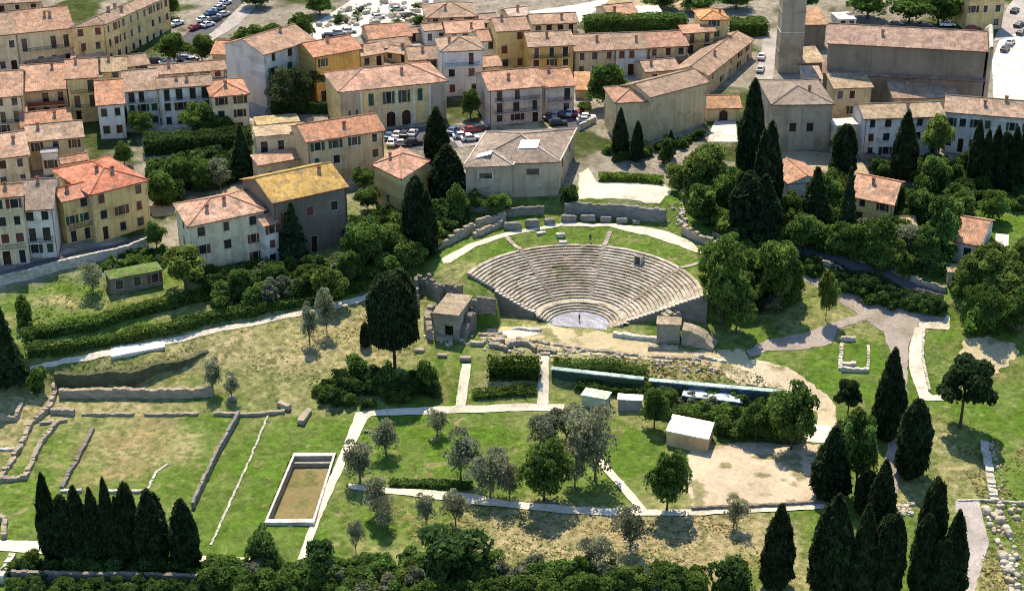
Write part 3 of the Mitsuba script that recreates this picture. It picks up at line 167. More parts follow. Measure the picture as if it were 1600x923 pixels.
TREES = [
 ('cypress', 'cypress', (-33.56, -15.19), np.float64(19.4), np.float64(8.0), 'big broad dark cypress with bare trunk on the meadow left of the theatre', None),
 ('cypress_001', 'cypress', (-39.4, -7.84), np.float64(4.7), np.float64(2.0), 'little bushy cypress left of the big broad cypress', None),
 ('fir_tree', 'fir', (-101.73, -19.8), np.float64(15.7), np.float64(7.4), 'dark fir cut by the left edge of the frame', None),
 ('cypress_002', 'cypress', (-81.77, -67.67), np.float64(14.7), np.float64(3.3), 'tall pointed cypress at the left end of the lower left row', 'cypresses by the lower left path'),
 ('cypress_003', 'cypress', (-79.43, -67.74), np.float64(11.5), np.float64(3.5), 'second cypress of the lower left row, blunt and shorter', 'cypresses by the lower left path'),
 ('cypress_004', 'cypress', (-77.31, -67.76), np.float64(12.6), np.float64(3.5), 'third cypress of the lower left row, broad topped', 'cypresses by the lower left path'),
 ('cypress_005', 'cypress', (-74.99, -67.78), np.float64(12.2), np.float64(3.3), 'fourth cypress of the lower left row', 'cypresses by the lower left path'),
 ('cypress_006', 'cypress', (-72.77, -67.79), np.float64(13.9), np.float64(2.7), 'slim pointed cypress in the middle of the lower left row', 'cypresses by the lower left path'),
 ('cypress_007', 'cypress', (-69.78, -67.81), np.float64(13.7), np.float64(3.1), 'slim pointed cypress right of the middle of the lower left row', 'cypresses by the lower left path'),
 ('cypress_008', 'cypress', (-71.26, -68.11), np.float64(10.9), np.float64(2.9), 'short cypress between the two slim pointed ones', 'cypresses by the lower left path'),
 ('cypress_009', 'cypress', (-66.22, -68.75), np.float64(12.6), np.float64(5.0), 'wide cypress at the right end of the lower left row', 'cypresses by the lower left path'),
 ('cypress_010', 'cypress', (-61.23, -69.43), np.float64(11.6), np.float64(4.6), 'round topped cypress standing apart right of the lower left row', 'cypresses by the lower left path'),
 ('cypress_011', 'cypress', (50.01, -36.38), np.float64(16.3), np.float64(4.9), 'solid dark cypress beside the pale right path, left of the ditch', 'cypresses on the right slope'),
 ('cypress_012', 'cypress', (51.78, -47.06), np.float64(14.3), np.float64(5.0), 'dark cypress casting a pointed shadow right of the lower path', 'cypresses on the right slope'),
 ('cypress_013', 'cypress', (37.9, -52.19), np.float64(12.6), np.float64(5.5), 'broad dark cypress at the right corner of the sand court', 'cypresses on the right slope'),
 ('cypress_014', 'cypress', (44.6, -58.8), np.float64(11.0), np.float64(4.0), 'pointed cypress in front of the lower path on the right', 'cypresses on the right slope'),
 ('cypress_015', 'cypress', (42.79, -56.33), np.float64(7.6), np.float64(3.4), 'smaller pointed cypress right of the sand court corner', 'cypresses on the right slope'),
 ('cypress_016', 'cypress', (26.24, -73.83), np.float64(13.9), np.float64(4.7), 'lone dark cypress at the bottom right of the dry meadow', 'cypresses on the right slope'),
 ('cypress_017', 'cypress', (33.96, -75.42), np.float64(16.5), np.float64(6.2), 'broad cypress at the left of the bottom right group', 'cypresses on the right slope'),
 ('cypress_018', 'cypress', (38.1, -76.26), np.float64(15.4), np.float64(4.1), 'middle cypress of the bottom right group', 'cypresses on the right slope'),
 ('cypress_019', 'cypress', (41.62, -76.35), np.float64(13.9), np.float64(4.5), 'right cypress of the bottom right group', 'cypresses on the right slope'),
 ('cypress_020', 'cypress', (48.47, -72.82), np.float64(18.0), np.float64(3.8), 'tall leaning cypress left of the bottom right lane', 'cypresses on the right slope'),
 ('cypress_021', 'cypress', (46.96, -75.77), np.float64(13.8), np.float64(3.7), 'shorter cypress at the foot of the tall leaning one', 'cypresses on the right slope'),
 ('cypress_022', 'cypress', (50.94, -76.67), np.float64(14.3), np.float64(4.1), 'pointed cypress touching the bottom right lane', 'cypresses on the right slope'),
 ('cypress_023', 'cypress', (49.11, -77.34), np.float64(10.5), np.float64(3.7), 'low cypress between the two beside the bottom right lane', 'cypresses on the right slope'),
 ('broadleaf_tree', 'round', (42.06, -51.64), np.float64(14.8), np.float64(6.7), 'dark broadleaf tree between the cypresses right of the sand court', None),
 ('cypress_024', 'cypress', (37.66, 48.62), np.float64(22.4), np.float64(6.0), 'tallest cypress, beside the road left of the stone house', 'tall cypresses above the theatre'),
 ('cypress_025', 'cypress', (39.44, 34.69), np.float64(19.7), np.float64(5.8), 'tall cypress just in front of the tallest one', 'tall cypresses above the theatre'),
 ('cypress_026', 'cypress', (34.06, 25.41), np.float64(14.0), np.float64(6.4), 'bushy cypress at the foot of the two tallest', 'tall cypresses above the theatre'),
 ('cypress_027', 'cypress', (36.98, 23.22), np.float64(14.0), np.float64(6.6), 'lower cypress right of the bushy one above the theatre trees', 'tall cypresses above the theatre'),
 ('cypress_028', 'cypress', (10.8, 58.83), np.float64(11.2), np.float64(3.3), 'slim cypress in front of the tan apse', 'tall cypresses above the theatre'),
 ('cypress_029', 'cypress', (14.5, 57.97), np.float64(8.8), np.float64(2.8), 'smaller slim cypress right of the tan apse', 'tall cypresses above the theatre'),
 ('cypress_030', 'cypress', (21.87, 59.58), np.float64(6.2), np.float64(2.0), 'young cypress before the windowless church flank', 'tall cypresses above the theatre'),
 ('cypress_031', 'cypress', (58.32, 52.39), np.float64(11.5), np.float64(5.2), 'dark cypress left of the flat annex', 'tall cypresses above the theatre'),
 ('cypress_032', 'cypress', (70.88, 52.07), np.float64(14.4), np.float64(5.2), 'pointed cypress in front of the white grey house', 'tall cypresses above the theatre'),
 ('cypress_033', 'cypress', (-28.82, 57.35), np.float64(12.6), np.float64(5.3), 'cypress in front of the palazzo, on the square', 'tall cypresses above the theatre'),
 ('cypress_034', 'cypress', (-25.87, 39.91), np.float64(12.7), np.float64(8.0), 'broad dark cypress left of the museum', 'tall cypresses above the theatre'),
 ('cypress_035', 'cypress', (-31.38, 22.24), np.float64(16.3), np.float64(5.3), 'dark cypress in front of the windowless yellow house', 'tall cypresses above the theatre'),
 ('cypress_036', 'cypress', (-29.24, 19.99), np.float64(13.3), np.float64(4.3), 'narrow cypress right of the one before the yellow house', 'tall cypresses above the theatre'),
 ('cypress_037', 'cypress', (85.02, 48.08), np.float64(14.6), np.float64(3.5), 'first cypress from the left in the dark screen at the right edge', 'cypress screen at the right edge'),
 ('cypress_038', 'cypress', (87.06, 47.55), np.float64(12.7), np.float64(3.3), 'second cypress from the left in the dark screen at the right edge', 'cypress screen at the right edge'),
 ('cypress_039', 'cypress', (89.12, 48.16), np.float64(13.4), np.float64(3.5), 'third cypress from the left in the dark screen at the right edge', 'cypress screen at the right edge'),
 ('cypress_040', 'cypress', (90.72, 47.03), np.float64(12.8), np.float64(3.5), 'fourth cypress from the left in the dark screen at the right edge', 'cypress screen at the right edge'),
 ('cypress_041', 'cypress', (92.47, 46.47), np.float64(14.0), np.float64(3.5), 'fifth cypress from the left in the dark screen at the right edge', 'cypress screen at the right edge'),
 ('cypress_042', 'cypress', (94.5, 46.47), np.float64(14.5), np.float64(3.8), 'sixth cypress from the left in the dark screen at the right edge', 'cypress screen at the right edge'),
 ('fir_tree_001', 'fir', (-55.19, 17.28), np.float64(12.9), np.float64(7.0), 'green conifer in front of the stone barn', None),
 ('fir_tree_002', 'fir', (48.56, 31.03), np.float64(12.2), np.float64(8.0), 'bushy conifer in front of the grey house by the pale road', None),
 ('fir_tree_003', 'fir', (53.59, 23.73), np.float64(15.3), np.float64(4.8), 'narrow conifer left of the yellow house with orange roof', None),
 ('fir_tree_004', 'fir', (-70.53, 54.23), np.float64(11.5), np.float64(6.3), 'dark conifer at the right end of the walled garden', None),
 ('pine_tree', 'pine', (63.05, -33.87), np.float64(16.0), np.float64(9.9), 'umbrella pine with bare trunk beside the white walkway', None),
 ('pine_tree_001', 'pine', (44.77, -30.06), np.float64(8.7), np.float64(4.8), 'small pine with thin trunk at the end of the dirt path', None),
 ('broadleaf_tree_001', 'round', (-7.5, -52.71), np.float64(11.5), np.float64(8.7), 'dense round green tree by the path junction in the olive lawn', None),
 ('broadleaf_tree_002', 'round', (11.76, -55.58), np.float64(11.3), np.float64(6.8), 'round green tree at the left edge of the sand court', None),
 ('broadleaf_tree_003', 'round', (34.06, -37.74), np.float64(12.6), np.float64(8.1), 'wide green tree at the far right corner of the sand court', None),
 ('broadleaf_tree_004', 'round', (11.75, -30.47), np.float64(7.7), np.float64(5.0), 'small round tree between the grey container and the white container', None),
 ('broadleaf_tree_005', 'round', (26.48, -1.75), np.float64(16.8), np.float64(9.1), 'tall leafy tree at the right end of the theatre steps', None),
 ('broadleaf_tree_006', 'round', (28.84, -3.99), np.float64(10.4), np.float64(7.1), 'lower tree in front of the tall leafy tree by the theatre steps', None),
 ('broadleaf_tree_007', 'round', (37.16, 3.07), np.float64(15.5), np.float64(8.7), 'leafy tree right of the theatre beside the walled lane', None),
 ('broadleaf_tree_008', 'round', (25.15, 7.69), np.float64(8.0), np.float64(6.1), 'leafy tree reaching over the top right seats', None),
 ('young_tree', 'light', (46.02, -0.19), np.float64(10.8), np.float64(3.6), 'sparse young tree on the lawn below the walled lane', None),
 ('broadleaf_tree_009', 'round', (-41.37, 16.27), np.float64(11.8), np.float64(9.0), 'broad leafy tree below the windowless yellow house', None),
 ('young_tree_001', 'light', (-36.27, 18.95), np.float64(8.2), np.float64(5.8), 'bright leafy tree right of the broad one below the yellow house', None),
 ('young_tree_002', 'light', (-47.37, 5.65), np.float64(8.4), np.float64(6.1), 'pale young tree on the slope below the stone barn', None),
 ('young_tree_003', 'light', (-74.57, 6.45), np.float64(9.4), np.float64(8.7), 'yellow green tree left of the pink hipped house', None),
 ('olive_tree', 'olive', (-91.64, 4.81), np.float64(6.6), np.float64(4.4), 'grey green tree at the left of the vine plot', None),
 ('broadleaf_tree_010', 'round', (-97.67, 121.39), np.float64(8.3), np.float64(8.4), 'left street tree beside the car lined street', None),
 ('broadleaf_tree_011', 'round', (-90.74, 121.46), np.float64(8.0), np.float64(7.1), 'right street tree beside the car lined street', None),
 ('broadleaf_tree_012', 'round', (-79.78, 126.04), np.float64(8.3), np.float64(9.8), 'first dark tree of the clump behind the lone orange house', None),
 ('broadleaf_tree_013', 'round', (-72.83, 127.81), np.float64(8.4), np.float64(9.8), 'second dark tree of the clump behind the lone orange house', None),
 ('broadleaf_tree_014', 'round', (-67.38, 134.47), np.float64(8.1), np.float64(8.3), 'third dark tree of the clump, nearest the pale clearing', None),
 ('holm_oak', 'holm', (-63.82, 89.69), np.float64(10.3), np.float64(13.5), 'big round holm oak in front of the tall grey white house', None),
 ('broadleaf_tree_015', 'round', (9.28, 88.65), np.float64(10.5), np.float64(10.2), 'dark round tree behind the tan apse', None),
 ('young_tree_004', 'light', (4.16, 84.28), np.float64(3.4), np.float64(3.6), 'bright small tree left of the dark round tree', None),
 ('young_tree_005', 'light', (26.36, 40.56), np.float64(12.9), np.float64(9.8), 'sparse olive green tree right of the gravel terrace', None),
 ('broadleaf_tree_016', 'round', (30.33, 43.79), np.float64(7.1), np.float64(6.7), 'dense tree beside the sparse olive green one', None),
 ('broadleaf_tree_017', 'round', (25.46, 29.07), np.float64(8.3), np.float64(7.2), 'dark tree below the sparse olive green one', None),
 ('young_tree_006', 'light', (78.95, 56.73), np.float64(12.2), np.float64(5.8), 'bright green tree before the white grey house', None),
 ('broadleaf_tree_018', 'round', (74.01, 39.66), np.float64(11.8), np.float64(8.2), 'leafy tree left of the cypress screen', None),
 ('broadleaf_tree_019', 'round', (78.03, 34.21), np.float64(7.0), np.float64(7.3), 'leafy tree below the cypress screen', None),
 ('broadleaf_tree_020', 'round', (58.79, 14.13), np.float64(9.6), np.float64(7.4), 'leafy tree in front of the yellow house with orange roof', None),
 ('olive_tree_001', 'olive', (64.83, 16.83), np.float64(7.0), np.float64(6.2), 'grey green tree right of the tiny tan hut', None),
 ('broadleaf_tree_021', 'round', (71.22, 17.32), np.float64(12.6), np.float64(8.8), 'tall leafy tree left of the red orange outbuilding', None),
 ('broadleaf_tree_022', 'round', (44.9, 20.75), np.float64(8.2), np.float64(6.3), 'dense tree at the top of the walled lane', None),
 ('broadleaf_tree_023', 'round', (51.21, 17.47), np.float64(7.0), np.float64(6.3), 'dense tree behind the upper wall of the lane', None),
 ('young_tree_007', 'light', (77.82, 2.84), np.float64(11.8), np.float64(10.3), 'bright spreading tree below the white shed at the right edge', None),
 ('broadleaf_tree_024', 'round', (74.73, -6.58), np.float64(8.8), np.float64(7.0), 'dark spreading tree below the bright one at the right edge', None),
 ('broadleaf_tree_025', 'round', (79.79, -7.18), np.float64(9.0), np.float64(5.8), 'dark tree cut by the right edge', None),
 ('young_tree_008', 'light', (83.72, 8.79), np.float64(10.6), np.float64(5.4), 'bright tree cut by the right edge above the dark one', None),
 ('broadleaf_tree_026', 'round', (-96.68, 75.6), np.float64(6.6), np.float64(5.8), 'leafy tree in the courtyard of the white row, left', None),
 ('broadleaf_tree_027', 'round', (-83.39, 74.63), np.float64(8.3), np.float64(7.5), 'leafy tree in the courtyard of the white row, right', None),
 ('broadleaf_tree_028', 'round', (-86.02, 41.27), np.float64(8.2), np.float64(6.9), 'green tree at the left end of the walled garden', None),
 ('broadleaf_tree_029', 'round', (-83.1, 47.28), np.float64(8.6), np.float64(5.4), 'second tree of the walled garden', None),
 ('broadleaf_tree_030', 'round', (-77.92, 47.13), np.float64(7.8), np.float64(6.0), 'third tree of the walled garden', None),
 ('olive_tree_002', 'olive', (-74.22, 46.92), np.float64(7.2), np.float64(4.9), 'grey green tree in the walled garden', None),
 ('broadleaf_tree_031', 'round', (-83.04, 22.35), np.float64(5.9), np.float64(4.1), 'small tree at the end of the left street', None),
 ('broadleaf_tree_032', 'round', (-19.79, 34.68), np.float64(4.8), np.float64(3.9), 'shrubby tree left of the museum terrace', None),
 ('broadleaf_tree_033', 'round', (-15.45, 32.79), np.float64(5.0), np.float64(5.7), 'shrubby tree under the museum front', None),
 ('broadleaf_tree_034', 'round', (-22.14, 81.14), np.float64(6.9), np.float64(5.0), 'tree beside the small lawn behind the palazzo', None),
 ('broadleaf_tree_035', 'round', (83.81, 156.01), np.float64(8.8), np.float64(12.2), 'dark park tree behind the cathedral, left', None),
 ('broadleaf_tree_036', 'round', (94.08, 151.41), np.float64(9.4), np.float64(12.0), 'dark park tree behind the cathedral, second from left', None),
 ('broadleaf_tree_037', 'round', (101.55, 150.27), np.float64(10.4), np.float64(12.0), 'dark park tree behind the cathedral, third from left', None),
 ('broadleaf_tree_038', 'round', (108.45, 153.82), np.float64(9.1), np.float64(8.6), 'dark park tree behind the cathedral, right', None),
 ('broadleaf_tree_039', 'round', (66.62, 162.46), np.float64(8.9), np.float64(10.6), 'tree at the top edge left of the dark park trees', None),
 ('broadleaf_tree_040', 'round', (38.54, 163.13), np.float64(6.1), np.float64(10.6), 'tree at the top edge above the clipped hedge, right', None),
 ('broadleaf_tree_041', 'round', (28.23, 166.51), np.float64(6.1), np.float64(10.6), 'tree at the top edge above the clipped hedge, middle', None),
 ('broadleaf_tree_042', 'round', (49.56, 166.69), np.float64(6.1), np.float64(10.7), 'tree at the top edge right of the slim tower house', None),
 ('broadleaf_tree_043', 'round', (-65.01, 159.06), np.float64(6.0), np.float64(8.7), 'dark tree at the top edge left of the pale clearing', None),
 ('broadleaf_tree_044', 'round', (-83.45, 165.87), np.float64(5.0), np.float64(8.9), 'tree at the top edge right of the car street', None),
 ('broadleaf_tree_045', 'round', (-105.6, 156.41), np.float64(7.8), np.float64(7.0), 'tree at the top edge behind the large yellow corner house', None),
 ('olive_tree_003', 'olive', (-33.59, -38.92), np.float64(7.1), np.float64(5.1), 'left olive tree of the upper olive lawn', None),
 ('olive_tree_004', 'olive', (-25.19, -33.11), np.float64(5.2), np.float64(3.5), 'small olive tree just below the white cross path', None),
 ('olive_tree_005', 'olive', (-37.13, -47.46), np.float64(8.5), np.float64(6.0), 'dark olive tree beside the long white path', None),
 ('olive_tree_006', 'olive', (-33.68, -56.32), np.float64(7.8), np.float64(4.6), 'olive tree on the white path bend', None),
 ('olive_tree_007', 'olive', (-32.42, -59.83), np.float64(5.6), np.float64(4.0), 'low olive tree below the path bend', None),
 ('olive_tree_008', 'olive', (-25.93, -58.82), np.float64(6.1), np.float64(3.8), 'olive tree below the lower path, left of a pair', None),
 ('olive_tree_009', 'olive', (-21.35, -58.82), np.float64(6.1), np.float64(3.8), 'olive tree below the lower path, right of a pair', None),
 ('olive_tree_010', 'olive', (-20.89, -46.69), np.float64(8.6), np.float64(5.6), 'large olive tree in the middle of the olive lawn', None),
 ('olive_tree_011', 'olive', (-16.05, -51.81), np.float64(9.0), np.float64(6.5), 'spreading olive tree left of the dense round tree', None),
 ('olive_tree_012', 'olive', (-12.99, -52.25), np.float64(6.9), np.float64(4.1), 'thin olive tree touching the dense round tree', None),
 ('olive_tree_013', 'olive', (0.88, -47.13), np.float64(13.0), np.float64(7.9), 'tall grey olive tree at the path corner', None),
 ('olive_tree_014', 'olive', (-3.41, -35.07), np.float64(7.1), np.float64(6.5), 'grey olive tree left of the tall one at the path corner', None),
 ('olive_tree_015', 'olive', (-7.23, -37.25), np.float64(6.7), np.float64(6.0), 'olive tree above the dense round tree', None),
 ('olive_tree_016', 'olive', (-2.51, -49.33), np.float64(8.6), np.float64(4.7), 'brownish olive tree right of the dense round tree', None),
 ('olive_tree_017', 'olive', (5.42, -65.01), np.float64(7.1), np.float64(4.9), 'olive tree on a stony ring below the path junction', None),
 ('olive_tree_018', 'olive', (-0.37, -70.56), np.float64(6.5), np.float64(4.8), 'grey olive tree on the dry meadow', None),
 ('olive_tree_019', 'olive', (-36.25, -65.99), np.float64(6.0), np.float64(2.5), 'young olive tree with thin twin stems on the lower lawn', None),
 ('olive_tree_020', 'olive', (21.72, -59.8), np.float64(5.4), np.float64(3.6), 'faint young olive tree by the sand court edge', None),
 ('olive_tree_021', 'olive', (-49.61, -7.57), np.float64(8.8), np.float64(3.7), 'thin grey tree on the meadow below the white path', None),
 ('olive_tree_022', 'olive', (-46.85, -3.59), np.float64(8.9), np.float64(3.3), 'thin grey tree nearest the white path on the meadow', None),
 ('olive_tree_023', 'olive', (-65.43, -20.1), np.float64(6.9), np.float64(3.8), 'small grey tree at the end of the long ruin wall', None),
 ('olive_tree_024', 'olive', (-61.88, -21.9), np.float64(4.8), np.float64(2.7), 'round potted tree right of the long ruin wall', None),
 ('shrub', 'shrub', (-39.97, -16.89), np.float64(4.1), np.float64(5.0), 'dark round shrub left of the big broad cypress', None),
 ('shrub_001', 'shrub', (-27.5, -20.36), np.float64(6.9), np.float64(4.3), 'tall shrub right of the big broad cypress', None),
 ('shrub_002', 'shrub', (-34.64, -19.95), np.float64(5.1), np.float64(5.2), 'dark shrub at the foot of the big broad cypress', None),
 ('shrub_003', 'shrub', (19.31, -76.61), np.float64(6.8), np.float64(6.3), 'dark round shrub at the bottom edge', None),
 ('shrub_004', 'shrub', (-101.52, -6.24), np.float64(5.6), np.float64(4.0), 'dark shrub by the fir at the left', None),
 ('shrub_005', 'shrub', (-96.25, -20.19), np.float64(4.5), np.float64(3.8), 'brown green shrub on the bank at the left', None),
 ('shrub_006', 'shrub', (20.61, 56.22), np.float64(5.8), np.float64(4.1), 'shrub at the terrace end before the church', None),
 ('shrub_007', 'shrub', (43.82, -38.85), np.float64(6.3), np.float64(4.7), 'green shrub at the path end by the cypresses', None),
 ('shrub_008', 'shrub', (-49.99, -68.91), np.float64(7.0), np.float64(5.4), 'leafy shrub beside the lower white path, left', None),
 ('shrub_009', 'shrub', (-41.04, -72.15), np.float64(6.8), np.float64(4.7), 'leafy shrub beside the lower white path, right', None),
 ('shrub_010', 'shrub', (-21.6, -72.04), np.float64(8.2), np.float64(10.4), 'large round shrub mass in the middle of the bottom band', None),
 ('shrub_011', 'shrub', (-0.77, 36.23), np.float64(4.2), np.float64(3.9), 'shrub against the right corner of the museum', None),
 ('broadleaf_tree_046', 'round', (33.88, 8.14), np.float64(9.3), np.float64(7.3), 'leafy tree between the two largest beside the theatre steps', None),
 ('broadleaf_tree_047', 'round', (30.94, 3.74), np.float64(8.0), np.float64(6.8), 'low leafy tree in front of the theatre side trees', None),
 ('broadleaf_tree_048', 'round', (40.35, 6.06), np.float64(8.0), np.float64(5.4), 'leafy tree where the walled lane begins', None),
 ('broadleaf_tree_049', 'round', (54.67, 15.78), np.float64(7.6), np.float64(6.7), 'dense tree behind the middle of the upper lane wall', None),
 ('broadleaf_tree_050', 'round', (66.66, 13.72), np.float64(8.1), np.float64(6.9), 'dense tree left of the grey gate hut', None),
 ('young_tree_009', 'light', (60.81, 12.44), np.float64(6.4), np.float64(5.4), 'bright tree above the upper lane wall', None),
 ('young_tree_010', 'light', (73.03, 3.95), np.float64(8.2), np.float64(6.0), 'leafy tree right of the grey gate hut', None),
 ('young_tree_011', 'light', (79.03, -3.32), np.float64(9.1), np.float64(8.3), 'big leafy tree on the terrace at the right edge', None),
 ('broadleaf_tree_051', 'round', (73.37, -2.54), np.float64(6.8), np.float64(6.4), 'leafy tree above the bare slope at the right', None),
 ('broadleaf_tree_052', 'round', (78.27, 30.89), np.float64(7.2), np.float64(6.5), 'leafy tree in front of the middle of the cypress screen', None),
 ('broadleaf_tree_053', 'round', (85.31, 32.88), np.float64(6.4), np.float64(7.3), 'leafy tree in front of the right of the cypress screen', None),
 ('broadleaf_tree_054', 'round', (43.88, 31.02), np.float64(7.0), np.float64(5.7), 'leafy tree on the left of the grey house by the pale road', None),
 ('broadleaf_tree_055', 'round', (52.29, 38.57), np.float64(7.3), np.float64(4.8), 'leafy tree between the two orange roofed houses', None),
 ('broadleaf_tree_056', 'round', (69.74, 30.52), np.float64(8.6), np.float64(6.0), 'leafy tree right of the tiny tan hut', None),
 ('broadleaf_tree_057', 'round', (31.86, 33.97), np.float64(10.2), np.float64(7.1), 'leafy tree left of the two tallest cypresses', None),
 ('young_tree_012', 'light', (22.06, 41.81), np.float64(7.1), np.float64(5.3), 'light tree at the right end of the gravel terrace', None),
 ('broadleaf_tree_058', 'round', (58.46, 58.77), np.float64(7.6), np.float64(4.2), 'tree hidden behind the annex cypress', None),
 ('broadleaf_tree_059', 'round', (-37.47, 13.84), np.float64(6.5), np.float64(6.7), 'leafy tree above the bend of the white path', None),
 ('broadleaf_tree_060', 'round', (-44.1, 11.61), np.float64(7.1), np.float64(5.9), 'leafy tree below the right corner of the stone barn', None),
 ('young_tree_013', 'light', (-32.61, 16.52), np.float64(6.8), np.float64(5.8), 'light tree beside the terrace wall of the theatre', None),
 ('broadleaf_tree_061', 'round', (-57.9, 8.82), np.float64(5.6), np.float64(5.4), 'leafy bush tree at the right foot of the pink hipped house', None),
 ('broadleaf_tree_062', 'round', (-64.14, 5.59), np.float64(5.6), np.float64(5.3), 'leafy bush tree below the front of the pink hipped house', None),
 ('young_tree_014', 'light', (-51.82, 9.04), np.float64(5.4), np.float64(4.9), 'light tree below the left corner of the stone barn', None),
 ('broadleaf_tree_063', 'round', (-77.86, 74.53), np.float64(5.6), np.float64(5.2), 'tree at the right end of the courtyard of the white row', None),
 ('broadleaf_tree_064', 'round', (-97.3, 59.96), np.float64(5.6), np.float64(4.8), 'tree behind the red hipped roof', None),
 ('broadleaf_tree_065', 'round', (-43.56, 45.08), np.float64(5.5), np.float64(5.4), 'tree between the stone barn and the windowless yellow house', None),
 ('broadleaf_tree_066', 'round', (-42.23, 36.61), np.float64(5.6), np.float64(5.3), 'lower tree between the stone barn and the windowless yellow house', None),
 ('broadleaf_tree_067', 'round', (-23.66, 32.44), np.float64(7.7), np.float64(5.7), 'tree at the foot of the dark cypress left of the museum', None),
 ('broadleaf_tree_068', 'round', (14.17, -25.1), np.float64(4.6), np.float64(3.8), 'small tree right of the small round tree above the court', None),
 ('broadleaf_tree_069', 'round', (28.44, -35.05), np.float64(6.9), np.float64(5.8), 'tree at the hedge above the right of the sand court', None),
]
HEDGES = [
 ('hedge', 'box hedge on the bank left of the theatre access path', [(-16.59, -15.99), (-7.79, -16.47)], 2.6, 3.2, 'boxhedge'),
 ('hedge_001', 'long clipped hedge along the upper side of the white path at the left', [(-98.87, -15.2), (-85.83, -9.6), (-71.61, -4.22), (-58.34, 2.48), (-46.77, 7.15), (-39.15, 12.85)], 1.7, 1.6, 'mid'),
 ('hedge_002', 'ragged hedge row above the long clipped one at the left', [(-100.25, -11.34), (-93.13, -7.51), (-82.54, -2.11), (-71.68, 3.69), (-59.2, 9.48), (-56.93, 10.97)], 1.8, 2.0, 'mid'),
 ('hedge_003', 'dark hedge at the back of the walled garden', [(-94.17, 67.41), (-71.18, 70.44)], 3.6, 5, 'dark'),
 ('hedge_004', 'clipped garden hedge behind the row of houses at the top centre', [(6.84, 146.62), (19.86, 147.71), (33.69, 149.37)], 3.6, 5, 'mid'),
 ('hedge_005', 'short clipped hedge right of the slim tower house', [(45.44, 144.43), (54.74, 145.48)], 3.6, 5, 'mid'),
 ('hedge_006', 'low bright hedge strip on the gravel terrace above the theatre', [(6.04, 46.93), (18.94, 46.01)], 1.3, 2.6, 'bright'),
 ('hedge_007', 'green hedge between the long teal shed and the containers', [(-1.21, -18.43), (10.68, -20.61)], 1.2, 1.6, 'mid'),
 ('hedge_008', 'tall hedge behind the white container along the sand court', [(15.05, -27.84), (22.65, -28.99), (31.12, -31.41)], 2.2, 2.2, 'mid'),
 ('hedge_009', 'scrubby hedge above the teal shed roofs', [(-4.99, -13.96), (3.49, -14.64), (11.18, -16.35)], 1.2, 2.4, 'mid'),
 ('hedge_010', 'low hedge bank below the meadow, right of the box hedge', [(-19.35, -21.35), (-8.51, -20.16)], 0.7, 2.0, 'mid'),
 ('hedge_011', 'dark hedge in front of the ochre house', [(-68.56, 86.86), (-52.87, 86.81)], 2.6, 2, 'dark'),
 ('hedge_012', 'hedge at the foot of the pink hipped house', [(-74.12, 10.94), (-67.96, 10.9), (-59.8, 14.22)], 2.2, 2.4, 'mid'),
 ('hedge_013', 'bushy bank between the round green tree and the lower path', [(-32.24, -47.81), (-19.28, -49.13)], 0.8, 1.4, 'mid'),
 ('hedge_014', 'dark hedge behind the lower right path bank', [(49.49, 13.97), (58.18, 7.82), (66.29, 3.08)], 1.2, 2.0, 'dark'),
]
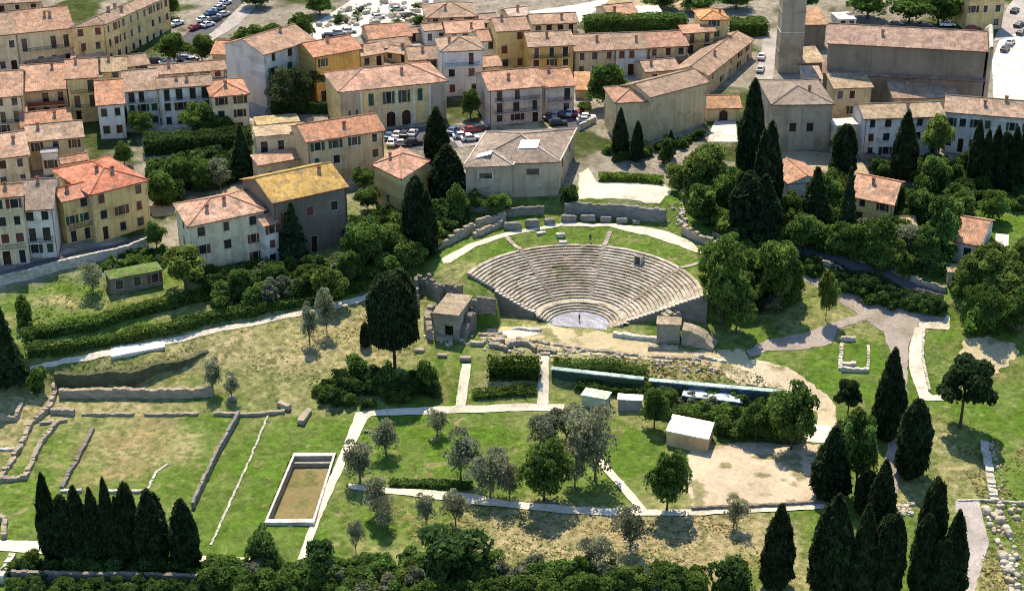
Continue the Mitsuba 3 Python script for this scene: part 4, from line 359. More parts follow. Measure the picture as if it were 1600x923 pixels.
THICKETS = [
 ('lane_thicket', 'dark bushes on the bank below the walled lane on the right', [(43.86, 17.62), (52.77, 11.28), (60.35, 6.15), (67.46, 1.32), (67.23, -0.05), (59.65, 2.29), (52.29, 8.07), (44.66, 14.5)], 90, (1.4, 2.8), 'dark'),  # bushes put in for the dark shade on this bank
 ('slope_bushes', 'bushes right of the theatre around the leafy trees', [(25.56, 17.7), (33.04, 22.32), (42.03, 22.91), (42.4, 16.1), (40.68, 4.1), (29.32, 0.12), (24.42, 0.84)], 80, (1.6, 4.0), 'mid'),
 ('court_thicket', 'leafy bushes between the teal sheds and the sand court', [(10.83, -24.97), (16.24, -26.85), (34.47, -30.89), (34.86, -35.37), (23.24, -33.39), (22.65, -28.99), (14.05, -26.53)], 60, (1.8, 3.6), 'mid'),
 ('villa_thicket', 'bushes around the houses with orange roofs on the right', [(44.97, 47.46), (59.78, 50.65), (57.19, 36.4), (67.79, 36.65), (78.43, 42.62), (75.76, 25.85), (65.15, 30.33), (44.53, 31.04)], 80, (2.0, 4.5), 'mid'),
 ('screen_bushes', 'bushes along the foot of the white grey houses', [(62.81, 55.92), (82.28, 59.04), (99.51, 60.8), (98.49, 57.1), (80.15, 49.97), (69.1, 49.4)], 50, (1.6, 3.6), 'mid'),
 ('corner_thicket', 'shaded bushes below the retaining wall at the bottom left corner', [(-85.96, -74.13), (-58.56, -74.87), (-57.22, -77.23), (-85.01, -77.51)], 70, (1.2, 2.6), 'dark'),
 ('verge_thicket', 'dark bushes above the long retaining wall at the bottom left corner', [(-86.93, -68.88), (-77.79, -68.98), (-58.5, -69.69), (-57.83, -73.66), (-86.65, -71.66)], 60, (1.2, 2.6), 'dark'),
 ('lower_thicket', 'dense shrub thicket along the bottom edge of the park', [(-58.45, -69.99), (-43.24, -69.37), (-27.94, -68.98), (-22.21, -68.3), (-14.5, -70.01), (-3.07, -71.28), (15.88, -72.04), (16.34, -76.53), (-57.25, -77.09)], 190, (2.0, 4.0), 'mid'),
 ('slope_thicket', 'shrubs on the garden slope below the houses at the left', [(-69.84, 7.25), (-59.57, 12.46), (-47.63, 16.67), (-37.57, 15.45), (-42.27, 11.7), (-56.26, 5.21), (-67.64, 0.74)], 120, (1.8, 4.0), 'mid'),
 ('garden_thicket', 'garden shrubs inside the walled garden at the left', [(-89.88, 47.26), (-89.45, 59.23), (-70.27, 62.13), (-68.28, 53.99), (-76.47, 48.26), (-85.9, 40.67)], 110, (2.0, 4.2), 'dark'),
 ('cypress_thicket', 'dark bushes around the big broad cypress', [(-47.76, -18.95), (-39.94, -17.22), (-25.11, -17.71), (-24.98, -21.26), (-34.89, -24.84), (-47.2, -24.51)], 70, (1.6, 3.0), 'dark'),
 ('ravine_thicket', 'dark bushes between the yellow house and the theatre wall', [(-45.41, 27.42), (-38.7, 33.05), (-28.24, 32.45), (-21.11, 35.04), (-25.41, 26.33), (-30.23, 19.4), (-37.57, 15.45), (-44.53, 16.79)], 120, (2.0, 4.6), 'dark'),
 ('right_thicket', 'bushes between the houses and the walled lane on the right', [(44.14, 28.43), (51.29, 25.07), (64.68, 28.07), (72.61, 17.92), (70.39, 8.36), (58.9, 12.22), (43.39, 23.5)], 150, (2.2, 4.8), 'mid'),
 ('edge_thicket', 'bushes on the terrace at the right edge', [(72.31, 6.14), (77.77, 8.52), (84.6, 6.6), (80.72, -8.11), (71.92, -6.22)], 80, (2.2, 4.6), 'bright'),
 ('vine_plot', 'leafy vine plot beside the end of the left street', [(-93.05, 13.43), (-89.78, 21.11), (-80.15, 22.48), (-78.91, 15.51), (-88.79, 10.67)], 110, (0.8, 1.5), 'bright'),
 ('stage_thicket', 'low bushes along the teal sheds', [(11.27, -18.53), (35.35, -24.68), (34.55, -30.31), (22.76, -28.06), (10.93, -23.58)], 80, (1.0, 2.2), 'mid'),
 ('terrace_thicket', 'bushes right of the gravel terrace and stair', [(22.4, 45.43), (32.51, 51.21), (33.36, 35.5), (30.7, 24.07), (24.91, 30.12)], 90, (1.6, 4.0), 'mid'),
 ('screen_thicket', 'dark bushes behind the cypress screen', [(84.59, 57.02), (98.49, 57.1), (93.12, 37.52), (80.45, 39.88)], 50, (1.8, 3.4), 'dark'),
 ('yard_thicket', 'scattered bushes on the pale clearing at the top', [(-68.12, 155.64), (-55.24, 167.36), (-37.54, 168.86), (-36.63, 150.53), (-53.49, 146.92)], 12, (1.2, 2.4), 'mid'),
 ('church_thicket', 'dark ivy and bushes at the foot of the tan church', [(7.08, 62.5), (15.53, 62.78), (24.3, 66.4), (31.45, 73.55), (31.14, 70.62), (22.47, 61.6), (9.59, 57.07)], 40, (1.2, 2.4), 'dark'),
]
TUFTS = [
 ('meadow_grass', 'rough meadow grass on the slope below the white path', [(-95.68, -17.28), (-67.91, -5.46), (-38.97, 8.62), (-30.15, -7.83), (-28.55, -17.11), (-39.94, -17.22), (-48.92, -18.65), (-60.34, -18.29), (-66.48, -15.42)], 900, 0.14, ['straw', 'straw', 'grass']),
 ('meadow_grass_001', 'dry meadow grass along the bottom of the park', [(-32.86, -53.72), (-16.64, -53.83), (7.39, -57.67), (26.47, -56.96), (24.48, -71.54), (-22.1, -71.31)], 2600, 0.15, ['straw', 'straw', 'straw', 'grass']),
 ('meadow_grass_002', 'rough grass on the slope behind the teal sheds', [(-5.63, -11.1), (10.58, -11.47), (28.65, -15.24), (36.95, -21.26), (11.37, -17.0), (-4.53, -13.87)], 900, 0.2, ['straw', 'straw', 'grass']),
 ('meadow_grass_003', 'weedy grass among the fallen stones at the right', [(60.57, -39.71), (72.35, -39.41), (61.78, -77.05), (55.35, -76.83), (61.46, -56.86)], 900, 0.2, ['straw', 'grass', 'straw']),
 ('meadow_grass_004', 'tall weeds on the green slope at the upper left', [(-100.63, -5.17), (-102.94, 8.53), (-86.85, 13.11), (-79.35, 12.56), (-86.57, 0.2), (-98.07, -10.84)], 300, 0.2, ['grass', 'grass', 'grass']),
]
COVERS = [
 ('road', 'asphalt', [(-101.13, 130.23), (-98.11, 148.55), (-93.82, 177.45), (-86.54, 177.32), (-90.69, 150.32), (-94.37, 134.94), (-93.8, 124.19), (-99.7, 122.77)], 0),
 ('pavement', 'pale', [(-93.8, 124.19), (-94.37, 134.94), (-90.69, 150.32), (-86.54, 177.32), (-81.46, 177.29), (-86.03, 150.15), (-91.03, 136.84)], 1),
 ('street', 'pale', [(-74.11, 82.87), (-78.48, 117.04), (-74.62, 116.95), (-69.29, 82.28)], 0),
 ('square', 'asphalt', [(-41.59, 75.17), (-27.15, 76.98), (-19.86, 76.55), (-5.27, 79.21), (2.17, 82.57), (6.45, 79.37), (2.57, 73.47), (-5.31, 76.82), (-16.89, 70.69), (-23.9, 65.09), (-28.0, 61.47), (-35.17, 64.27), (-41.09, 68.16)], 0),
 ('square_terrace', 'pale', [(-26.89, 69.69), (-18.36, 73.24), (-17.56, 67.15), (-23.86, 63.78)], 1),
 ('yard', 'white', [(-68.58, 144.73), (-61.75, 161.37), (-56.11, 177.48), (-34.36, 177.72), (-35.52, 156.07), (-40.18, 152.61), (-51.2, 150.2), (-52.95, 140.52), (-62.61, 136.46)], 0),
 ('yard_001', 'white', [(-12.59, 160.94), (5.27, 169.71), (16.44, 177.56), (4.6, 150.92), (-7.43, 150.83)], 0),
 ('yard_002', 'gravel', [(12.87, 178.8), (38.38, 179.18), (33.46, 165.43), (15.58, 162.59)], 0),
 ('street_001', 'asphalt', [(-109.5, 6.35), (-103.46, 10.86), (-95.98, 15.59), (-85.09, 24.48), (-85.79, 28.07), (-97.94, 18.76), (-110.48, 9.96)], 0),
 ('lane', 'asphalt', [(43.43, 23.76), (50.34, 19.63), (58.9, 12.22), (69.31, 5.55), (68.54, 3.15), (57.18, 9.3), (49.68, 15.54), (42.73, 20.66)], 0),
 ('road_001', 'pale', [(46.36, 106.0), (54.89, 146.5), (58.26, 146.28), (50.03, 101.18), (47.25, 75.93), (45.05, 56.51), (43.47, 36.24), (41.35, 36.15), (43.82, 59.64), (45.15, 83.86)], 0),
 ('piazza', 'white', [(99.81, 87.87), (108.15, 120.4), (115.22, 139.28), (126.66, 150.93), (107.58, 84.58)], 0),
 ('piazza_road', 'pale', [(112.65, 135.98), (125.67, 169.05), (131.45, 179.93), (137.02, 180.24), (130.16, 156.97), (117.42, 139.35)], 1),
 ('church_terrace', 'white', [(30.7, 67.82), (33.73, 79.74), (39.13, 83.02), (37.54, 67.88)], 0),
 ('gravel_terrace', 'gravelpale', [(1.09, 36.98), (1.73, 50.75), (3.61, 53.42), (5.19, 45.94), (19.42, 45.4), (20.68, 41.33), (17.73, 34.78), (8.48, 37.61)], 0),
 ('dirt_path', 'dust', [(43.01, 18.76), (46.67, 15.73), (52.77, 11.28), (58.36, 5.01), (62.36, 1.01), (68.25, -0.88), (67.73, -3.27), (62.21, -3.72), (59.6, -9.31), (56.68, -21.45), (54.25, -32.51), (51.33, -43.3), (47.36, -56.49), (45.57, -56.42), (48.65, -43.12), (52.44, -28.68), (55.79, -13.22), (55.87, -4.73), (52.48, 2.3), (48.08, 8.54), (42.17, 14.49)], 0),
 ('dirt_path_001', 'dust', [(29.88, -9.87), (34.48, -6.04), (41.87, -3.96), (47.32, -0.99), (53.08, 2.32), (54.53, 0.45), (48.0, -2.61), (45.93, -7.84), (39.87, -9.28), (33.97, -9.78), (30.79, -11.9)], 0),
 ('dirt_path_002', 'sand', [(24.08, -15.13), (31.26, -12.69), (36.71, -14.93), (40.5, -19.95), (43.56, -25.76), (42.89, -32.15), (40.05, -36.24), (37.16, -35.69), (40.2, -28.83), (38.67, -23.17), (34.81, -20.44), (27.0, -19.59)], 0),
 ('stage_ground', 'sanddry', [(-16.76, -1.88), (-7.78, 0.54), (6.13, -3.81), (14.37, -7.31), (17.7, -9.43), (26.87, -10.72), (25.28, -14.61), (17.36, -13.38), (5.97, -11.06), (-3.28, -10.07), (-7.31, -7.55), (-13.76, -6.03), (-18.48, -5.3)], 0),
 ('sand_court', 'court', [(17.17, -37.66), (26.28, -35.05), (38.9, -36.78), (35.69, -53.19), (25.82, -54.31), (15.89, -54.46), (15.35, -45.34)], 0),
 ('sand_court_entry', 'white', [(36.74, -35.62), (38.63, -30.6), (41.97, -32.52), (40.54, -37.11)], 1),
 ('path', 'pathwhite', [(-39.69, -26.13), (-30.43, -24.85), (-8.1, -23.06), (-3.37, -22.62), (-3.43, -24.79), (-8.13, -25.11), (-23.69, -26.36), (-36.94, -27.26), (-37.71, -28.72), (-40.72, -45.63), (-42.55, -57.74), (-43.62, -69.39), (-44.95, -69.43), (-43.66, -56.75), (-41.48, -40.03)], 1),
 ('path_001', 'pathwhite', [(-7.6, -11.15), (-5.86, -11.11), (-6.19, -22.98), (-8.21, -23.25)], 2),
 ('path_002', 'pathwhite', [(-21.58, -13.26), (-19.85, -13.27), (-20.74, -24.44), (-22.52, -24.53)], 2),
 ('path_003', 'pathwhite', [(-38.99, -47.49), (-31.14, -48.91), (-18.73, -50.81), (-13.6, -52.73), (-2.48, -54.45), (7.55, -55.4), (15.59, -55.45), (25.77, -54.64), (36.99, -53.9), (36.73, -55.4), (25.57, -56.14), (15.44, -57.05), (3.44, -56.92), (-4.55, -56.05), (-16.64, -53.83), (-31.02, -50.71), (-38.84, -49.15)], 2),
 ('path_004', 'pathwhite', [(-0.87, -33.74), (0.21, -33.73), (4.12, -44.86), (8.73, -55.74), (7.3, -56.06), (2.56, -44.85)], 3),
 ('path_005', 'pathwhite', [(-91.44, -63.12), (-83.5, -63.54), (-82.68, -66.73), (-90.66, -65.85)], 1),
 ('path_006', 'pathwhite', [(-62.86, -66.74), (-51.12, -67.69), (-50.91, -69.22), (-62.47, -68.89)], 1),
 ('path_007', 'pathwhite', [(-98.37, -17.26), (-92.95, -13.92), (-85.31, -11.93), (-77.98, -8.18), (-68.05, -4.48), (-58.11, 0.42), (-48.97, 4.54), (-41.98, 8.11), (-38.57, 11.64), (-37.98, 10.13), (-41.83, 6.22), (-48.82, 2.98), (-57.94, -0.95), (-67.86, -5.78), (-77.72, -9.63), (-84.98, -13.52), (-92.83, -14.67), (-97.77, -17.59)], 1),
 ('walkway', 'pathwhite', [(62.07, -3.27), (63.93, -3.4), (61.2, -13.62), (60.56, -18.62), (60.04, -24.97), (63.47, -24.63), (63.07, -26.33), (57.85, -26.4), (58.07, -16.51), (59.71, -9.31)], 1),
 ('walkway_001', 'pathwhite', [(63.11, -1.7), (67.6, -1.78), (68.37, -0.23), (69.02, -0.5), (68.09, -4.71), (62.72, -3.54)], 2),
 ('lower_lane', 'pale', [(57.36, -53.95), (61.2, -53.93), (59.87, -64.87), (54.43, -76.8), (52.59, -76.73)], 0),
 ('rim_walk', 'pathwhite', [(-25.84, 14.04), (-26.31, 16.35), (-20.83, 22.56), (-13.87, 26.58), (-8.72, 28.52), (-2.2, 30.99), (6.88, 31.07), (13.29, 29.79), (17.61, 27.43), (22.92, 22.61), (24.66, 17.41), (23.1, 18.04), (20.25, 21.06), (14.29, 25.86), (6.82, 29.79), (-2.24, 29.67), (-8.73, 27.37), (-13.86, 25.17), (-19.54, 21.09), (-24.47, 13.88)], 1),
 ('dry_rubble', 'sanddry', [(69.46, -9.19), (72.81, -7.33), (78.01, -9.67), (79.57, -12.66), (73.95, -16.96), (70.26, -18.04), (67.8, -13.83)], 0),
 ('gravel_strip', 'gravel', [(-87.93, 38.79), (-87.46, 41.82), (-68.03, 51.22), (-67.0, 48.73), (-79.34, 41.28), (-81.29, 37.26), (-86.18, 35.3)], 0),
 ('street_002', 'pale', [(-108.37, 113.12), (-88.04, 118.8), (-88.93, 124.22), (-104.56, 122.68)], 0),
 ('square_001', 'gravel', [(-47.07, 71.32), (-41.59, 75.17), (-35.12, 63.37), (-43.29, 50.27), (-47.82, 47.51)], 0),
 ('street_003', 'pale', [(-39.45, 139.72), (-29.28, 137.0), (-19.24, 135.14), (-15.67, 101.31), (-17.78, 73.23), (-19.54, 75.07), (-19.45, 106.05), (-30.6, 127.87), (-38.94, 130.61)], 0),
 ('yard_003', 'gravel', [(-19.86, 76.55), (-5.27, 79.21), (-2.49, 73.39), (-18.32, 70.73)], 1),
 ('street_004', 'pale', [(3.03, 115.56), (20.79, 114.43), (34.15, 120.56), (34.33, 114.66), (18.65, 106.69), (3.04, 106.86)], 0),
 ('street_005', 'gravel', [(45.29, 64.13), (57.65, 62.22), (63.03, 57.08), (81.79, 56.95), (81.07, 53.88), (61.59, 53.0), (44.82, 55.87)], 0),
 ('stage_patch', 'pathwhite', [(-16.15, -3.22), (-9.0, -1.08), (-6.65, -3.05), (-12.59, -5.46)], 1),
 ('stage_patch_001', 'sanddry', [(24.64, -9.94), (30.47, -9.86), (29.34, -14.28), (22.85, -15.98)], 1),
]
BLOTCHES = [
 (-77.0, -34.4, 7, 6, 3, 0.8),
 (-76.3, -42.5, 8, 8, 3, 0.7),
 (-80.2, -46.4, 6, 5, 3, 0.5),
 (-74.6, -30.3, 6, 5, 3, 0.45),
 (-5.7, -60.6, 16, 7, 3, 0.3),
 (13.0, -61.5, 20, 7, 3, 0.3),
 (72.5, -13.6, 8, 8, 3, 0.5),
 (-25.1, -18.7, 3, 5, 3, 0.5),
 (-41.0, -3.5, 14, 8, 3, 0.3),
 (-32.1, 5.4, 5, 5, 3, 0.4),
 (-6.6, -59.7, 22, 10, 1, 0.75),
 (7.2, -60.8, 26, 9, 1, 0.75),
 (18.9, -62.2, 14, 10, 1, 0.7),
 (-13.6, -63.7, 12, 6, 1, 0.6),
 (25.7, -62.3, 10, 9, 1, 0.6),
 (2.8, -68.3, 26, 6, 1, 0.5),
 (-71.7, -36.5, 12, 10, 1, 0.55),
 (-79.3, -36.5, 9, 12, 1, 0.35),
 (-57.0, -8.1, 26, 10, 1, 0.5),
 (-41.2, -1.3, 16, 9, 1, 0.55),
 (-70.5, -11.5, 16, 7, 1, 0.45),
 (-45.0, -11.9, 18, 6, 1, 0.4),
 (-64.9, -18.1, 10, 4, 1, 0.35),
 (-36.9, 5.1, 8, 6, 1, 0.4),
 (-23.5, -33.1, 24, 10, 0, 0.6),
 (-28.4, -60.5, 14, 8, 0, 0.8),
 (-58.7, -50.2, 10, 16, 0, 0.9),
 (-51.5, -34.8, 12, 12, 0, 0.8),
 (-75.1, -24.6, 24, 3, 1, 0.4),
 (-87.5, -53.9, 7, 16, 0, 0.7),
 (8.8, -37.3, 8, 12, 0, 0.8),
 (-97.5, 6.4, 16, 8, 0, 0.9),
 (-90.4, -3.9, 24, 6, 0, 0.85),
 (-97.6, 1.7, 7, 3, 1, 0.5),
 (74.3, -24.3, 10, 12, 0, 0.8),
 (68.7, -44.8, 5, 10, 0, 0.8),
 (59.9, -46.8, 7, 8, 1, 0.35),
 (57.1, -36.2, 8, 8, 1, 0.55),
 (68.1, -39.4, 10, 8, 0, 0.4),
 (49.7, -12.6, 6, 9, 0, 0.8),
 (36.8, -14.2, 10, 5, 0, 0.5),
 (5.9, -11.9, 30, 5, 1, 0.45),
 (17.1, -15.9, 20, 4, 1, 0.5),
 (-14.9, -18.6, 7, 7, 1, 0.5),
 (-25.1, -17.0, 7, 6, 0, 0.6),
 (-9.2, -20.0, 6, 5, 0, 0.5),
 (5.5, 28.4, 20, 6, 0, 0.9),
 (-20.1, 19.7, 8, 6, 0, 0.8),
 (21.3, 19.3, 8, 6, 0, 0.8),
 (-22.4, 11.3, 6, 6, 1, 0.4),
 (-18.6, 2.5, 6, 6, 0, 1),
 (-95.7, -27.1, 8, 6, 1, 0.5),
 (-97.5, -32.8, 6, 10, 1, 0.5),
 (56.5, -72.4, 8, 10, 1, 0.6),
 (48.9, -50.0, 7, 8, 1, 0.5),
 (30.2, -71.6, 6, 8, 1, 0.6),
 (-34.1, -50.2, 14, 6, 1, 0.25),
 (-47.0, 9.7, 10, 4, 0, 0.6),
 (-84.2, 0.3, 14, 3, 0, 0.6),
]
WALLS = [
 ('ruin_wall', 'pale broken wall corner at the left edge by the lower path', [(-92.43, -57.93), (-91.25, -58.93), (-90.42, -62.93)], 1.2, 0.8, 'ruin', 0.2),
 ('ruin_wall_001', 'pale slanting wall end in the bottom left corner', [(-87.71, -73.89), (-87.39, -68.27)], 1.6, 1.0, 'pale', 0.1),
 ('garden_wall', 'pale courtyard wall below the long white row', [(-100.75, 78.4), (-93.68, 78.21), (-81.38, 78.34)], 1.6, 0.4, 'pale', 0.05),
 ('ruin_wall_002', 'sinking vaulted masonry right of the dark square ruin', [(18.63, -6.83), (21.16, -7.36), (22.99, -7.85), (24.55, -8.56)], [3.3, 3.0, 1.9, 0.3], 3.2, 'ruin', 0.12),
 ('retaining_wall', 'tall grey retaining wall below the gravel terrace behind the theatre', [(-1.86, 34.17), (4.39, 33.56), (11.54, 33.0), (18.49, 30.53)], 2.9, 0.8, 'greywall', 0.1),
 ('terrace_wall', 'stone wall rising along the upper left rim of the theatre', [(-29.24, 19.99), (-25.28, 22.63), (-21.56, 26.53), (-18.27, 29.52), (-13.88, 30.61)], 2.2, 0.8, 'ruin', 0.35),
 ('terrace_wall_001', 'low wall on the inner left rim of the theatre', [(-20.24, 24.74), (-16.7, 27.55), (-14.52, 29.09)], 1.4, 0.7, 'ruin', 0.3),
 ('terrace_wall_002', 'grey wall falling along the upper right rim of the theatre', [(21.42, 25.69), (23.6, 23.09), (26.49, 20.44), (29.09, 18.86)], 2.2, 0.8, 'ruin', 0.3),
 ('terrace_wall_003', 'low stone edge beyond the upper right rim of the theatre', [(27.65, 25.37), (29.88, 22.48), (31.41, 19.3)], 0.9, 0.6, 'ruin', 0.3),
 ('ruin_wall_003', 'low dark wall joining the left seats and the roofed ruin', [(-20.02, 0.2), (-15.58, 0.2)], 3.0, 0.7, 'ruindark', 0.2),
 ('ruin_wall_004', 'curved enclosure wall left of the roofed ruin, outer side', [(-30.61, 5.78), (-31.06, 10.32), (-28.82, 10.15), (-25.9, 4.47)], 3.4, 0.7, 'ruindark', 0.4),
 ('ruin_wall_005', 'vaulted back wall under the grassy mound left of the theatre', [(-28.79, 9.17), (-25.94, 5.83), (-22.0, 4.08)], 2.6, 0.8, 'ruindark', 0.3),
 ('street_wall', 'pale parapet wall along the street at the left', [(-109.2, 5.19), (-103.3, 10.09), (-95.73, 14.5), (-84.89, 23.41)], 1.9, 0.6, 'pale', 0.02),
 ('lane_wall', 'pale low wall on the lower side of the right lane', [(42.66, 20.04), (49.61, 15.02), (57.13, 8.95), (68.51, 1.95)], 0.9, 0.5, 'pale', 0.15),
 ('lane_wall_001', 'rubble wall on the upper side of the right lane', [(43.39, 23.5), (50.34, 19.63), (59.0, 12.68), (69.54, 5.49)], 1.3, 0.6, 'ruin', 0.3),
 ('bath_wall', 'long dark ruin wall across the upper bath terrace', [(-92.38, -20.75), (-85.97, -21.01), (-78.03, -21.15), (-71.27, -21.15), (-65.18, -20.96)], 1.8, 0.9, 'ruin', 0.15),
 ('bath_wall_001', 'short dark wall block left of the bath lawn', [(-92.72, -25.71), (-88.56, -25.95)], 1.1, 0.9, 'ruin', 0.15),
 ('bath_wall_002', 'low broken wall line along the bath lawn, left stretch', [(-87.31, -26.08), (-78.16, -26.21)], 0.5, 0.6, 'ruin', 0.3),
 ('bath_wall_003', 'low broken wall line along the bath lawn, middle stretch', [(-76.4, -26.13), (-67.02, -26.32)], 0.5, 0.6, 'ruin', 0.3),
 ('bath_wall_004', 'low dark wall line along the bath lawn, right stretch', [(-64.35, -26.32), (-57.17, -26.78), (-52.01, -26.23)], 0.6, 0.6, 'ruin', 0.15),
 ('bath_wall_005', 'straight slanting grey wall through the lower lawn', [(-59.95, -26.79), (-61.65, -38.92), (-62.96, -54.75)], 1.3, 0.55, 'greywall', 0.04),
 ('kerb_line', 'thin pale stone kerb line slanting through the lower lawn', [(-54.91, -27.06), (-56.43, -43.76), (-58.41, -64.44)], 0.22, 0.35, 'pale', 0.2),
 ('bath_wall_006', 'short dark wall at the left side of the dry rectangle', [(-84.25, -30.73), (-84.74, -41.3), (-84.91, -49.42)], 0.9, 0.7, 'ruindark', 0.25),  # dark stone strip drawn in place of the ditch shadow
 ('bath_wall_007', 'low white wall behind the lower left cypresses, left stretch', [(-85.12, -49.8), (-81.64, -49.77)], 0.45, 0.6, 'pale', 0.1),
 ('bath_wall_008', 'low white wall behind the lower left cypresses, right stretch', [(-78.35, -49.76), (-71.93, -49.99)], 0.45, 0.6, 'pale', 0.1),
 ('kerb_line_001', 'pale stone kerb right of the dry rectangle', [(-69.45, -41.58), (-70.87, -44.5), (-71.76, -52.76)], 0.22, 0.4, 'pale', 0.3),
 ('bath_wall_009', 'outer zigzag ruin wall at the left edge', [(-93.64, -18.1), (-93.17, -24.79), (-95.15, -29.17), (-95.13, -38.16), (-95.54, -47.05)], 1.0, 0.8, 'ruin', 0.4),
 ('bath_wall_010', 'inner zigzag ruin wall at the left edge', [(-90.95, -28.45), (-91.97, -34.76), (-91.66, -46.13), (-95.54, -47.05)], 0.9, 0.8, 'ruin', 0.35),
 ('bath_wall_011', 'short cross wall between the zigzag ruin walls', [(-93.88, -29.02), (-90.73, -28.44), (-89.3, -28.0)], 0.6, 0.6, 'ruin', 0.35),
 ('bath_wall_012', 'low wall stub at the left edge above the zigzag walls', [(-100.52, -29.27), (-97.89, -28.61), (-98.06, -24.48)], 1.2, 0.7, 'ruin', 0.4),
 ('bath_wall_013', 'pale low wall stub at the left edge beside the inner zigzag', [(-98.31, -37.42), (-95.84, -37.13)], 0.5, 0.6, 'pale', 0.3),
 ('ruin_wall_006', 'small curved garden wall at the end of the access path', [(-13.99, -9.45), (-13.06, -7.79), (-11.18, -7.07), (-9.31, -7.75), (-8.4, -9.82)], 1.1, 0.6, 'ruin', 0.15),
 ('ruin_wall_007', 'broken wall along the back of the stage ground', [(-12.59, -5.04), (-5.54, -7.07), (6.02, -10.23)], 0.5, 0.6, 'ruin', 0.6),
 ('ruin_wall_008', 'low pale wall right of the orchestra', [(6.11, -4.21), (14.4, -6.94)], 0.8, 0.9, 'pale', 0.2),
 ('bottom_wall', 'long dark retaining wall at the bottom left corner', [(-86.3, -72.89), (-77.67, -73.4), (-58.75, -73.81)], 1.8, 0.7, 'ruindark', 0.05),
 ('bank_wall', 'dark retaining bank wall under the pale platform at the left', [(-93.66, -17.98), (-86.55, -18.25), (-80.22, -17.88), (-74.05, -14.45), (-67.83, -9.92)], [2.7, 2.7, 2.3, 1.3, 0.2], 1.0, 'mossbank', 0.06),  # grass bank as a wall; its shade is put into the colour
 ('court_wall', 'low dark kerb wall along the lower edge of the sand court', [(15.59, -55.45), (25.77, -54.64), (36.99, -53.9)], 0.6, 0.4, 'ruindark', 0.1),
 ('altar_wall', 'back wall of the small temple ruin on the right lawn', [(47.76, -6.71), (50.31, -6.87)], 0.9, 0.6, 'pale', 0.15),
 ('altar_wall_001', 'left wall of the small temple ruin on the right lawn', [(47.74, -7.53), (45.91, -16.0)], 0.35, 0.7, 'pale', 0.2),
 ('altar_wall_002', 'front wall of the small temple ruin on the right lawn', [(46.1, -16.21), (50.85, -16.97)], 0.8, 0.6, 'pale', 0.15),
 ('altar_wall_003', 'middle wall of the small temple ruin on the right lawn', [(46.53, -14.42), (49.02, -14.57)], 0.6, 0.7, 'pale', 0.15),
 ('altar_wall_004', 'right wall of the small temple ruin on the right lawn', [(52.41, -8.72), (50.96, -16.37)], 0.3, 0.5, 'pale', 0.2),
 ('garden_wall_001', 'low stone edge wall of the pale walkway on the right', [(63.39, -4.24), (61.09, -13.62), (60.07, -23.87)], 0.5, 0.4, 'pale', 0.05),
 ('ruin_wall_009', 'collapsed wall running down the lower right lawn', [(66.1, -37.68), (64.83, -45.81), (63.46, -54.2)], 0.8, 1.3, 'pale', 0.5),
 ('garden_wall_002', 'thin pale kerb along the lower right lawn', [(57.72, -54.12), (61.2, -53.93), (68.13, -54.5)], 0.3, 0.35, 'pale', 0.1),
 ('garden_wall_003', 'low wall under the roofed houses at the end of the square', [(2.58, 73.84), (6.41, 78.56)], 1.6, 0.5, 'pale', 0.1),
 ('garden_wall_004', 'stone garden wall below the museum', [(-22.03, 35.36), (-13.89, 32.32), (-6.05, 33.88)], 1.8, 0.6, 'ruindark', 0.1),
 ('garden_wall_005', 'pale garden wall of the right road by the tall cypresses', [(42.37, 32.24), (43.48, 47.42), (45.09, 62.67)], 1.2, 0.4, 'pale', 0.05),
 ('garden_wall_006', 'grey wall in front of the white grey houses', [(63.46, 59.4), (69.42, 57.78), (81.06, 59.85)], 1.6, 0.5, 'greywall', 0.05),
 ('garden_wall_007', 'low wall under the cypress screen', [(79.11, 45.51), (86.41, 42.35), (94.03, 40.83)], 1.0, 0.5, 'pale', 0.3),
 ('ruin_wall_010', 'broken masonry leaning on the left side of the roofed ruin', [(-27.66, -5.91), (-28.28, -2.49), (-27.46, 0.82)], [2.2, 3.2, 4.0], 1.1, 'ruin', 0.3),
 ('ruin_wall_011', 'broken masonry on the right side of the roofed ruin', [(-21.78, -5.53), (-20.31, -2.66), (-19.53, 0.15)], [1.6, 3.6, 4.2], 1.2, 'ruindark', 0.3),
 ('ruin_wall_012', 'low rubble wall in front of the dark square ruin', [(12.15, -9.03), (17.68, -9.62)], 0.7, 0.9, 'ruin', 0.4),
 ('ruin_wall_013', 'rough masonry end of the right wing wall behind the dark square ruin', [(15.26, -3.27), (18.36, -1.47)], [3.4, 2.6], 1.6, 'ruin', 0.3),
 ('ruin_wall_014', 'low broken wall at the left of the stage ground', [(-18.74, -4.28), (-13.53, -4.8)], 0.5, 0.7, 'ruin', 0.4),
 ('ruin_wall_015', 'long broken foundation line across the stage slope', [(-3.24, -8.78), (3.73, -9.49), (10.61, -11.09), (21.44, -12.88)], 0.4, 0.7, 'ruin', 0.6),
 ('ruin_wall_016', 'short foundation wall under the dark square ruin, right', [(20.41, -11.55), (25.98, -13.48)], 0.5, 0.8, 'pale', 0.5),
 ('ruin_wall_017', 'thick stump of wall beside the curved garden wall', [(-16.69, -7.64), (-14.22, -8.63)], 0.9, 1.0, 'ruin', 0.3),
 ('ruin_wall_018', 'stump of wall right of the curved garden wall', [(-7.69, -9.38), (-4.43, -9.73)], 0.7, 0.9, 'ruin', 0.4),
 ('ruin_wall_019', 'low wall left of the orchestra edge', [(-12.59, -1.62), (-7.11, -2.42)], 0.5, 0.8, 'pale', 0.3),
]
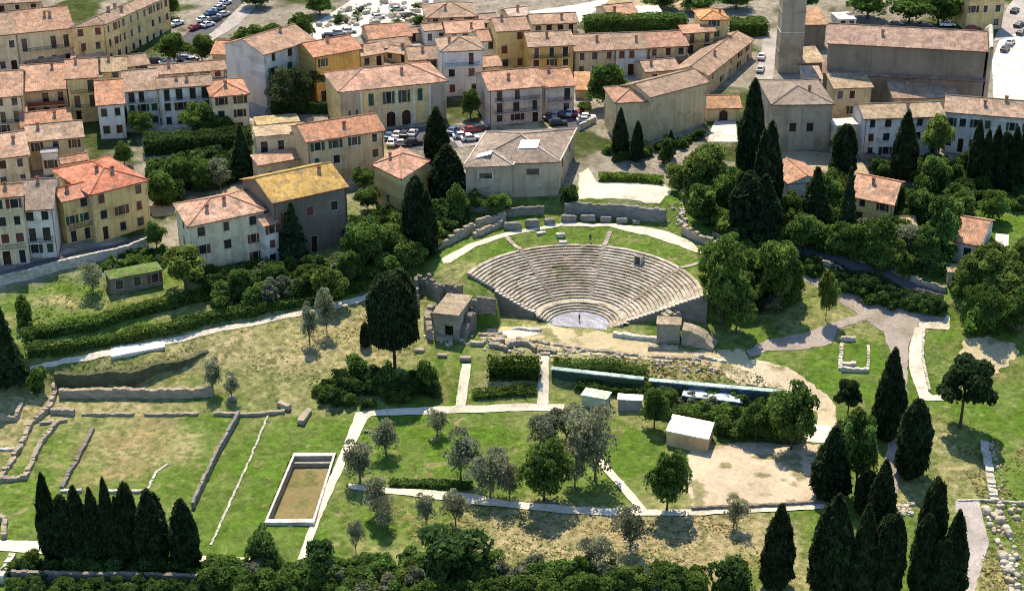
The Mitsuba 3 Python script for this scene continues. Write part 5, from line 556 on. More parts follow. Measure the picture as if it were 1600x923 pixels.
BLOCKS = [
 ('wall_pier', 'first from the left of the grey wall piers along the top walk of the theatre', (-12.46, 27.55), 3.42, 1.1, 1.5, 0, 'greywall'),
 ('wall_pier_001', 'second from the left of the grey wall piers along the top walk of the theatre', (-8.52, 28.77), 2.81, 1.1, 1.6, 0, 'greywall'),
 ('wall_pier_002', 'third from the left of the grey wall piers along the top walk of the theatre', (-4.95, 30.02), 2.2, 1.1, 1.2, 0, 'greywall'),
 ('wall_pier_003', 'fourth from the left of the grey wall piers along the top walk of the theatre', (-1.09, 31.26), 3.05, 1.1, 1.5, 0, 'greywall'),
 ('wall_pier_004', 'fifth from the left of the grey wall piers along the top walk of the theatre', (2.82, 31.59), 3.05, 1.1, 1.4, 0, 'greywall'),
 ('wall_pier_005', 'sixth from the left of the grey wall piers along the top walk of the theatre', (6.45, 31.37), 2.32, 1.1, 1.2, 0, 'greywall'),
 ('wall_pier_006', 'seventh from the left of the grey wall piers along the top walk of the theatre', (9.73, 30.87), 2.2, 1.1, 1.1, 0, 'greywall'),
 ('wall_pier_007', 'eighth from the left of the grey wall piers along the top walk of the theatre', (12.64, 30.67), 1.59, 1.1, 0.8, 0, 'greywall'),
 ('stone_block', 'flat stone block on the grass ring, upper left of the seats', (-6.69, 26.45), 2.0, 0.8, 0.5, 25, 'pale'),
 ('stone_block_001', 'pale stone block at the top centre of the seats, larger', (-2.86, 25.53), 1.8, 1.0, 0.8, 0, 'pale'),
 ('stone_block_002', 'pale stone block at the top centre of the seats, smaller', (-2.43, 22.86), 1.6, 0.8, 0.5, 0, 'pale'),
 ('stone_block_003', 'low stone slab left of the access path, nearest the roofed ruin', (-25.04, -6.57), 3.2, 1.2, 0.9, 2, 'ruin'),
 ('stone_block_004', 'fallen stone block on the meadow right of the big cypress', (-29.46, -9.93), 1.8, 0.9, 0.6, 0, 'ruin'),
 ('stone_block_005', 'fallen stone block between the big cypress and the access path', (-25.22, -11.38), 1.8, 0.9, 0.6, 0, 'ruin'),
 ('stone_block_006', 'fallen stone block at the head of the left access path', (-21.02, -12.51), 2.0, 1.0, 0.8, 0, 'ruin'),
 ('stone_block_007', 'fallen stone block right of the long slab', (-19.03, -7.72), 2.6, 1.0, 0.8, -5, 'ruin'),
 ('stone_block_008', 'broken stone block above the curved garden wall', (-15.17, -7.27), 2.4, 1.3, 0.9, 10, 'ruin'),
 ('stone_block_009', 'stone slab above the narrow access path', (-6.56, -11.14), 1.8, 0.9, 0.5, 0, 'ruin'),
 ('stone_ramp', 'slanting stone ramp wedge at the top of the lower lawn, left', (-52.23, -25.34), 2.6, 1.2, 1.0, -35, 'ruin'),
 ('stone_ramp_001', 'slanting stone ramp wedge at the top of the lower lawn, right', (-48.38, -29.95), 1.3, 4.4, 0.9, -14, 'ruin'),
 ('sun_dial', 'small white square stone in the lawn below the pool', (-46.9, -59.72), 0.9, 0.6, 0.2, 0, 'pale'),
 ('planter', 'round dark planter holding the potted tree', (-61.73, -22.92), 1.6, 1.6, 0.5, 0, 'ruindark'),
 ('bench', 'small dark bench on the olive lawn near the long white path', (-37.11, -32.18), 1.4, 0.5, 0.45, 0, 'ruindark'),
]
RUBBLE = [
 ('rubble_field', 'pale rubble of fallen stones at the lower right corner', [(61.38, -55.23), (67.91, -53.83), (66.03, -58.44), (64.02, -59.27), (63.79, -66.49), (61.96, -77.06), (59.03, -76.95), (60.91, -66.44), (60.83, -59.29)], 100, (0.35, 1.4)),
 ('rubble_bank', 'stones tumbling beside the stair above the theatre', [(18.49, 30.53), (21.68, 37.85), (25.86, 46.23), (26.51, 43.33), (22.95, 29.9), (25.57, 23.8), (21.91, 25.41)], 70, (0.3, 1.0)),
 ('rubble_pile', 'small heap of stones below the cypresses on the lower right', [(47.83, -54.22), (50.89, -54.04), (50.12, -57.57), (47.36, -57.45)], 40, (0.3, 0.9)),
 ('rubble_strip', 'scattered stones on the slope below the stage', [(-6.79, -11.15), (10.61, -11.09), (20.88, -12.69), (28.65, -15.24), (20.5, -16.64), (5.83, -13.76)], 70, (0.25, 0.8)),
 ('rubble_ring', 'stony ring at the foot of the olive below the path junction', [(3.39, -61.33), (8.32, -61.38), (7.86, -65.01), (3.77, -65.01)], 30, (0.2, 0.5)),
 ('rubble_edge', 'stones under the right thicket', [(44.46, 30.52), (53.32, 29.33), (52.94, 27.18), (44.06, 27.9)], 26, (0.3, 0.9)),
 ('rubble_walk', 'stones along the ruined wall on the right', [(66.96, -37.64), (68.59, -37.58), (65.15, -54.34), (63.72, -54.36)], 40, (0.25, 0.7)),
 ('rubble_scatter', 'stones scattered over the stage ground in front of the orchestra', [(-19.11, -3.75), (-6.73, -7.55), (6.02, -10.23), (11.71, -11.9), (-6.79, -11.15), (-18.43, -8.75)], 70, (0.25, 0.8)),
 ('rubble_clearing', 'pale rocks strewn over the clearing at the top', [(-65.49, 147.49), (-55.5, 170.45), (-35.93, 172.58), (-36.79, 153.82), (-51.97, 149.1)], 120, (0.6, 2.2)),
 ('rubble_foot', 'broken stones around the foot of the roofed ruin', [(-28.56, -4.02), (-19.68, -4.54), (-14.97, -1.88), (-13.76, -6.62), (-24.3, -7.66), (-29.02, -6.87)], 40, (0.3, 0.9)),
]
CARS = [
 ('blue car parked in front of the palazzo doors', 'cars in front of the palazzo', (-39.94, 70.12), 80, 'blue'),
 ('first silver grey car from the left, parked in front of the palazzo doors', 'cars in front of the palazzo', (-38.25, 70.67), 80, 'silver'),
 ('first black car from the left, parked in front of the palazzo doors', 'cars in front of the palazzo', (-36.54, 70.87), 80, 'dark'),
 ('third silver grey car from the left, parked in front of the palazzo doors', 'cars in front of the palazzo', (-34.83, 71.11), 80, 'silver'),
 ('white car parked in front of the palazzo doors', 'cars in front of the palazzo', (-39.28, 66.61), 85, 'white'),
 ('second silver grey car from the left, parked in front of the palazzo doors', 'cars in front of the palazzo', (-36.95, 65.68), 10, 'silver'),
 ('second black car from the left, parked in front of the palazzo doors', 'cars in front of the palazzo', (-34.42, 66.1), 10, 'dark'),
 ('first white car from the left, on the square between palazzo and museum', 'cars on the square', (-23.73, 69.33), 15, 'white'),
 ('red car on the square between palazzo and museum', 'cars on the square', (-21.66, 72.64), 20, 'red'),
 ('black car on the square between palazzo and museum', 'cars on the square', (-19.52, 73.64), 20, 'dark'),
 ('blue car on the square between palazzo and museum', 'cars on the square', (-25.83, 72.29), 70, 'blue'),
 ('second white car from the left, on the square between palazzo and museum', 'cars on the square', (-21.84, 67.9), 15, 'white'),
 ('first black car from the left, in the row below the pink house', 'cars below the pink house', (-4.06, 80.85), 70, 'dark'),
 ('first silver grey car from the left, in the row below the pink house', 'cars below the pink house', (-2.57, 81.69), 70, 'silver'),
 ('third black car from the left, in the row below the pink house', 'cars below the pink house', (-0.94, 82.12), 70, 'dark'),
 ('first white car from the left, in the row below the pink house', 'cars below the pink house', (0.87, 83.39), 70, 'white'),
 ('red car in the row below the pink house', 'cars below the pink house', (2.63, 83.0), 70, 'red'),
 ('second white car from the left, in the row below the pink house', 'cars below the pink house', (4.59, 80.55), 5, 'white'),
 ('second silver grey car from the left, in the row below the pink house', 'cars below the pink house', (4.22, 78.52), 5, 'silver'),
 ('second black car from the left, in the row below the pink house', 'cars below the pink house', (-2.1, 77.27), 0, 'dark'),
 ('red car on the car lined street at top left', 'cars on the top left street', (-96.89, 147.43), 55, 'red'),
 ('first white car from the left, on the car lined street at top left', 'cars on the top left street', (-102.49, 150.91), 55, 'white'),
 ('second white car from the left, on the car lined street at top left', 'cars on the top left street', (-95.92, 153.79), 55, 'white'),
 ('blue car on the car lined street at top left', 'cars on the top left street', (-94.76, 159.27), 55, 'blue'),
 ('first silver grey car from the left, on the car lined street at top left', 'cars on the top left street', (-93.22, 163.81), 55, 'silver'),
 ('fourth white car from the left, on the car lined street at top left', 'cars on the top left street', (-92.39, 168.58), 55, 'white'),
 ('third white car from the left, on the car lined street at top left', 'cars on the top left street', (-93.97, 149.4), 55, 'white'),
 ('second silver grey car from the left, on the car lined street at top left', 'cars on the top left street', (-91.05, 157.97), 55, 'silver'),
 ('black car on the car lined street at top left', 'cars on the top left street', (-92.78, 153.64), 55, 'dark'),
 ('second black car from the left, in the yard behind the lone orange house', 'cars in the yard behind the white row', (-102.22, 121.55), 20, 'dark'),
 ('first white car from the left, in the yard behind the lone orange house', 'cars in the yard behind the white row', (-99.11, 119.63), 20, 'white'),
 ('silver grey car in the yard behind the lone orange house', 'cars in the yard behind the white row', (-95.17, 122.78), 10, 'silver'),
 ('second white car from the left, in the yard behind the lone orange house', 'cars in the yard behind the white row', (-93.32, 121.43), 60, 'white'),
 ('first black car from the left, in the yard behind the lone orange house', 'cars in the yard behind the white row', (-105.62, 122.31), 20, 'dark'),
 ('first silver grey car from the left, on the pale clearing at the top', 'cars on the pale clearing', (-58.15, 142.12), 10, 'silver'),
 ('first black car from the left, on the pale clearing at the top', 'cars on the pale clearing', (-60.42, 139.52), 10, 'dark'),
 ('first white car from the left, on the pale clearing at the top', 'cars on the pale clearing', (-55.76, 143.7), 10, 'white'),
 ('second white car from the left, on the pale clearing at the top', 'cars on the pale clearing', (-49.04, 155.79), 30, 'white'),
 ('second silver grey car from the left, on the pale clearing at the top', 'cars on the pale clearing', (-44.28, 162.77), 30, 'silver'),
 ('second black car from the left, on the pale clearing at the top', 'cars on the pale clearing', (-40.44, 157.08), 30, 'dark'),
 ('second black car from the left, on the road behind the cathedral', 'cars behind the cathedral', (97.59, 147.97), 0, 'dark'),
 ('white car on the road behind the cathedral', 'cars behind the cathedral', (103.85, 149.13), 0, 'white'),
 ('red car on the road behind the cathedral', 'cars behind the cathedral', (109.84, 145.79), 0, 'red'),
 ('first black car from the left, on the road behind the cathedral', 'cars behind the cathedral', (90.15, 149.14), 0, 'dark'),
 ('third black car from the left, on the road right of the cathedral', 'cars right of the cathedral', (123.18, 149.61), 50, 'dark'),
 ('fourth black car from the left, on the road right of the cathedral', 'cars right of the cathedral', (121.93, 142.81), 50, 'dark'),
 ('first black car from the left, on the road right of the cathedral', 'cars right of the cathedral', (113.65, 128.68), 60, 'dark'),
 ('silver grey car on the road right of the cathedral', 'cars right of the cathedral', (116.43, 133.98), 60, 'silver'),
 ('second black car from the left, on the road right of the cathedral', 'cars right of the cathedral', (125.67, 162.74), 60, 'dark'),
 ('white car parked by the pyramid roofed house', 'cars by the pyramid roofed house', (50.82, 124.58), 75, 'white'),
 ('silver grey car parked by the pyramid roofed house', 'cars by the pyramid roofed house', (49.15, 114.81), 75, 'silver'),
 ('black car parked by the pyramid roofed house', 'cars by the pyramid roofed house', (65.73, 60.32), 5, 'dark'),
]
PEOPLE = [
 ((0.05, 1.36), 'person standing on the grey orchestra floor in dark clothes', 20),
 ((2.96, 23.75), 'person sitting high on the theatre steps in dark clothes', 0),
]
POOL = [
 (-49.02, -38.38),
 (-41.97, -38.38),
 (-43.25, -59.37),
 (-50.99, -59.37),
]
HATCH = (12.16, 16.14)
TOWER = (56.2, 116.28)


# ---------------------------------------------------------------- materials (palette number = whole thousands of u)
def gather(table, idx):
    i = mi.UInt32(dr.clip(idx, 0, len(table) - 1))
    return mi.Color3f(*[dr.gather(mi.Float, mi.Float([c[k] for c in table]), i) for k in range(3)])
def pal_of(uv): return dr.floor(uv.x / 1000.0)
WALL = {'white': (.77, .74, .66), 'cream': (.75, .61, .38), 'tan': (.64, .50, .29), 'yellow': (.75, .57, .25), 'ochre': (.66, .43, .13), 'pink': (.70, .53, .43), 'pinkpale': (.75, .64, .54),
        'grey': (.62, .61, .56), 'whitegrey': (.70, .69, .64), 'stone': (.45, .38, .275), 'darkstone': (.23, .195, .15), 'paleyellow': (.76, .67, .45), 'tanwarm': (.70, .54, .30), 'museumwall': (.50, .425, .30),
        'palegreen': (.50, .60, .47), 'lavender': (.45, .43, .50), 'darkgreen': (.05, .09, .06), 'bluegrey': (.10, .14, .18), 'trim': (.66, .62, .52), 'bark': (.10, .075, .055), 'barkgrey': (.16, .14, .12),
        'shutter_brown': (.10, .05, .03), 'shutter_green': (.05, .10, .06), 'rail': (.08, .06, .055), 'redbrown': (.19, .07, .05), 'door': (.06, .03, .02), 'chimney': (.42, .29, .20), 'ruin': (.40, .36, .29), 'teal': (.45, .60, .54)}
ROOF = {'orange': (.56, .30, .19), 'orangebright': (.62, .33, .16), 'pink': (.54, .35, .25), 'pinkbright': (.60, .35, .25), 'pinkpale': (.58, .45, .37), 'red': (.55, .225, .145), 'brown': (.42, .31, .23), 'greybrown': (.33, .275, .23),
        'church': (.37, .265, .21), 'mottled': (.50, .30, .22), 'lichen': (.50, .345, .125), 'museum': (.345, .285, .24), 'moss': (.14, .21, .07), 'tan': (.47, .37, .25), 'yellowpale': (.55, .45, .26), 'white': (.78, .77, .74), 'grey': (.42, .41, .40),
        'palegreen': (.60, .70, .58), 'teal': (.50, .66, .62), 'paleblue': (.50, .60, .68), 'ruinroof': (.40, .34, .25)}
STONE = {'pale': (.58, .55, .48), 'ruin': (.38, .34, .27), 'ruindark': (.24, .22, .19), 'greywall': (.26, .25, .235), 'mossbank': (.10, .11, .065), 'seat': (.47, .435, .36), 'seat_rose': (.40, .345, .28), 'plaster': (.40, .42, .50), 'rock': (.50, .45, .36), 'marble': (.70, .67, .61)}  # the bank entry is darkened to stand for shade
LEAF = {'cypress': (.044, .070, .034), 'mid': (.120, .205, .054), 'light': (.175, .24, .065), 'olive': (.26, .29, .20), 'dark': (.066, .122, .042), 'bright': (.15, .26, .05), 'boxhedge': (.065, .13, .03), 'fir': (.060, .100, .044), 'holm': (.095, .135, .062), 'straw': (.40, .35, .20), 'grass': (.12, .20, .045)}
COVER = {'asphalt': (.10, .10, .115), 'pale': (.36, .34, .33), 'white': (.62, .60, .55), 'gravel': (.36, .30, .20), 'gravelpale': (.64, .58, .48), 'dust': (.31, .275, .245), 'sand': (.50, .43, .31), 'sanddry': (.44, .385, .24),
         'court': (.47, .40, .30), 'pathwhite': (.58, .55, .46), 'soil': (.20, .17, .085)}
PAINT = {'white': (.75, .75, .74), 'silver': (.42, .43, .45), 'dark': (.03, .032, .04), 'blue': (.05, .12, .26), 'red': (.30, .03, .035), 'tyre': (.02, .02, .02), 'cloth': (.03, .035, .06), 'skin': (.45, .28, .2), 'hair': (.03, .02, .015)}
def code(table, name): return list(table).index(name) * 1000.0 + 500.0

def wall_fn(p, n, uv):
    c = gather(list(WALL.values()), pal_of(uv))
    h = p.x * .8 + p.y * .6
    big = fbm(p.x * .23, p.y * .23, p.z * .3, 3)
    streak = noise(h * 1.7, p.z * .12, 3.0)
    fine = noise(h * 5.0, p.y * 3.0, p.z * 5.0)
    patch = smoothstep(.57, .63, fbm(h * .5, p.z * .55, 6.0, 3))
    c = mix(c, c * mi.Color3f(.72, .68, .62) + mi.Color3f(.03, .03, .028), patch * .7)
    drip = smoothstep(.60, .85, noise(h * 2.6, p.z * .16, 8.0))
    return c * (.76 + .28 * big + .16 * streak * streak + .10 * fine - .06 - .13 * drip)
def roof_fn(p, n, uv):
    c = gather(list(ROOF.values()), pal_of(uv))
    u, v = uv.x - dr.floor(uv.x / 1000.0) * 1000.0, uv.y
    tile = .6 * cell_rand(dr.floor(u / .42), dr.floor(v / .5), 1) + .4 * cell_rand(dr.floor(u / 1.26), dr.floor(v / 1.0), 4)
    patch = fbm(p.x * .35, p.y * .35, p.z * .5, 3)
    spot = smoothstep(.62, .8, noise(u * 1.1, v * .9, 7.0))
    line = smoothstep(.0, .35, dr.abs(u / .42 - dr.floor(u / .42) - .5))
    k = (.52 + .56 * patch) * (.64 + .70 * tile) * (.86 + .14 * line)
    hs = dr.floor(v / 100.0)
    c = mix(c, mi.Color3f(.40, .31, .235), .6 * dr.square(cell_rand(hs, 3, 1)) * dr.select((c.x > .5) & (c.y < .42), 1.0, 0.0)) * (.86 + .28 * cell_rand(hs, 5, 2))
    return mix(c * k * 1.12, mi.Color3f(.22, .19, .15) * (.7 + .6 * tile), spot * dr.select(c.y > .5, .15, .5))
def stone_fn(p, n, uv):
    c = gather(list(STONE.values()), pal_of(uv))
    h = p.x * .9 + p.y * .75
    row = dr.floor(p.z / .42)
    block = cell_rand(dr.floor(h / .8 + .5 * row), row, 2)
    lichen = smoothstep(.45, .75, fbm(p.x * .5, p.y * .5, p.z * .8, 3))
    fine = noise(p.x * 4.3, p.y * 4.3, p.z * 5.1)
    c = c * (.72 + .34 * block) * (.8 + .36 * fine)
    return mix(c, mi.Color3f(.17, .16, .09), lichen * .38)
def seat_fn(p, n, uv):
    c = gather(list(STONE.values()), pal_of(uv))
    r, a = dr.sqrt(p.x * p.x + p.y * p.y), dr.atan2(p.y, p.x)
    block = cell_rand(dr.floor(a * r / 1.1), dr.floor(r / .7), 2)
    worn = fbm(p.x * .33 + 4, p.y * .33, 1.0, 3)
    mid = smoothstep(.42, .12, dr.abs(a - 1.72)) * smoothstep(9.0, 11.0, r)
    c = mix(c, mi.Color3f(.40, .33, .26), dr.clip(mid * .75, 0, 1))
    c = c * (.70 + .36 * block) * (.72 + .5 * worn)
    moss = smoothstep(.52, .72, fbm(p.x * .6, p.y * .6, 5.0, 3)) * (.35 + .4 * mid)
    return mix(c, mi.Color3f(.17, .18, .09), moss)
def leaf_fn(p, n, uv):
    c = gather(list(LEAF.values()), pal_of(uv))
    tone = noise(p.x * .16, p.y * .16, p.z * .16)
    clump = noise(p.x * .9, p.y * .9, p.z * .9)
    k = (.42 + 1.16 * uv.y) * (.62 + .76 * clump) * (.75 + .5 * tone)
    return c * k * mix((1.12, 1.0, .9), (.92, 1.0, 1.0), noise(p.x * .1 + 9, p.y * .1, 2.0))
def ground_fn(p, n, uv):
    x, y = p.x, p.y
    n1, n2 = fbm(x * .045, y * .045, 1.0, 4), fbm(x * .21, y * .21, 4.0, 3)
    n3 = noise(x * 1.3, y * 1.3, 2.0); n4 = noise(x * 3.7, y * 3.7, 6.0)
    lush = mi.Color3f(.082, .150, .022)
    dull = mi.Color3f(.108, .158, .040)
    straw = mi.Color3f(.33, .285, .165)
    dryness = dr.clip((n1 - .42) * 1.5, 0, .55)
    brown = mi.Float(0)
    for cx, cy, rx, ry, kind, w in BLOTCHES:
        wob = 1 + (n2 - .5) * 1.5
        d = dr.sqrt(dr.square((x - cx) / rx) + dr.square((y - cy) / ry)) * wob
        m = smoothstep(1.0, .35, d) * w
        if kind == 1: dryness = dryness + (1 - dryness) * m * 1.0
        elif kind == 0: dryness = dryness * (1 - m)
        elif kind == 3: brown = brown + m
    town = smoothstep(40.0, 58.0, y + dr.maximum(0, -x - 48.0) * .62 + n2 * 14)
    c = mix(lush, dull, smoothstep(.3, .7, n2))
    c = mix(c, straw, dr.clip(dryness * (.55 + .9 * n3 * (.4 + n2)), 0, 1))
    c = mix(c, mi.Color3f(.23, .185, .095) * (.6 + .8 * n2), dr.clip(brown * (.5 + 1.1 * (n3 - .3)), 0, .9))
    c = mix(c, mix((.06, .075, .03), (.24, .22, .19), smoothstep(.30, .46, n1 + .3 * (n2 - .5))) * (.6 + .8 * n2), town * .92)
    n5 = noise(x * .62, y * .62, 9.0)
    bare = smoothstep(.66, .80, fbm(x * .5 + 7, y * .5, 3.0, 4)) * (1 - town)
    c = mix(c, mi.Color3f(.25, .21, .12), bare * .55)
    weed = smoothstep(.60, .74, fbm(x * .8, y * .8 + 5, 6.0, 3)) * (1 - town)
    c = mix(c, mi.Color3f(.05, .10, .02), weed * .45)
    return c * (.46 + .40 * n3 + .42 * n4 + .28 * n5)
def cover_fn(p, n, uv):
    c = gather(list(COVER.values()), pal_of(uv))
    n1, n2 = fbm(p.x * .22, p.y * .22, 3.0, 3), noise(p.x * 1.9, p.y * 1.9, 5.0)
    n3 = noise(p.x * 5.0, p.y * 5.0, 2.0)
    c = c * (.62 + .40 * n1 + .22 * n2 + .14 * n3)
    soft = smoothstep(.33, .22, dr.abs(c.x - .25) * 0 + n1) * .6
    weed = smoothstep(.56, .74, fbm(p.x * .35 + 3, p.y * .35, 8.0, 4)) * dr.select(uv.y > .5, .75, .26)
    return mix(c, mi.Color3f(.13, .145, .05) * (.6 + .7 * n2), weed)
def paint_fn(p, n, uv): return gather(list(PAINT.values()), pal_of(uv)) * (.92 + .12 * noise(p.x * 2, p.y * 2, p.z * 2))
def diffuse(fn): return {'type': 'twosided', 'b': {'type': 'diffuse', 'reflectance': proc(fn)}}
def bumped(fn, bump, scale, eps=.02): return {'type': 'twosided', 'b': {'type': 'bumpmap', 'arbitrary': proc(bump, eps), 'scale': scale, 'b': {'type': 'diffuse', 'reflectance': proc(fn)}}}
scene['wall_mat'] = diffuse(wall_fn)
scene['roof_mat'] = bumped(roof_fn, lambda p, n, uv: .5 + .5 * dr.cos((uv.x - dr.floor(uv.x / 1000.0) * 1000.0) * (2 * math.pi / .42)) + .5 * noise(uv.x * .9, uv.y * 1.3, 1.0), .05)
scene['stone_mat'] = bumped(stone_fn, lambda p, n, uv: fbm(p.x * 2.6, p.y * 2.6, p.z * 3.0, 3), .12)
scene['seat_mat'] = diffuse(seat_fn)
scene['leaf_mat'] = {'type': 'principledthin', 'base_color': proc(leaf_fn), 'roughness': .62, 'diff_trans': 1.2, 'spec_trans': 0.0, 'eta': 1.3}
scene['ground_mat'] = bumped(ground_fn, lambda p, n, uv: fbm(p.x * 1.1, p.y * 1.1, 2.0, 3), .35, .05)
scene['cover_mat'] = bumped(cover_fn, lambda p, n, uv: fbm(p.x * 1.7, p.y * 1.7, 2.0, 3), .07, .05)
scene['paint_mat'] = {'type': 'twosided', 'b': {'type': 'principled', 'base_color': proc(paint_fn), 'roughness': .35, 'specular': .5}}
scene['pane_mat'] = {'type': 'twosided', 'b': {'type': 'principled', 'base_color': {'type': 'rgb', 'value': [.025, .028, .034]}, 'roughness': .12, 'specular': .6}}
scene['skylight_mat'] = {'type': 'twosided', 'b': {'type': 'principled', 'base_color': {'type': 'rgb', 'value': [.8, .82, .84]}, 'roughness': .2, 'specular': .5}}

# ---------------------------------------------------------------- helpers
class Mesh:
    def __init__(s): s.v, s.f, s.uv, s.n = [], [], [], 0
    def add(s, v, f, uv):
        v = np.asarray(v, float).reshape(-1, 3); f = np.asarray(f, int).reshape(-1, 3)
        uv = np.broadcast_to(np.asarray(uv, float), (len(v), 2))
        s.v.append(v); s.f.append(f + s.n); s.uv.append(uv); s.n += len(v)
    def box(s, c, ex, ey, ez, u):
        """box with centre of its base c and half axes ex, ey and full height axis ez"""
        c, ex, ey, ez = (np.asarray(a, float) for a in (c, ex, ey, ez))
        b = [c - ex - ey, c + ex - ey, c + ex + ey, c - ex + ey]; v = b + [p + ez for p in b]
        q = [(0, 3, 2, 1), (4, 5, 6, 7), (0, 1, 5, 4), (1, 2, 6, 5), (2, 3, 7, 6), (3, 0, 4, 7)]
        s.add(v, [t for a, b_, c_, d in q for t in ((a, b_, c_), (a, c_, d))], (u, .5))
    def prism(s, poly, off, u, uvs=None):
        """convex polygon (k,3), and the same polygon moved by off, closed"""
        p = np.asarray(poly, float); k = len(p); o = np.asarray(off, float)
        uv = np.full((k, 2), (u, .5)) if uvs is None else np.asarray(uvs, float)
        s.add(p, [(0, i, i + 1) for i in range(1, k - 1)], uv)
        s.add(p + o, [(0, i + 1, i) for i in range(1, k - 1)], uv)
        for i in range(k):
            j = (i + 1) % k
            s.add([p[i], p[j], p[j] + o, p[i] + o], [(0, 2, 1), (0, 3, 2)], uv[[i, j, j, i]])
    def tube(s, pts, rad, u, sides=6):
        p = np.asarray(pts, float); r = np.broadcast_to(np.asarray(rad, float), (len(p),))
        t = np.gradient(p, axis=0); t /= np.linalg.norm(t, axis=1, keepdims=True) + 1e-9
        a = np.cross(t, np.where(np.abs(t[:, 2:]) < .9, [0, 0, 1.], [1., 0, 0])); a /= np.linalg.norm(a, axis=1, keepdims=True); b = np.cross(t, a)
        ang = np.arange(sides) * 2 * np.pi / sides
        v = p[:, None] + r[:, None, None] * (np.cos(ang)[None, :, None] * a[:, None] + np.sin(ang)[None, :, None] * b[:, None])
        i, j = np.meshgrid(np.arange(len(p) - 1), np.arange(sides), indexing='ij')
        q = np.stack([i * sides + j, i * sides + (j + 1) % sides, (i + 1) * sides + (j + 1) % sides, (i + 1) * sides + j], -1).reshape(-1, 4)
        f = list(q[:, [0, 1, 2]]) + list(q[:, [0, 2, 3]]) + [(len(p) * sides - sides, len(p) * sides - sides + k, len(p) * sides - sides + k + 1) for k in range(1, sides - 1)]
        s.add(v, f, (u, .5))
    def ply(s, bsdf, smooth=False, **k):
        return mikit.ply((np.vstack(s.v), np.vstack(s.f)), bsdf, smooth=smooth, uv=np.vstack(s.uv), **k)

COUNT = {}
def numbered(key):
    n = COUNT.get(key, 0); COUNT[key] = n + 1
    return key if n == 0 else f'{key}_{n:03d}'
def put(key, shape):
    key = numbered(key); scene[key] = shape
    return key
def tag(key, label, cat, group=None, kind=None):
    labels[key] = {'label': label, 'category': cat}
    if group: labels[key]['group'] = group
    if kind: labels[key]['kind'] = kind
def structure(key, shape):
    scene[key] = shape; labels[key] = {'kind': 'structure'}
def z_at(x, y): return float(H(x, y))

# ---------------------------------------------------------------- ground, cut for the sunk basin of the baths
POOLP = np.array(POOL)
_pc = POOLP.mean(0)
POOL_IN = _pc + (POOLP - _pc) * np.array([(1 - 1.1 / (np.linalg.norm(POOLP - _pc, axis=1)))]).T
pool_hole = shapely.Polygon(POOL_IN).buffer(.42, join_style=2)
def ground_mesh():
    gx = np.unique(np.concatenate([GX, np.arange(_pc[0] - 9, _pc[0] + 9, .3)])); gy = np.unique(np.concatenate([GY, np.arange(_pc[1] - 14, _pc[1] + 14, .3)]))
    X, Y = np.meshgrid(gx, gy); Z = H(X, Y)
    Z = Z + (meshkit.fbm(np.stack([X * .35, Y * .35, X * 0], -1), 3, 5) - .5) * .22 * (np.hypot(X, Y) > 24) * (np.abs(X) < 175)
    Z = np.where(shapely.contains_xy(pool_hole, X, Y), -8.0, Z)
    ny, nx = X.shape; i = np.arange(ny - 1)[:, None] * nx + np.arange(nx - 1)[None]; i = i.ravel()
    f = np.vstack([np.stack([i, i + 1, i + nx + 1], 1), np.stack([i, i + nx + 1, i + nx], 1)])
    return mikit.ply(trimesh.Trimesh(np.stack([X, Y, Z], -1).reshape(-1, 3), f, process=False), 'ground_mat', smooth=True)
structure('ground', ground_mesh())

def drape(poly, u, off, soft, step=.8, seed=0):
    """a sheet that follows the ground inside a polygon with a slightly ragged edge"""
    pg = shapely.Polygon(poly).buffer(0)
    if pg.geom_type != 'Polygon': pg = max(pg.geoms, key=lambda g: g.area)
    n = max(int(pg.length / .7), 8)
    b = np.array([pg.exterior.interpolate(i / n, normalized=True).coords[0] for i in range(n)])
    b += (np.stack([meshkit.noise(np.c_[b * .9, b[:, :1] * 0], seed + 1), meshkit.noise(np.c_[b * .9, b[:, :1] * 0], seed + 2)], 1) - .5) * soft
    pg2 = shapely.Polygon(b).buffer(0)
    x0, y0, x1, y1 = pg2.bounds
    if (x1 - x0) * (y1 - y0) / step ** 2 > 40000: step = 1.4
    X, Y = np.meshgrid(np.arange(x0, x1, step), np.arange(y0, y1, step)); q = np.stack([X.ravel(), Y.ravel()], 1)
    q = q[shapely.contains_xy(pg2.buffer(-.3), q[:, 0], q[:, 1])]
    a = np.vstack([b, q]); tri = Delaunay(a).simplices
    c = a[tri].mean(1); tri = tri[shapely.contains_xy(pg2, c[:, 0], c[:, 1])]
    e1, e2 = a[tri[:, 1]] - a[tri[:, 0]], a[tri[:, 2]] - a[tri[:, 0]]
    tri = np.where((e1[:, 0] * e2[:, 1] - e1[:, 1] * e2[:, 0] < 0)[:, None], tri[:, [0, 2, 1]], tri)
    zz = H(a[:, 0], a[:, 1]) + (meshkit.fbm(np.stack([a[:, 0] * .35, a[:, 1] * .35, a[:, 0] * 0], -1), 3, 5) - .5) * .22 * (np.hypot(a[:, 0], a[:, 1]) > 24)
    return mikit.ply((np.c_[a, zz + off], tri), 'cover_mat', smooth=True, uv=np.tile([[u, soft]], (len(a), 1)))
for k, (key, cov, poly, lv) in enumerate(COVERS):
    soft = {'pathwhite': .2, 'gravelpale': .5, 'dust': .45, 'sand': .8, 'court': .8, 'gravel': .6, 'asphalt': .2, 'white': .2, 'pale': .3}.get(cov, 1.6)
    structure(key, drape(poly, code(COVER, cov), .07 + .03 * lv, soft, seed=k))

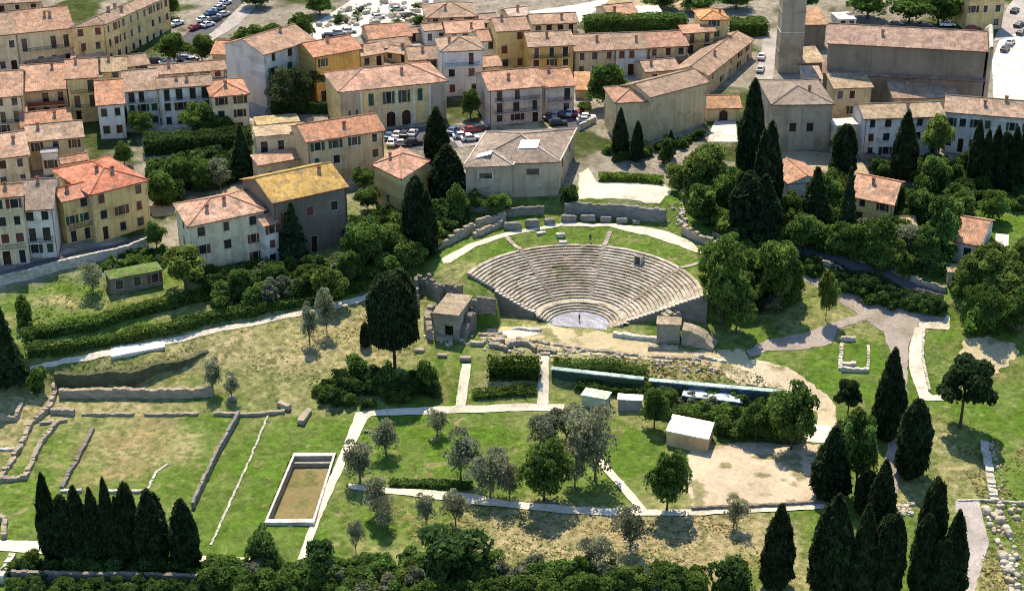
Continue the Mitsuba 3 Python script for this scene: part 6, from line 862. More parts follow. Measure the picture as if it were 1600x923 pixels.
# ---------------------------------------------------------------- foliage prototypes
def leaf_quads(rng, pts, nrm, size, u, tilt=.6, long=1.4, uvr=(0, 1), axis=None):
    n = len(pts); d = nrm + rng.normal(0, tilt, (n, 3)); d /= np.linalg.norm(d, axis=1, keepdims=True)
    a = np.cross(d, rng.normal(size=(n, 3)) if axis is None else np.cross(d, np.asarray(axis) + rng.normal(0, .25, (n, 3)))); a /= np.linalg.norm(a, axis=1, keepdims=True) + 1e-9; b = np.cross(d, a)
    s = size * rng.uniform(.6, 1.35, (n, 1)); a, b = a * s * long * .5, b * s * .5
    bend = d * s * .18
    v = np.stack([pts - a, pts - b + bend, pts + a, pts + b + bend], 1).reshape(-1, 3)
    i = np.arange(n)[:, None] * 4; f = np.vstack([i + [0, 1, 2], i + [0, 2, 3]])
    uv = np.c_[np.full(4 * n, u), np.repeat(rng.uniform(*uvr, n), 4)]
    return v, f, uv
def lump(rng, c, r, u, sub=1):
    s = trimesh.creation.icosphere(subdivisions=sub); v = s.vertices * (1 + (meshkit.noise(s.vertices * 2.3 + rng.uniform(0, 50, 3)) - .5)[:, None] * .5)
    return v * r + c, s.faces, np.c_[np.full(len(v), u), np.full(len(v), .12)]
def crown_lobes(rng, lobes, n, size, u, core=.62, tilt=.7, long=1.4, holes=.42):
    m = Mesh(); vol = np.array([r[0] * r[1] for _, r in lobes]); vol /= vol.sum()
    for (c, r), w in zip(lobes, vol):
        k = int(n * w); d = rng.normal(size=(k * 2, 3)); d /= np.linalg.norm(d, axis=1, keepdims=True); d[:, 2] = np.where(d[:, 2] < -.45, -d[:, 2], d[:, 2])
        rad = 1 - .45 * rng.random(len(d)) ** 2 + .10 * rng.random(len(d))
        p = c + d * rad[:, None] * r
        keep = meshkit.noise(p * .9 / max(size, .3) * .35 + 20) > holes * rng.random(len(p)) ; p, d = p[keep][:k], d[keep][:k]
        q = rng.uniform(.0, .55); m.add(*leaf_quads(rng, p, d, size, u, tilt, long, (q, q + .45)))
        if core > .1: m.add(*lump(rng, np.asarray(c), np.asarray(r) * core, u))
    return m
def round_crown(rng, w, h, z0, n, size, pal, nl=22, core=.46, holes=.55, small=1.0):
    lobes, sq = [], rng.uniform(.82, 1.18, 2)
    for i in range(nl):
        d = rng.normal(size=3); d /= np.linalg.norm(d); q = rng.random() ** .45
        rr = rng.uniform(.11, .21) * w * small
        c = np.array([d[0] * w * .37 * q * sq[0], d[1] * w * .37 * q * sq[1], z0 + (h - z0) * (.5 + (.40 if d[2] > 0 else .34) * d[2] * q)])
        lobes.append((c, np.array([rr * rng.uniform(.8, 1.25), rr * rng.uniform(.8, 1.25), rr * rng.uniform(.7, 1.0)])))
    lobes.append((np.array([0, 0, z0 + (h - z0) * .46]), np.array([w * .27, w * .27, (h - z0) * .36])))
    return crown_lobes(rng, lobes, n, size, code(LEAF, pal), core, tilt=1.1, holes=holes)
def limbs(rng, h, r, spread, top, n, u, lean=0):
    m = Mesh(); k = np.linspace(0, 1, 6)
    base = np.c_[np.sin(k * 2) * .12 * h * .1 + lean * k * h, k * 0, k * h - .4 * (1 - k)]
    m.tube(base, r * (1 - .45 * k) * np.where(k == 0, 1.35, 1), u, 8)
    for i in range(n):
        a = i * 2 * math.pi / n + rng.uniform(-.4, .4); t = np.linspace(0, 1, 5); s = h * rng.uniform(.7, .98)
        m.tube(np.c_[np.cos(a) * spread * t ** .8 + lean * s, np.sin(a) * spread * t ** .8, s + (top - s) * t], r * .5 * (1 - .75 * t), u, 5)
    return m
def cypress_crown(rng, w, h, z0, n, size, pal, spires, wob=.3):
    """spires: (dx, dy, height share, width share, shoulder, bluntness)"""
    m = Mesh(); u = code(LEAF, pal); tot = sum(q[2] * q[3] for q in spires)
    for dx, dy, hs, ws, mm, q in spires:
        def prof(t): return np.clip(np.minimum((t / .08) ** .4 * .74 + t * .55, ((1 - t) / (1 - mm)) ** q), 0, 1)
        ph, hh, ww, k = rng.uniform(0, 50), (h - z0) * hs, w * ws, int(n * hs * ws / tot)
        def lumpy(a, t): return 1 + wob * (meshkit.fbm(np.stack([np.cos(a) * 1.4 + ph, np.sin(a) * 1.4, t * 7], -1), 3) - .5) * 2
        a, t = rng.uniform(0, 2 * math.pi, k), rng.random(k) ** .9
        rad = prof(t) * ww / 2 * lumpy(a, t) * (1.14 - .42 * rng.random(k) ** 1.6)
        p = np.stack([np.cos(a) * rad + dx * w, np.sin(a) * rad + dy * w, z0 + t * hh], 1); nr = np.stack([np.cos(a), np.sin(a), np.full(k, .3)], 1)
        m.add(*leaf_quads(rng, p, nr, size, u, .5, 2.4, axis=[0, 0, 1.]))
        A, Tt = np.meshgrid(np.linspace(0, 2 * math.pi, 15)[:-1], np.linspace(.0, .97, 14)); R = prof(Tt) * ww / 2 * .80 * lumpy(A, Tt)
        v = np.stack([np.cos(A) * R + dx * w, np.sin(A) * R + dy * w, z0 + Tt * hh], -1).reshape(-1, 3); f = []
        for i in range(13):
            for j in range(14): f += [(i * 14 + j, i * 14 + (j + 1) % 14, (i + 1) * 14 + (j + 1) % 14), (i * 14 + j, (i + 1) * 14 + (j + 1) % 14, (i + 1) * 14 + j)]
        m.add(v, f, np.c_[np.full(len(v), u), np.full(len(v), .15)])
    return m
def fir_crown(rng, w, h, n, size):
    m = Mesh(); u = code(LEAF, 'fir'); t = rng.random(n) ** 1.3; a = rng.uniform(0, 6.283, n); lay = (t * 9) % 1
    R = (1 - t) ** .85 * w / 2 * (1.1 - .5 * lay) * (.8 + .4 * meshkit.noise(np.stack([np.cos(a) * 2, np.sin(a) * 2, t * 8], -1)))
    rad = R * (1 - .5 * rng.random(n) ** 2); p = np.stack([np.cos(a) * rad, np.sin(a) * rad, .8 + t * (h - .8) - rad * .12], 1)
    m.add(*leaf_quads(rng, p, np.stack([np.cos(a), np.sin(a), np.full(n, .8)], 1), size, u, .5, 1.8))
    c = trimesh.creation.cone(radius=w * .33, height=h * .9, sections=10); m.add(c.vertices + [0, 0, .8], c.faces, np.c_[np.full(len(c.vertices), u), np.full(len(c.vertices), .1)])
    return m
def shapegroup(key, mesh, bsdf): scene[key] = {'type': 'shapegroup', 'shape': mesh.ply(bsdf)}
R_ = np.random.default_rng
PROTO = {}            # kind -> list of (crown group, trunk group or None, nominal width, nominal height)
def proto(kind, name, crown, trunk, w, h):
    shapegroup('proto_crown_' + name, crown, 'leaf_mat')
    if trunk is not None: shapegroup('proto_trunk_' + name, trunk, 'wall_mat')
    PROTO.setdefault(kind, []).append(('proto_crown_' + name, 'proto_trunk_' + name if trunk is not None else None, w, h))
bk, bg = code(WALL, 'bark'), code(WALL, 'barkgrey')
def pole(h, r):
    m = Mesh(); k = np.linspace(0, 1, 5); m.tube(np.c_[k * 0, k * 0, -.5 + k * (h + .5)], r * (1 - .6 * k), bk, 7); return m
for i, sp in enumerate([[(0, 0, 1, .78, .50, .66), (.19, .08, .84, .5, .5, .6)], [(0, 0, .96, .85, .66, .52), (-.17, .1, .88, .55, .6, .5), (.2, -.1, .92, .45, .6, .55)],
                        [(0, 0, 1, .74, .56, .66), (-.2, -.12, .9, .5, .5, .6), (.2, .05, .76, .5, .5, .5)], [(.05, 0, .97, .8, .70, .45), (-.15, .05, 1, .62, .6, .5)], [(0, 0, 1, .9, .42, .72), (.12, .15, .74, .6, .4, .6)]]):
    proto('cypress', f'cypress_{i}', cypress_crown(R_(10 + i), 4.4, 14, .3, 8000, .46, 'cypress', sp, .4), pole(9, .28), 4.4, 14)
proto('bigcypress', 'bigcypress', cypress_crown(R_(20), 8, 19, 5.2, 14000, .5, 'cypress', [(0, 0, .97, .95, .68, .42), (-.2, .05, 1, .55, .7, .45), (.22, -.1, .95, .55, .7, .45)], .22), pole(12, .42), 8, 19)
for i in range(5): proto('round', f'round_{i}', round_crown(R_(30 + i), 8.8, 8.8, .4, 6600, .38, 'mid', 32, .26, .75, .9), limbs(R_(40 + i), 2.2, .28, 2.2, 6, 5, bk), 8, 8.5)
for i in range(3): proto('light', f'light_{i}', round_crown(R_(50 + i), 7.8, 8, .4, 6200, .36, 'light', 26, .3, .8), limbs(R_(55 + i), 2.2, .2, 2, 6, 5, bg), 7, 8)
for i in range(4): proto('olive', f'olive_{i}', round_crown(R_(60 + i), 6.2, 6.2, .5, 2700, .25, 'olive', 24, .0, .95), limbs(R_(65 + i), 1.3, .22, 1.7, 4.6, 5, bg), 5.2, 6)
proto('holm', 'holm', round_crown(R_(70), 15, 10.5, .3, 11000, .44, 'holm', 48, .34, .5, .72), limbs(R_(71), 3, .4, 4, 7, 6, bk), 14, 10.5)
for i in range(2): proto('fir', f'fir_{i}', fir_crown(R_(75 + i), 6.5, 12, 6200, .5), pole(8, .22), 6.5, 12)
def pine_crown(rng):
    lobes = []
    for i in range(24):
        a, r = rng.uniform(0, 6.28), math.sqrt(rng.random()) * 3.1; q = rng.uniform(.9, 1.5)
        lobes.append((np.array([math.cos(a) * r, math.sin(a) * r, 9.2 - r * .8 + rng.uniform(-3.2, .9)]), np.array([q, q, q * .62])))
    return crown_lobes(rng, lobes, 5200, .42, code(LEAF, 'fir'), .5, .8, 1.9)
proto('pine', 'pine', pine_crown(R_(80)), limbs(R_(81), 6.5, .26, 2.4, 8.6, 6, bk), 8, 11)
for i, pl in enumerate(['mid', 'mid', 'mid', 'dark', 'dark', 'bright', 'bright', 'light', 'olive']):
    m = round_crown(R_(85 + i), 4.4, 3.2, -.6, 2000, .31, pl, 20, .34, .6); proto('shrub_' + pl, f'shrub_{i}', m, None, 4, 3.0)
PROTO['shrub'] = PROTO['shrub_mid'] + PROTO['shrub_dark']
def instance(group, x, y, z, sx, sz, deg):
    return {'type': 'instance', 'shapegroup': {'type': 'ref', 'id': group}, 'to_world': T().translate([x, y, z]).rotate([0, 0, 1], deg).scale([sx, sx, sz])}
rt = R_(7)
for i, (key, kind, (x, y), h, w, label, group) in enumerate(TREES):
    k2 = 'bigcypress' if kind == 'cypress' and w > 7 and h > 15 else kind
    crown, trunk, w0, h0 = PROTO[k2][int(rt.integers(len(PROTO[k2])))]
    z, deg = z_at(x, y) - .1, float(rt.uniform(0, 360))
    if kind == 'shrub': scene[key] = instance(crown, x, y, z, w / w0, h / h0, deg)
    else:
        scene[key + '__crown'] = instance(crown, x, y, z, w / w0, h / h0, deg)
        scene[key + '__trunk'] = instance(trunk, x, y, z, w / w0 * (.8 if kind == 'cypress' else .9), h / h0, deg)
    tag(key, label, {'cypress': 'cypress', 'fir': 'conifer', 'pine': 'pine tree', 'olive': 'olive tree', 'shrub': 'shrub'}.get(kind, 'tree'), group)
for key, label, poly, n, (s0, s1), pal in THICKETS:
    pg = shapely.Polygon(poly).buffer(0); x0, y0, x1, y1 = pg.bounds; rg = R_(len(key)); got = 0; ks = PROTO['shrub_' + pal] * 2 + PROTO['shrub_mid'] + PROTO['shrub_dark'][:1] + (PROTO['shrub_light'] + PROTO['shrub_olive'] if pal != 'dark' else [])
    while got < n:
        x, y = rg.uniform(x0, x1), rg.uniform(y0, y1)
        if not pg.contains(shapely.Point(x, y)): continue
        got += 1; crown, _, w0, h0 = ks[int(rg.integers(len(ks)))]; s = rg.uniform(s0, s1)
        scene[f'{key}__{got:03d}'] = instance(crown, x, y, z_at(x, y) - .15, s * 1.25 / w0, s * rg.uniform(.75, 1.15) / h0, float(rg.uniform(0, 360)))
    tag(key, label, 'bushes', kind='stuff')
for key, label, line, hh, ww, pal in HEDGES:
    ls = shapely.LineString(line); n = int(ls.length / .5) + 2; rg = R_(len(label)); m = Mesh(); u = code(LEAF, pal)
    c = np.array([ls.interpolate(i / (n - 1), normalized=True).coords[0] for i in range(n)]); t = np.gradient(c, axis=0); t /= np.linalg.norm(t, axis=1, keepdims=True); nn = np.c_[-t[:, 1], t[:, 0]]
    cnt = int(ls.length * (2 * hh + ww) * 22); k = rg.integers(0, n, cnt); s = rg.uniform(0, 2 * hh + ww, cnt)
    lat = np.where(s < hh, -ww / 2, np.where(s < hh + ww, s - hh - ww / 2, ww / 2)); zz = np.where(s < hh, s, np.where(s < hh + ww, hh, 2 * hh + ww - s))
    xy = c[k] + nn[k] * lat[:, None] + t[k] * rg.uniform(-.4, .4, (cnt, 1)); g = H(xy[:, 0], xy[:, 1])
    wob = (meshkit.fbm(np.c_[xy * .45, zz * .6], 3, 3) - .5)
    p = np.c_[xy + nn[k] * (np.sign(lat) * wob * .9)[:, None], g + zz * (1 + wob * .45)]
    nr = np.c_[nn[k] * np.where(s < hh, -1, np.where(s < hh + ww, 0, 1))[:, None], np.where((s >= hh) & (s < hh + ww), 1., .25)]
    m.add(*leaf_quads(rg, p, nr, .34, u, .6, 1.4))
    for i in range(n - 1):
        a, b = c[i], c[i + 1]; za, zb = z_at(*a) - .2, z_at(*b) - .2; q = ww / 2 * .8; hi = hh * .84
        v = [[*(a - nn[i] * q), za], [*(b - nn[i + 1] * q), zb], [*(b + nn[i + 1] * q), zb], [*(a + nn[i] * q), za]]
        v = v + [[p_[0], p_[1], p_[2] + hi] for p_ in v]
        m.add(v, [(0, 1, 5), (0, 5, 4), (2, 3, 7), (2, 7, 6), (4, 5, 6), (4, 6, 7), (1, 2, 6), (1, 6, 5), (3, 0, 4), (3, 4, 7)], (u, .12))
    scene[key] = m.ply('leaf_mat'); tag(key, label, 'hedge')

def tufts(key, label, poly, n, hgt, pals, seed):
    pg = shapely.Polygon(poly).buffer(0); x0, y0, x1, y1 = pg.bounds; rg = R_(seed); q = rg.uniform((x0, y0), (x1, y1), (n * 4, 2)); q = q[shapely.contains_xy(pg, q[:, 0], q[:, 1])]
    q = q[meshkit.fbm(np.c_[q * .16, q[:, :1] * 0], 3, seed) + .25 * rg.random(len(q)) > .52][:n]; m = Mesh(); k = len(q); g = H(q[:, 0], q[:, 1]); which = rg.random(k)
    for j, pal in enumerate(pals):
        w = (which >= j / len(pals)) & (which < (j + 1) / len(pals)); b = np.c_[q[w], g[w]]; c = len(b)
        for r in range(2):
            a = rg.uniform(0, 6.283, c); s = rg.uniform(.12, .3, c); hh = hgt * rg.uniform(.5, 1.3, c); d = np.c_[np.cos(a) * s, np.sin(a) * s, a * 0]; ta = rg.uniform(0, 6.283, c); up = np.c_[np.cos(ta) * hh * 1.5, np.sin(ta) * hh * 1.5, hh * .55]; d = np.c_[-np.sin(ta) * s, np.cos(ta) * s, ta * 0]
            v = np.stack([b - d * .5 - [0, 0, .05], b + d * .5 - [0, 0, .05], b + d + up, b - d + up], 1).reshape(-1, 3); i = np.arange(c)[:, None] * 4
            m.add(v, np.vstack([i + [0, 1, 2], i + [0, 2, 3]]), np.c_[np.full(4 * c, code(LEAF, pal)), np.repeat(rg.uniform(.35, 1, c), 4)])
    scene[key] = m.ply('leaf_mat'); tag(key, label, 'grass', kind='stuff')
for i, a in enumerate(TUFTS): tufts(*a, 40 + i)
# ---------------------------------------------------------------- the theatre
def theatre():
    k, rg = 'roman_theatre', R_(3)
    rows = [(5.8 + i * .6, 5.8 + (i + 1) * .6, .3 * (i + 1)) for i in range(4)] + [(9.3 + i * .715, 9.3 + (i + 1) * .715, 1.2 + .29 * (i + 1)) for i in range(19)]
    us, ur = code(STONE, 'seat'), code(STONE, 'seat_rose')
    for i, (r0, r1, z) in enumerate(rows):
        m = Mesh(); a0, a1 = (math.radians(-14), math.radians(168)) if i < 4 else (PHI0, PHI1)
        n = int((a1 - a0) * r1 / 1.15); ang = np.linspace(a0, a1, n + 1); low = z - (.34 if i else .4)
        for j in range(n):
            d0, dz = rg.uniform(-.035, .035), rg.uniform(-.025, .02)
            if rg.random() < .02: dz -= .1
            b0, b1 = ang[j] + .004 / r0, ang[j + 1] - .004 / r0
            q = [(r0 + d0, b0), (r0 + d0, b1), (r1 + .12, b1), (r1 + .12, b0)]
            v = [[(r + (.15 if r < r0 + .1 else 0)) * math.cos(a), (r + (.15 if r < r0 + .1 else 0)) * math.sin(a), low - .1] for r, a in q] + [[r * math.cos(a), r * math.sin(a), z + dz] for r, a in q]
            m.add(v, [(4, 7, 6), (4, 6, 5), (0, 5, 1), (0, 4, 5), (1, 6, 2), (1, 5, 6), (3, 4, 0), (3, 7, 4)][0:8], (us if rg.random() < .72 else ur, .5))
        put(k + '__tier', m.ply('seat_mat'))
    m = Mesh(); ang = np.linspace(PHI0 - .15, PHI1 + .1, 60); r0, r1 = 8.2, 9.35
    v = [[r * math.cos(a), r * math.sin(a), 1.2 + .004 * (r == r0)] for a in ang for r in (r0, r1)]; f = []
    for i in range(59): f += [(2 * i, 2 * i + 1, 2 * i + 3), (2 * i, 2 * i + 3, 2 * i + 2)]
    m.add(v, f, (us, .5)); scene[k + '__ring_walkway'] = m.ply('seat_mat')
    # orchestra floor, cut off straight by the stage
    pg = shapely.Point(0, 0).buffer(5.95, 48).intersection(shapely.Polygon([(-9, .6), (9, -2.6), (9, 12), (-9, 12)]))
    m = trimesh.creation.extrude_polygon(pg, .5, engine='earcut'); m.apply_translation([0, 0, -.45])
    scene[k + '__orchestra_floor'] = mikit.ply(m, 'stone_mat', uv=np.tile([[code(STONE, 'plaster'), .5]], (len(m.vertices), 1)))
    for a in (29.5, 75.6, 118.7):       # radial stairways: two steps per seat row
        m = Mesh(); a = math.radians(a); e, t = np.array([math.cos(a), math.sin(a), 0]), np.array([-math.sin(a), math.cos(a), 0])
        for r0, r1, z in rows[4:]:
            h = (r1 - r0) / 2; zz = z - .29 + .145
            m.box(e * (r0 - h / 2) + [0, 0, zz - .4], e * h / 2, t * .42, [0, 0, .4], ur)
            m.box(e * (r0 + h / 2) + [0, 0, zz - .3], e * (h / 2 + .02), t * .42, [0, 0, .3 + .148], ur)
        put(k + '__stairway', m.ply('seat_mat'))
    for a in (29.5, 75.6, 118.7):       # upper flights across the grass ring
        m = Mesh(); a = math.radians(a); e, t = np.array([math.cos(a), math.sin(a), 0]), np.array([-math.sin(a), math.cos(a), 0])
        for i in range(11):
            r = 22.9 + i * .55; p = e * r; m.box(p + [0, 0, z_at(p[0], p[1]) - .3], e * .28, t * .45, [0, 0, .45], us)
        put(k + '__upper_stair', m.ply('seat_mat'))
    for a, out in ((PHI0, -1), (PHI1, 1)):      # retaining walls at both ends of the seats
        m = Mesh(); e, t = np.array([math.cos(a), math.sin(a), 0]), np.array([-math.sin(a), math.cos(a), 0]) * out
        for i in range(20 if out < 0 else 11):
            r = 8.8 + i * .74; top = float(tier_profile(r)) + (.30 if out < 0 else .12) + rg.uniform(-.06, .08)
            m.box(e * (r + .37) + t * .36 + [0, 0, -2.5], e * .37, t * .35, [0, 0, top + 2.5], code(STONE, 'ruindark'))
            m.box(e * (r + .37) + t * .36 + [0, 0, top], e * .37, t * .42, [0, 0, .16], code(STONE, 'pale'))
        put(k + '__side_wall', m.ply('stone_mat'))
    x, y = HATCH; r, a = math.hypot(x, y), math.atan2(y, x); e, t = np.array([math.cos(a), math.sin(a), 0]), np.array([-math.sin(a), math.cos(a), 0]); z = float(tier_profile(r))
    m = Mesh(); u = code(STONE, 'pale')
    for s in (-1, 1): m.box(e * r + t * s * .72 + [0, 0, z - .6], e * .62, t * .12, [0, 0, 1.9], u)
    m.box(e * (r + .1) + [0, 0, z + 1.3], e * .55, t * .86, [0, 0, .14], code(STONE, 'ruindark'))
    scene[k + '__hatch_frame'] = m.ply('stone_mat')
    m = Mesh(); m.box(e * (r + .1) + [0, 0, z - .6], e * .5, t * .58, [0, 0, 1.85], code(PAINT, 'dark')); scene[k + '__hatch_dark'] = m.ply('paint_mat')  # dark block painted for the unlit inside of the opening
    tag(k, 'semicircular ancient stone theatre with curved seat rows around a grey orchestra', 'theatre')
theatre()

# ---------------------------------------------------------------- sunk basin of the baths
def pool():
    k = 'bath_pool'; z = float(H(*_pc)) + .02; o, i_ = POOLP, POOL_IN
    for j in range(4):
        a, b = j, (j + 1) % 4; m = Mesh(); u = code(STONE, 'marble')
        m.prism([[*o[a], z + .28], [*o[b], z + .28], [*i_[b], z + .28], [*i_[a], z + .28]][::1], [0, 0, -1.0], u); put(k + '__coping', m.ply('stone_mat'))
        m = Mesh(); d = (i_[b] - i_[a]); d /= np.linalg.norm(d); n = np.array([d[1], -d[0]]); n = n if n @ (_pc - i_[a]) < 0 else -n
        m.prism([[*(i_[a] - n * .01), z + .2], [*(i_[b] - n * .01), z + .2], [*(i_[b] + n * .3), z + .2], [*(i_[a] + n * .3), z + .2]], [0, 0, -2.4], code(STONE, 'ruin')); put(k + '__side_wall', m.ply('stone_mat'))
    m = Mesh(); st = i_[0], i_[1]; e = (i_[3] - i_[0]) / np.linalg.norm(i_[3] - i_[0])
    a, b = i_[0] + e * .01, i_[1] + e * .01; m.prism([[*a, z - .55], [*b, z - .55], [*(b + e * 1.0), z - .55], [*(a + e * 1.0), z - .55]], [0, 0, -1.5], code(STONE, 'ruin')); scene[k + '__step'] = m.ply('stone_mat')
    X = [i_[0] * (1 - s) + i_[3] * s for s in np.linspace(0, 1, 25)]; Y = [i_[1] * (1 - s) + i_[2] * s for s in np.linspace(0, 1, 25)]; v, f = [], []
    rg = R_(2)
    for r in range(25):
        for c in range(9): v.append([*(X[r] * (1 - c / 8) + Y[r] * c / 8), z - 1.35 + rg.uniform(-.05, .05)])
    for r in range(24):
        for c in range(8): q = r * 9 + c; f += [(q, q + 9, q + 10), (q, q + 10, q + 1)]
    scene[k + '__floor'] = mikit.ply((np.array(v), np.array(f)), 'cover_mat', smooth=True, uv=np.tile([[code(COVER, 'soil'), 1.]], (len(v), 1)))
    tag(k, 'sunken rectangular stone basin with pale coping and dry grassy floor beside the long white path', 'pool')
pool()

# ---------------------------------------------------------------- walls, blocks, rubble
def wall_strip(line, h, th, u, rag, seed, deep=.6):
    ls = shapely.LineString(line); n = max(int(ls.length / .8), 3); rg = R_(seed); m = Mesh()
    c = np.array([ls.interpolate(i / n, normalized=True).coords[0] for i in range(n + 1)]); t = np.gradient(c, axis=0); t /= np.linalg.norm(t, axis=1, keepdims=True); nn = np.c_[-t[:, 1], t[:, 0]] * th / 2
    hs = np.interp(np.linspace(0, 1, n + 1), np.linspace(0, 1, len(h)), h) if isinstance(h, list) else np.full(n + 1, h)
    g = H(c[:, 0], c[:, 1]); k = np.convolve(np.pad(g, 2, 'edge'), np.ones(5) / 5, 'valid'); lat = rg.normal(0, .05 + .1 * rag, n + 1)
    for i in range(n):
        rr = 1 - rag * rg.random() * 1.2; tops = [k[i] + hs[i] * rr, k[i + 1] + hs[i + 1] * rr] if isinstance(h, list) else [(k[i] + k[i + 1]) / 2 + hs[i] * rr] * 2; bot = min(g[i], g[i + 1]) - deep
        a, b = c[i] + nn[i] / th * lat[i] * 2, c[i + 1] + nn[i + 1] / th * lat[i + 1] * 2
        q = [a - nn[i], b - nn[i + 1], b + nn[i + 1], a + nn[i]]; zt = [tops[w_] + rg.uniform(-.06, .06) * (1 + 3 * rag) for w_ in (0, 1, 1, 0)]
        v = [[*p, bot] for p in q] + [[*p, z_] for p, z_ in zip(q, zt)]
        m.add(v, [(0, 1, 5), (0, 5, 4), (2, 3, 7), (2, 7, 6), (4, 5, 6), (4, 6, 7), (1, 2, 6), (1, 6, 5), (3, 0, 4), (3, 4, 7)], (u, .5))
    return m
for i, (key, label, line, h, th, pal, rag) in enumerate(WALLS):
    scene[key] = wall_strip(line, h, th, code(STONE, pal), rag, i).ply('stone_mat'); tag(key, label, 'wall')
def stone_mesh(rg, w, d, h):
    b = trimesh.creation.box([w, d, h]).subdivide().subdivide(); v = b.vertices; k = np.abs(v / [w / 2, d / 2, h / 2]); e = (k > .98).sum(1)
    v = v * (1 - .05 * np.maximum(e - 1, 0))[:, None]; v += (meshkit.noise(v * 2.2 + rg.uniform(0, 99, 3))[:, None] - .5) * np.sign(v) * np.array([w, d, h]) * .14
    return v, b.faces
for i, (key, label, (x, y), w, d, h, rot, pal) in enumerate(BLOCKS):
    rg = R_(i); v, f = stone_mesh(rg, w, d, h); a = math.radians(rot); c, s = math.cos(a), math.sin(a)
    v = np.c_[v[:, 0] * c - v[:, 1] * s + x, v[:, 0] * s + v[:, 1] * c + y + d / 2, v[:, 2] + h / 2 + z_at(x, y + d / 2) - .08]
    scene[key] = mikit.ply((v, f), 'stone_mat', uv=np.tile([[code(STONE, pal), .5]], (len(v), 1))); tag(key, label, {'wall_pier': 'wall', 'bench': 'bench', 'planter': 'planter'}.get(key.rstrip('_0123456789'), 'stone'))
CUBE_ = trimesh.creation.icosphere(subdivisions=1)
def rock(rg, s):
    v = CUBE_.vertices.copy(); v = np.sign(v) * np.abs(v) ** .6; v *= (1 + .35 * (meshkit.noise(v * 1.7 + rg.uniform(0, 99, 3)) - .5))[:, None] * s * rg.uniform(.35, .65, 3)
    a = rg.uniform(0, 6.28); return np.c_[v[:, 0] * math.cos(a) - v[:, 1] * math.sin(a), v[:, 0] * math.sin(a) + v[:, 1] * math.cos(a), v[:, 2]]
for key, label, poly, n, (s0, s1) in RUBBLE:
    pg = shapely.Polygon(poly).buffer(0); x0, y0, x1, y1 = pg.bounds; rg = R_(len(label)); m = Mesh(); got = 0
    while got < n:
        x, y = rg.uniform(x0, x1), rg.uniform(y0, y1)
        if not pg.contains(shapely.Point(x, y)): continue
        got += 1; s = s0 + (s1 - s0) * rg.random() ** 1.8; v = rock(rg, s) + [x, y, z_at(x, y) + s * .15]; u = code(STONE, 'pale' if rg.random() < .45 else 'rock')
        if s > .85 and key == 'rubble_field':
            mm = Mesh(); mm.add(v, CUBE_.faces, (u, .5)); k2 = put('fallen_stone', mm.ply('stone_mat')); tag(k2, 'squared pale stone fallen in the rubble at the lower right corner', 'stone', 'large fallen stones of the lower right rubble')
        else: m.add(v, CUBE_.faces, (u, .5))
    scene[key] = m.ply('stone_mat'); tag(key, label, 'rubble', kind='stuff')

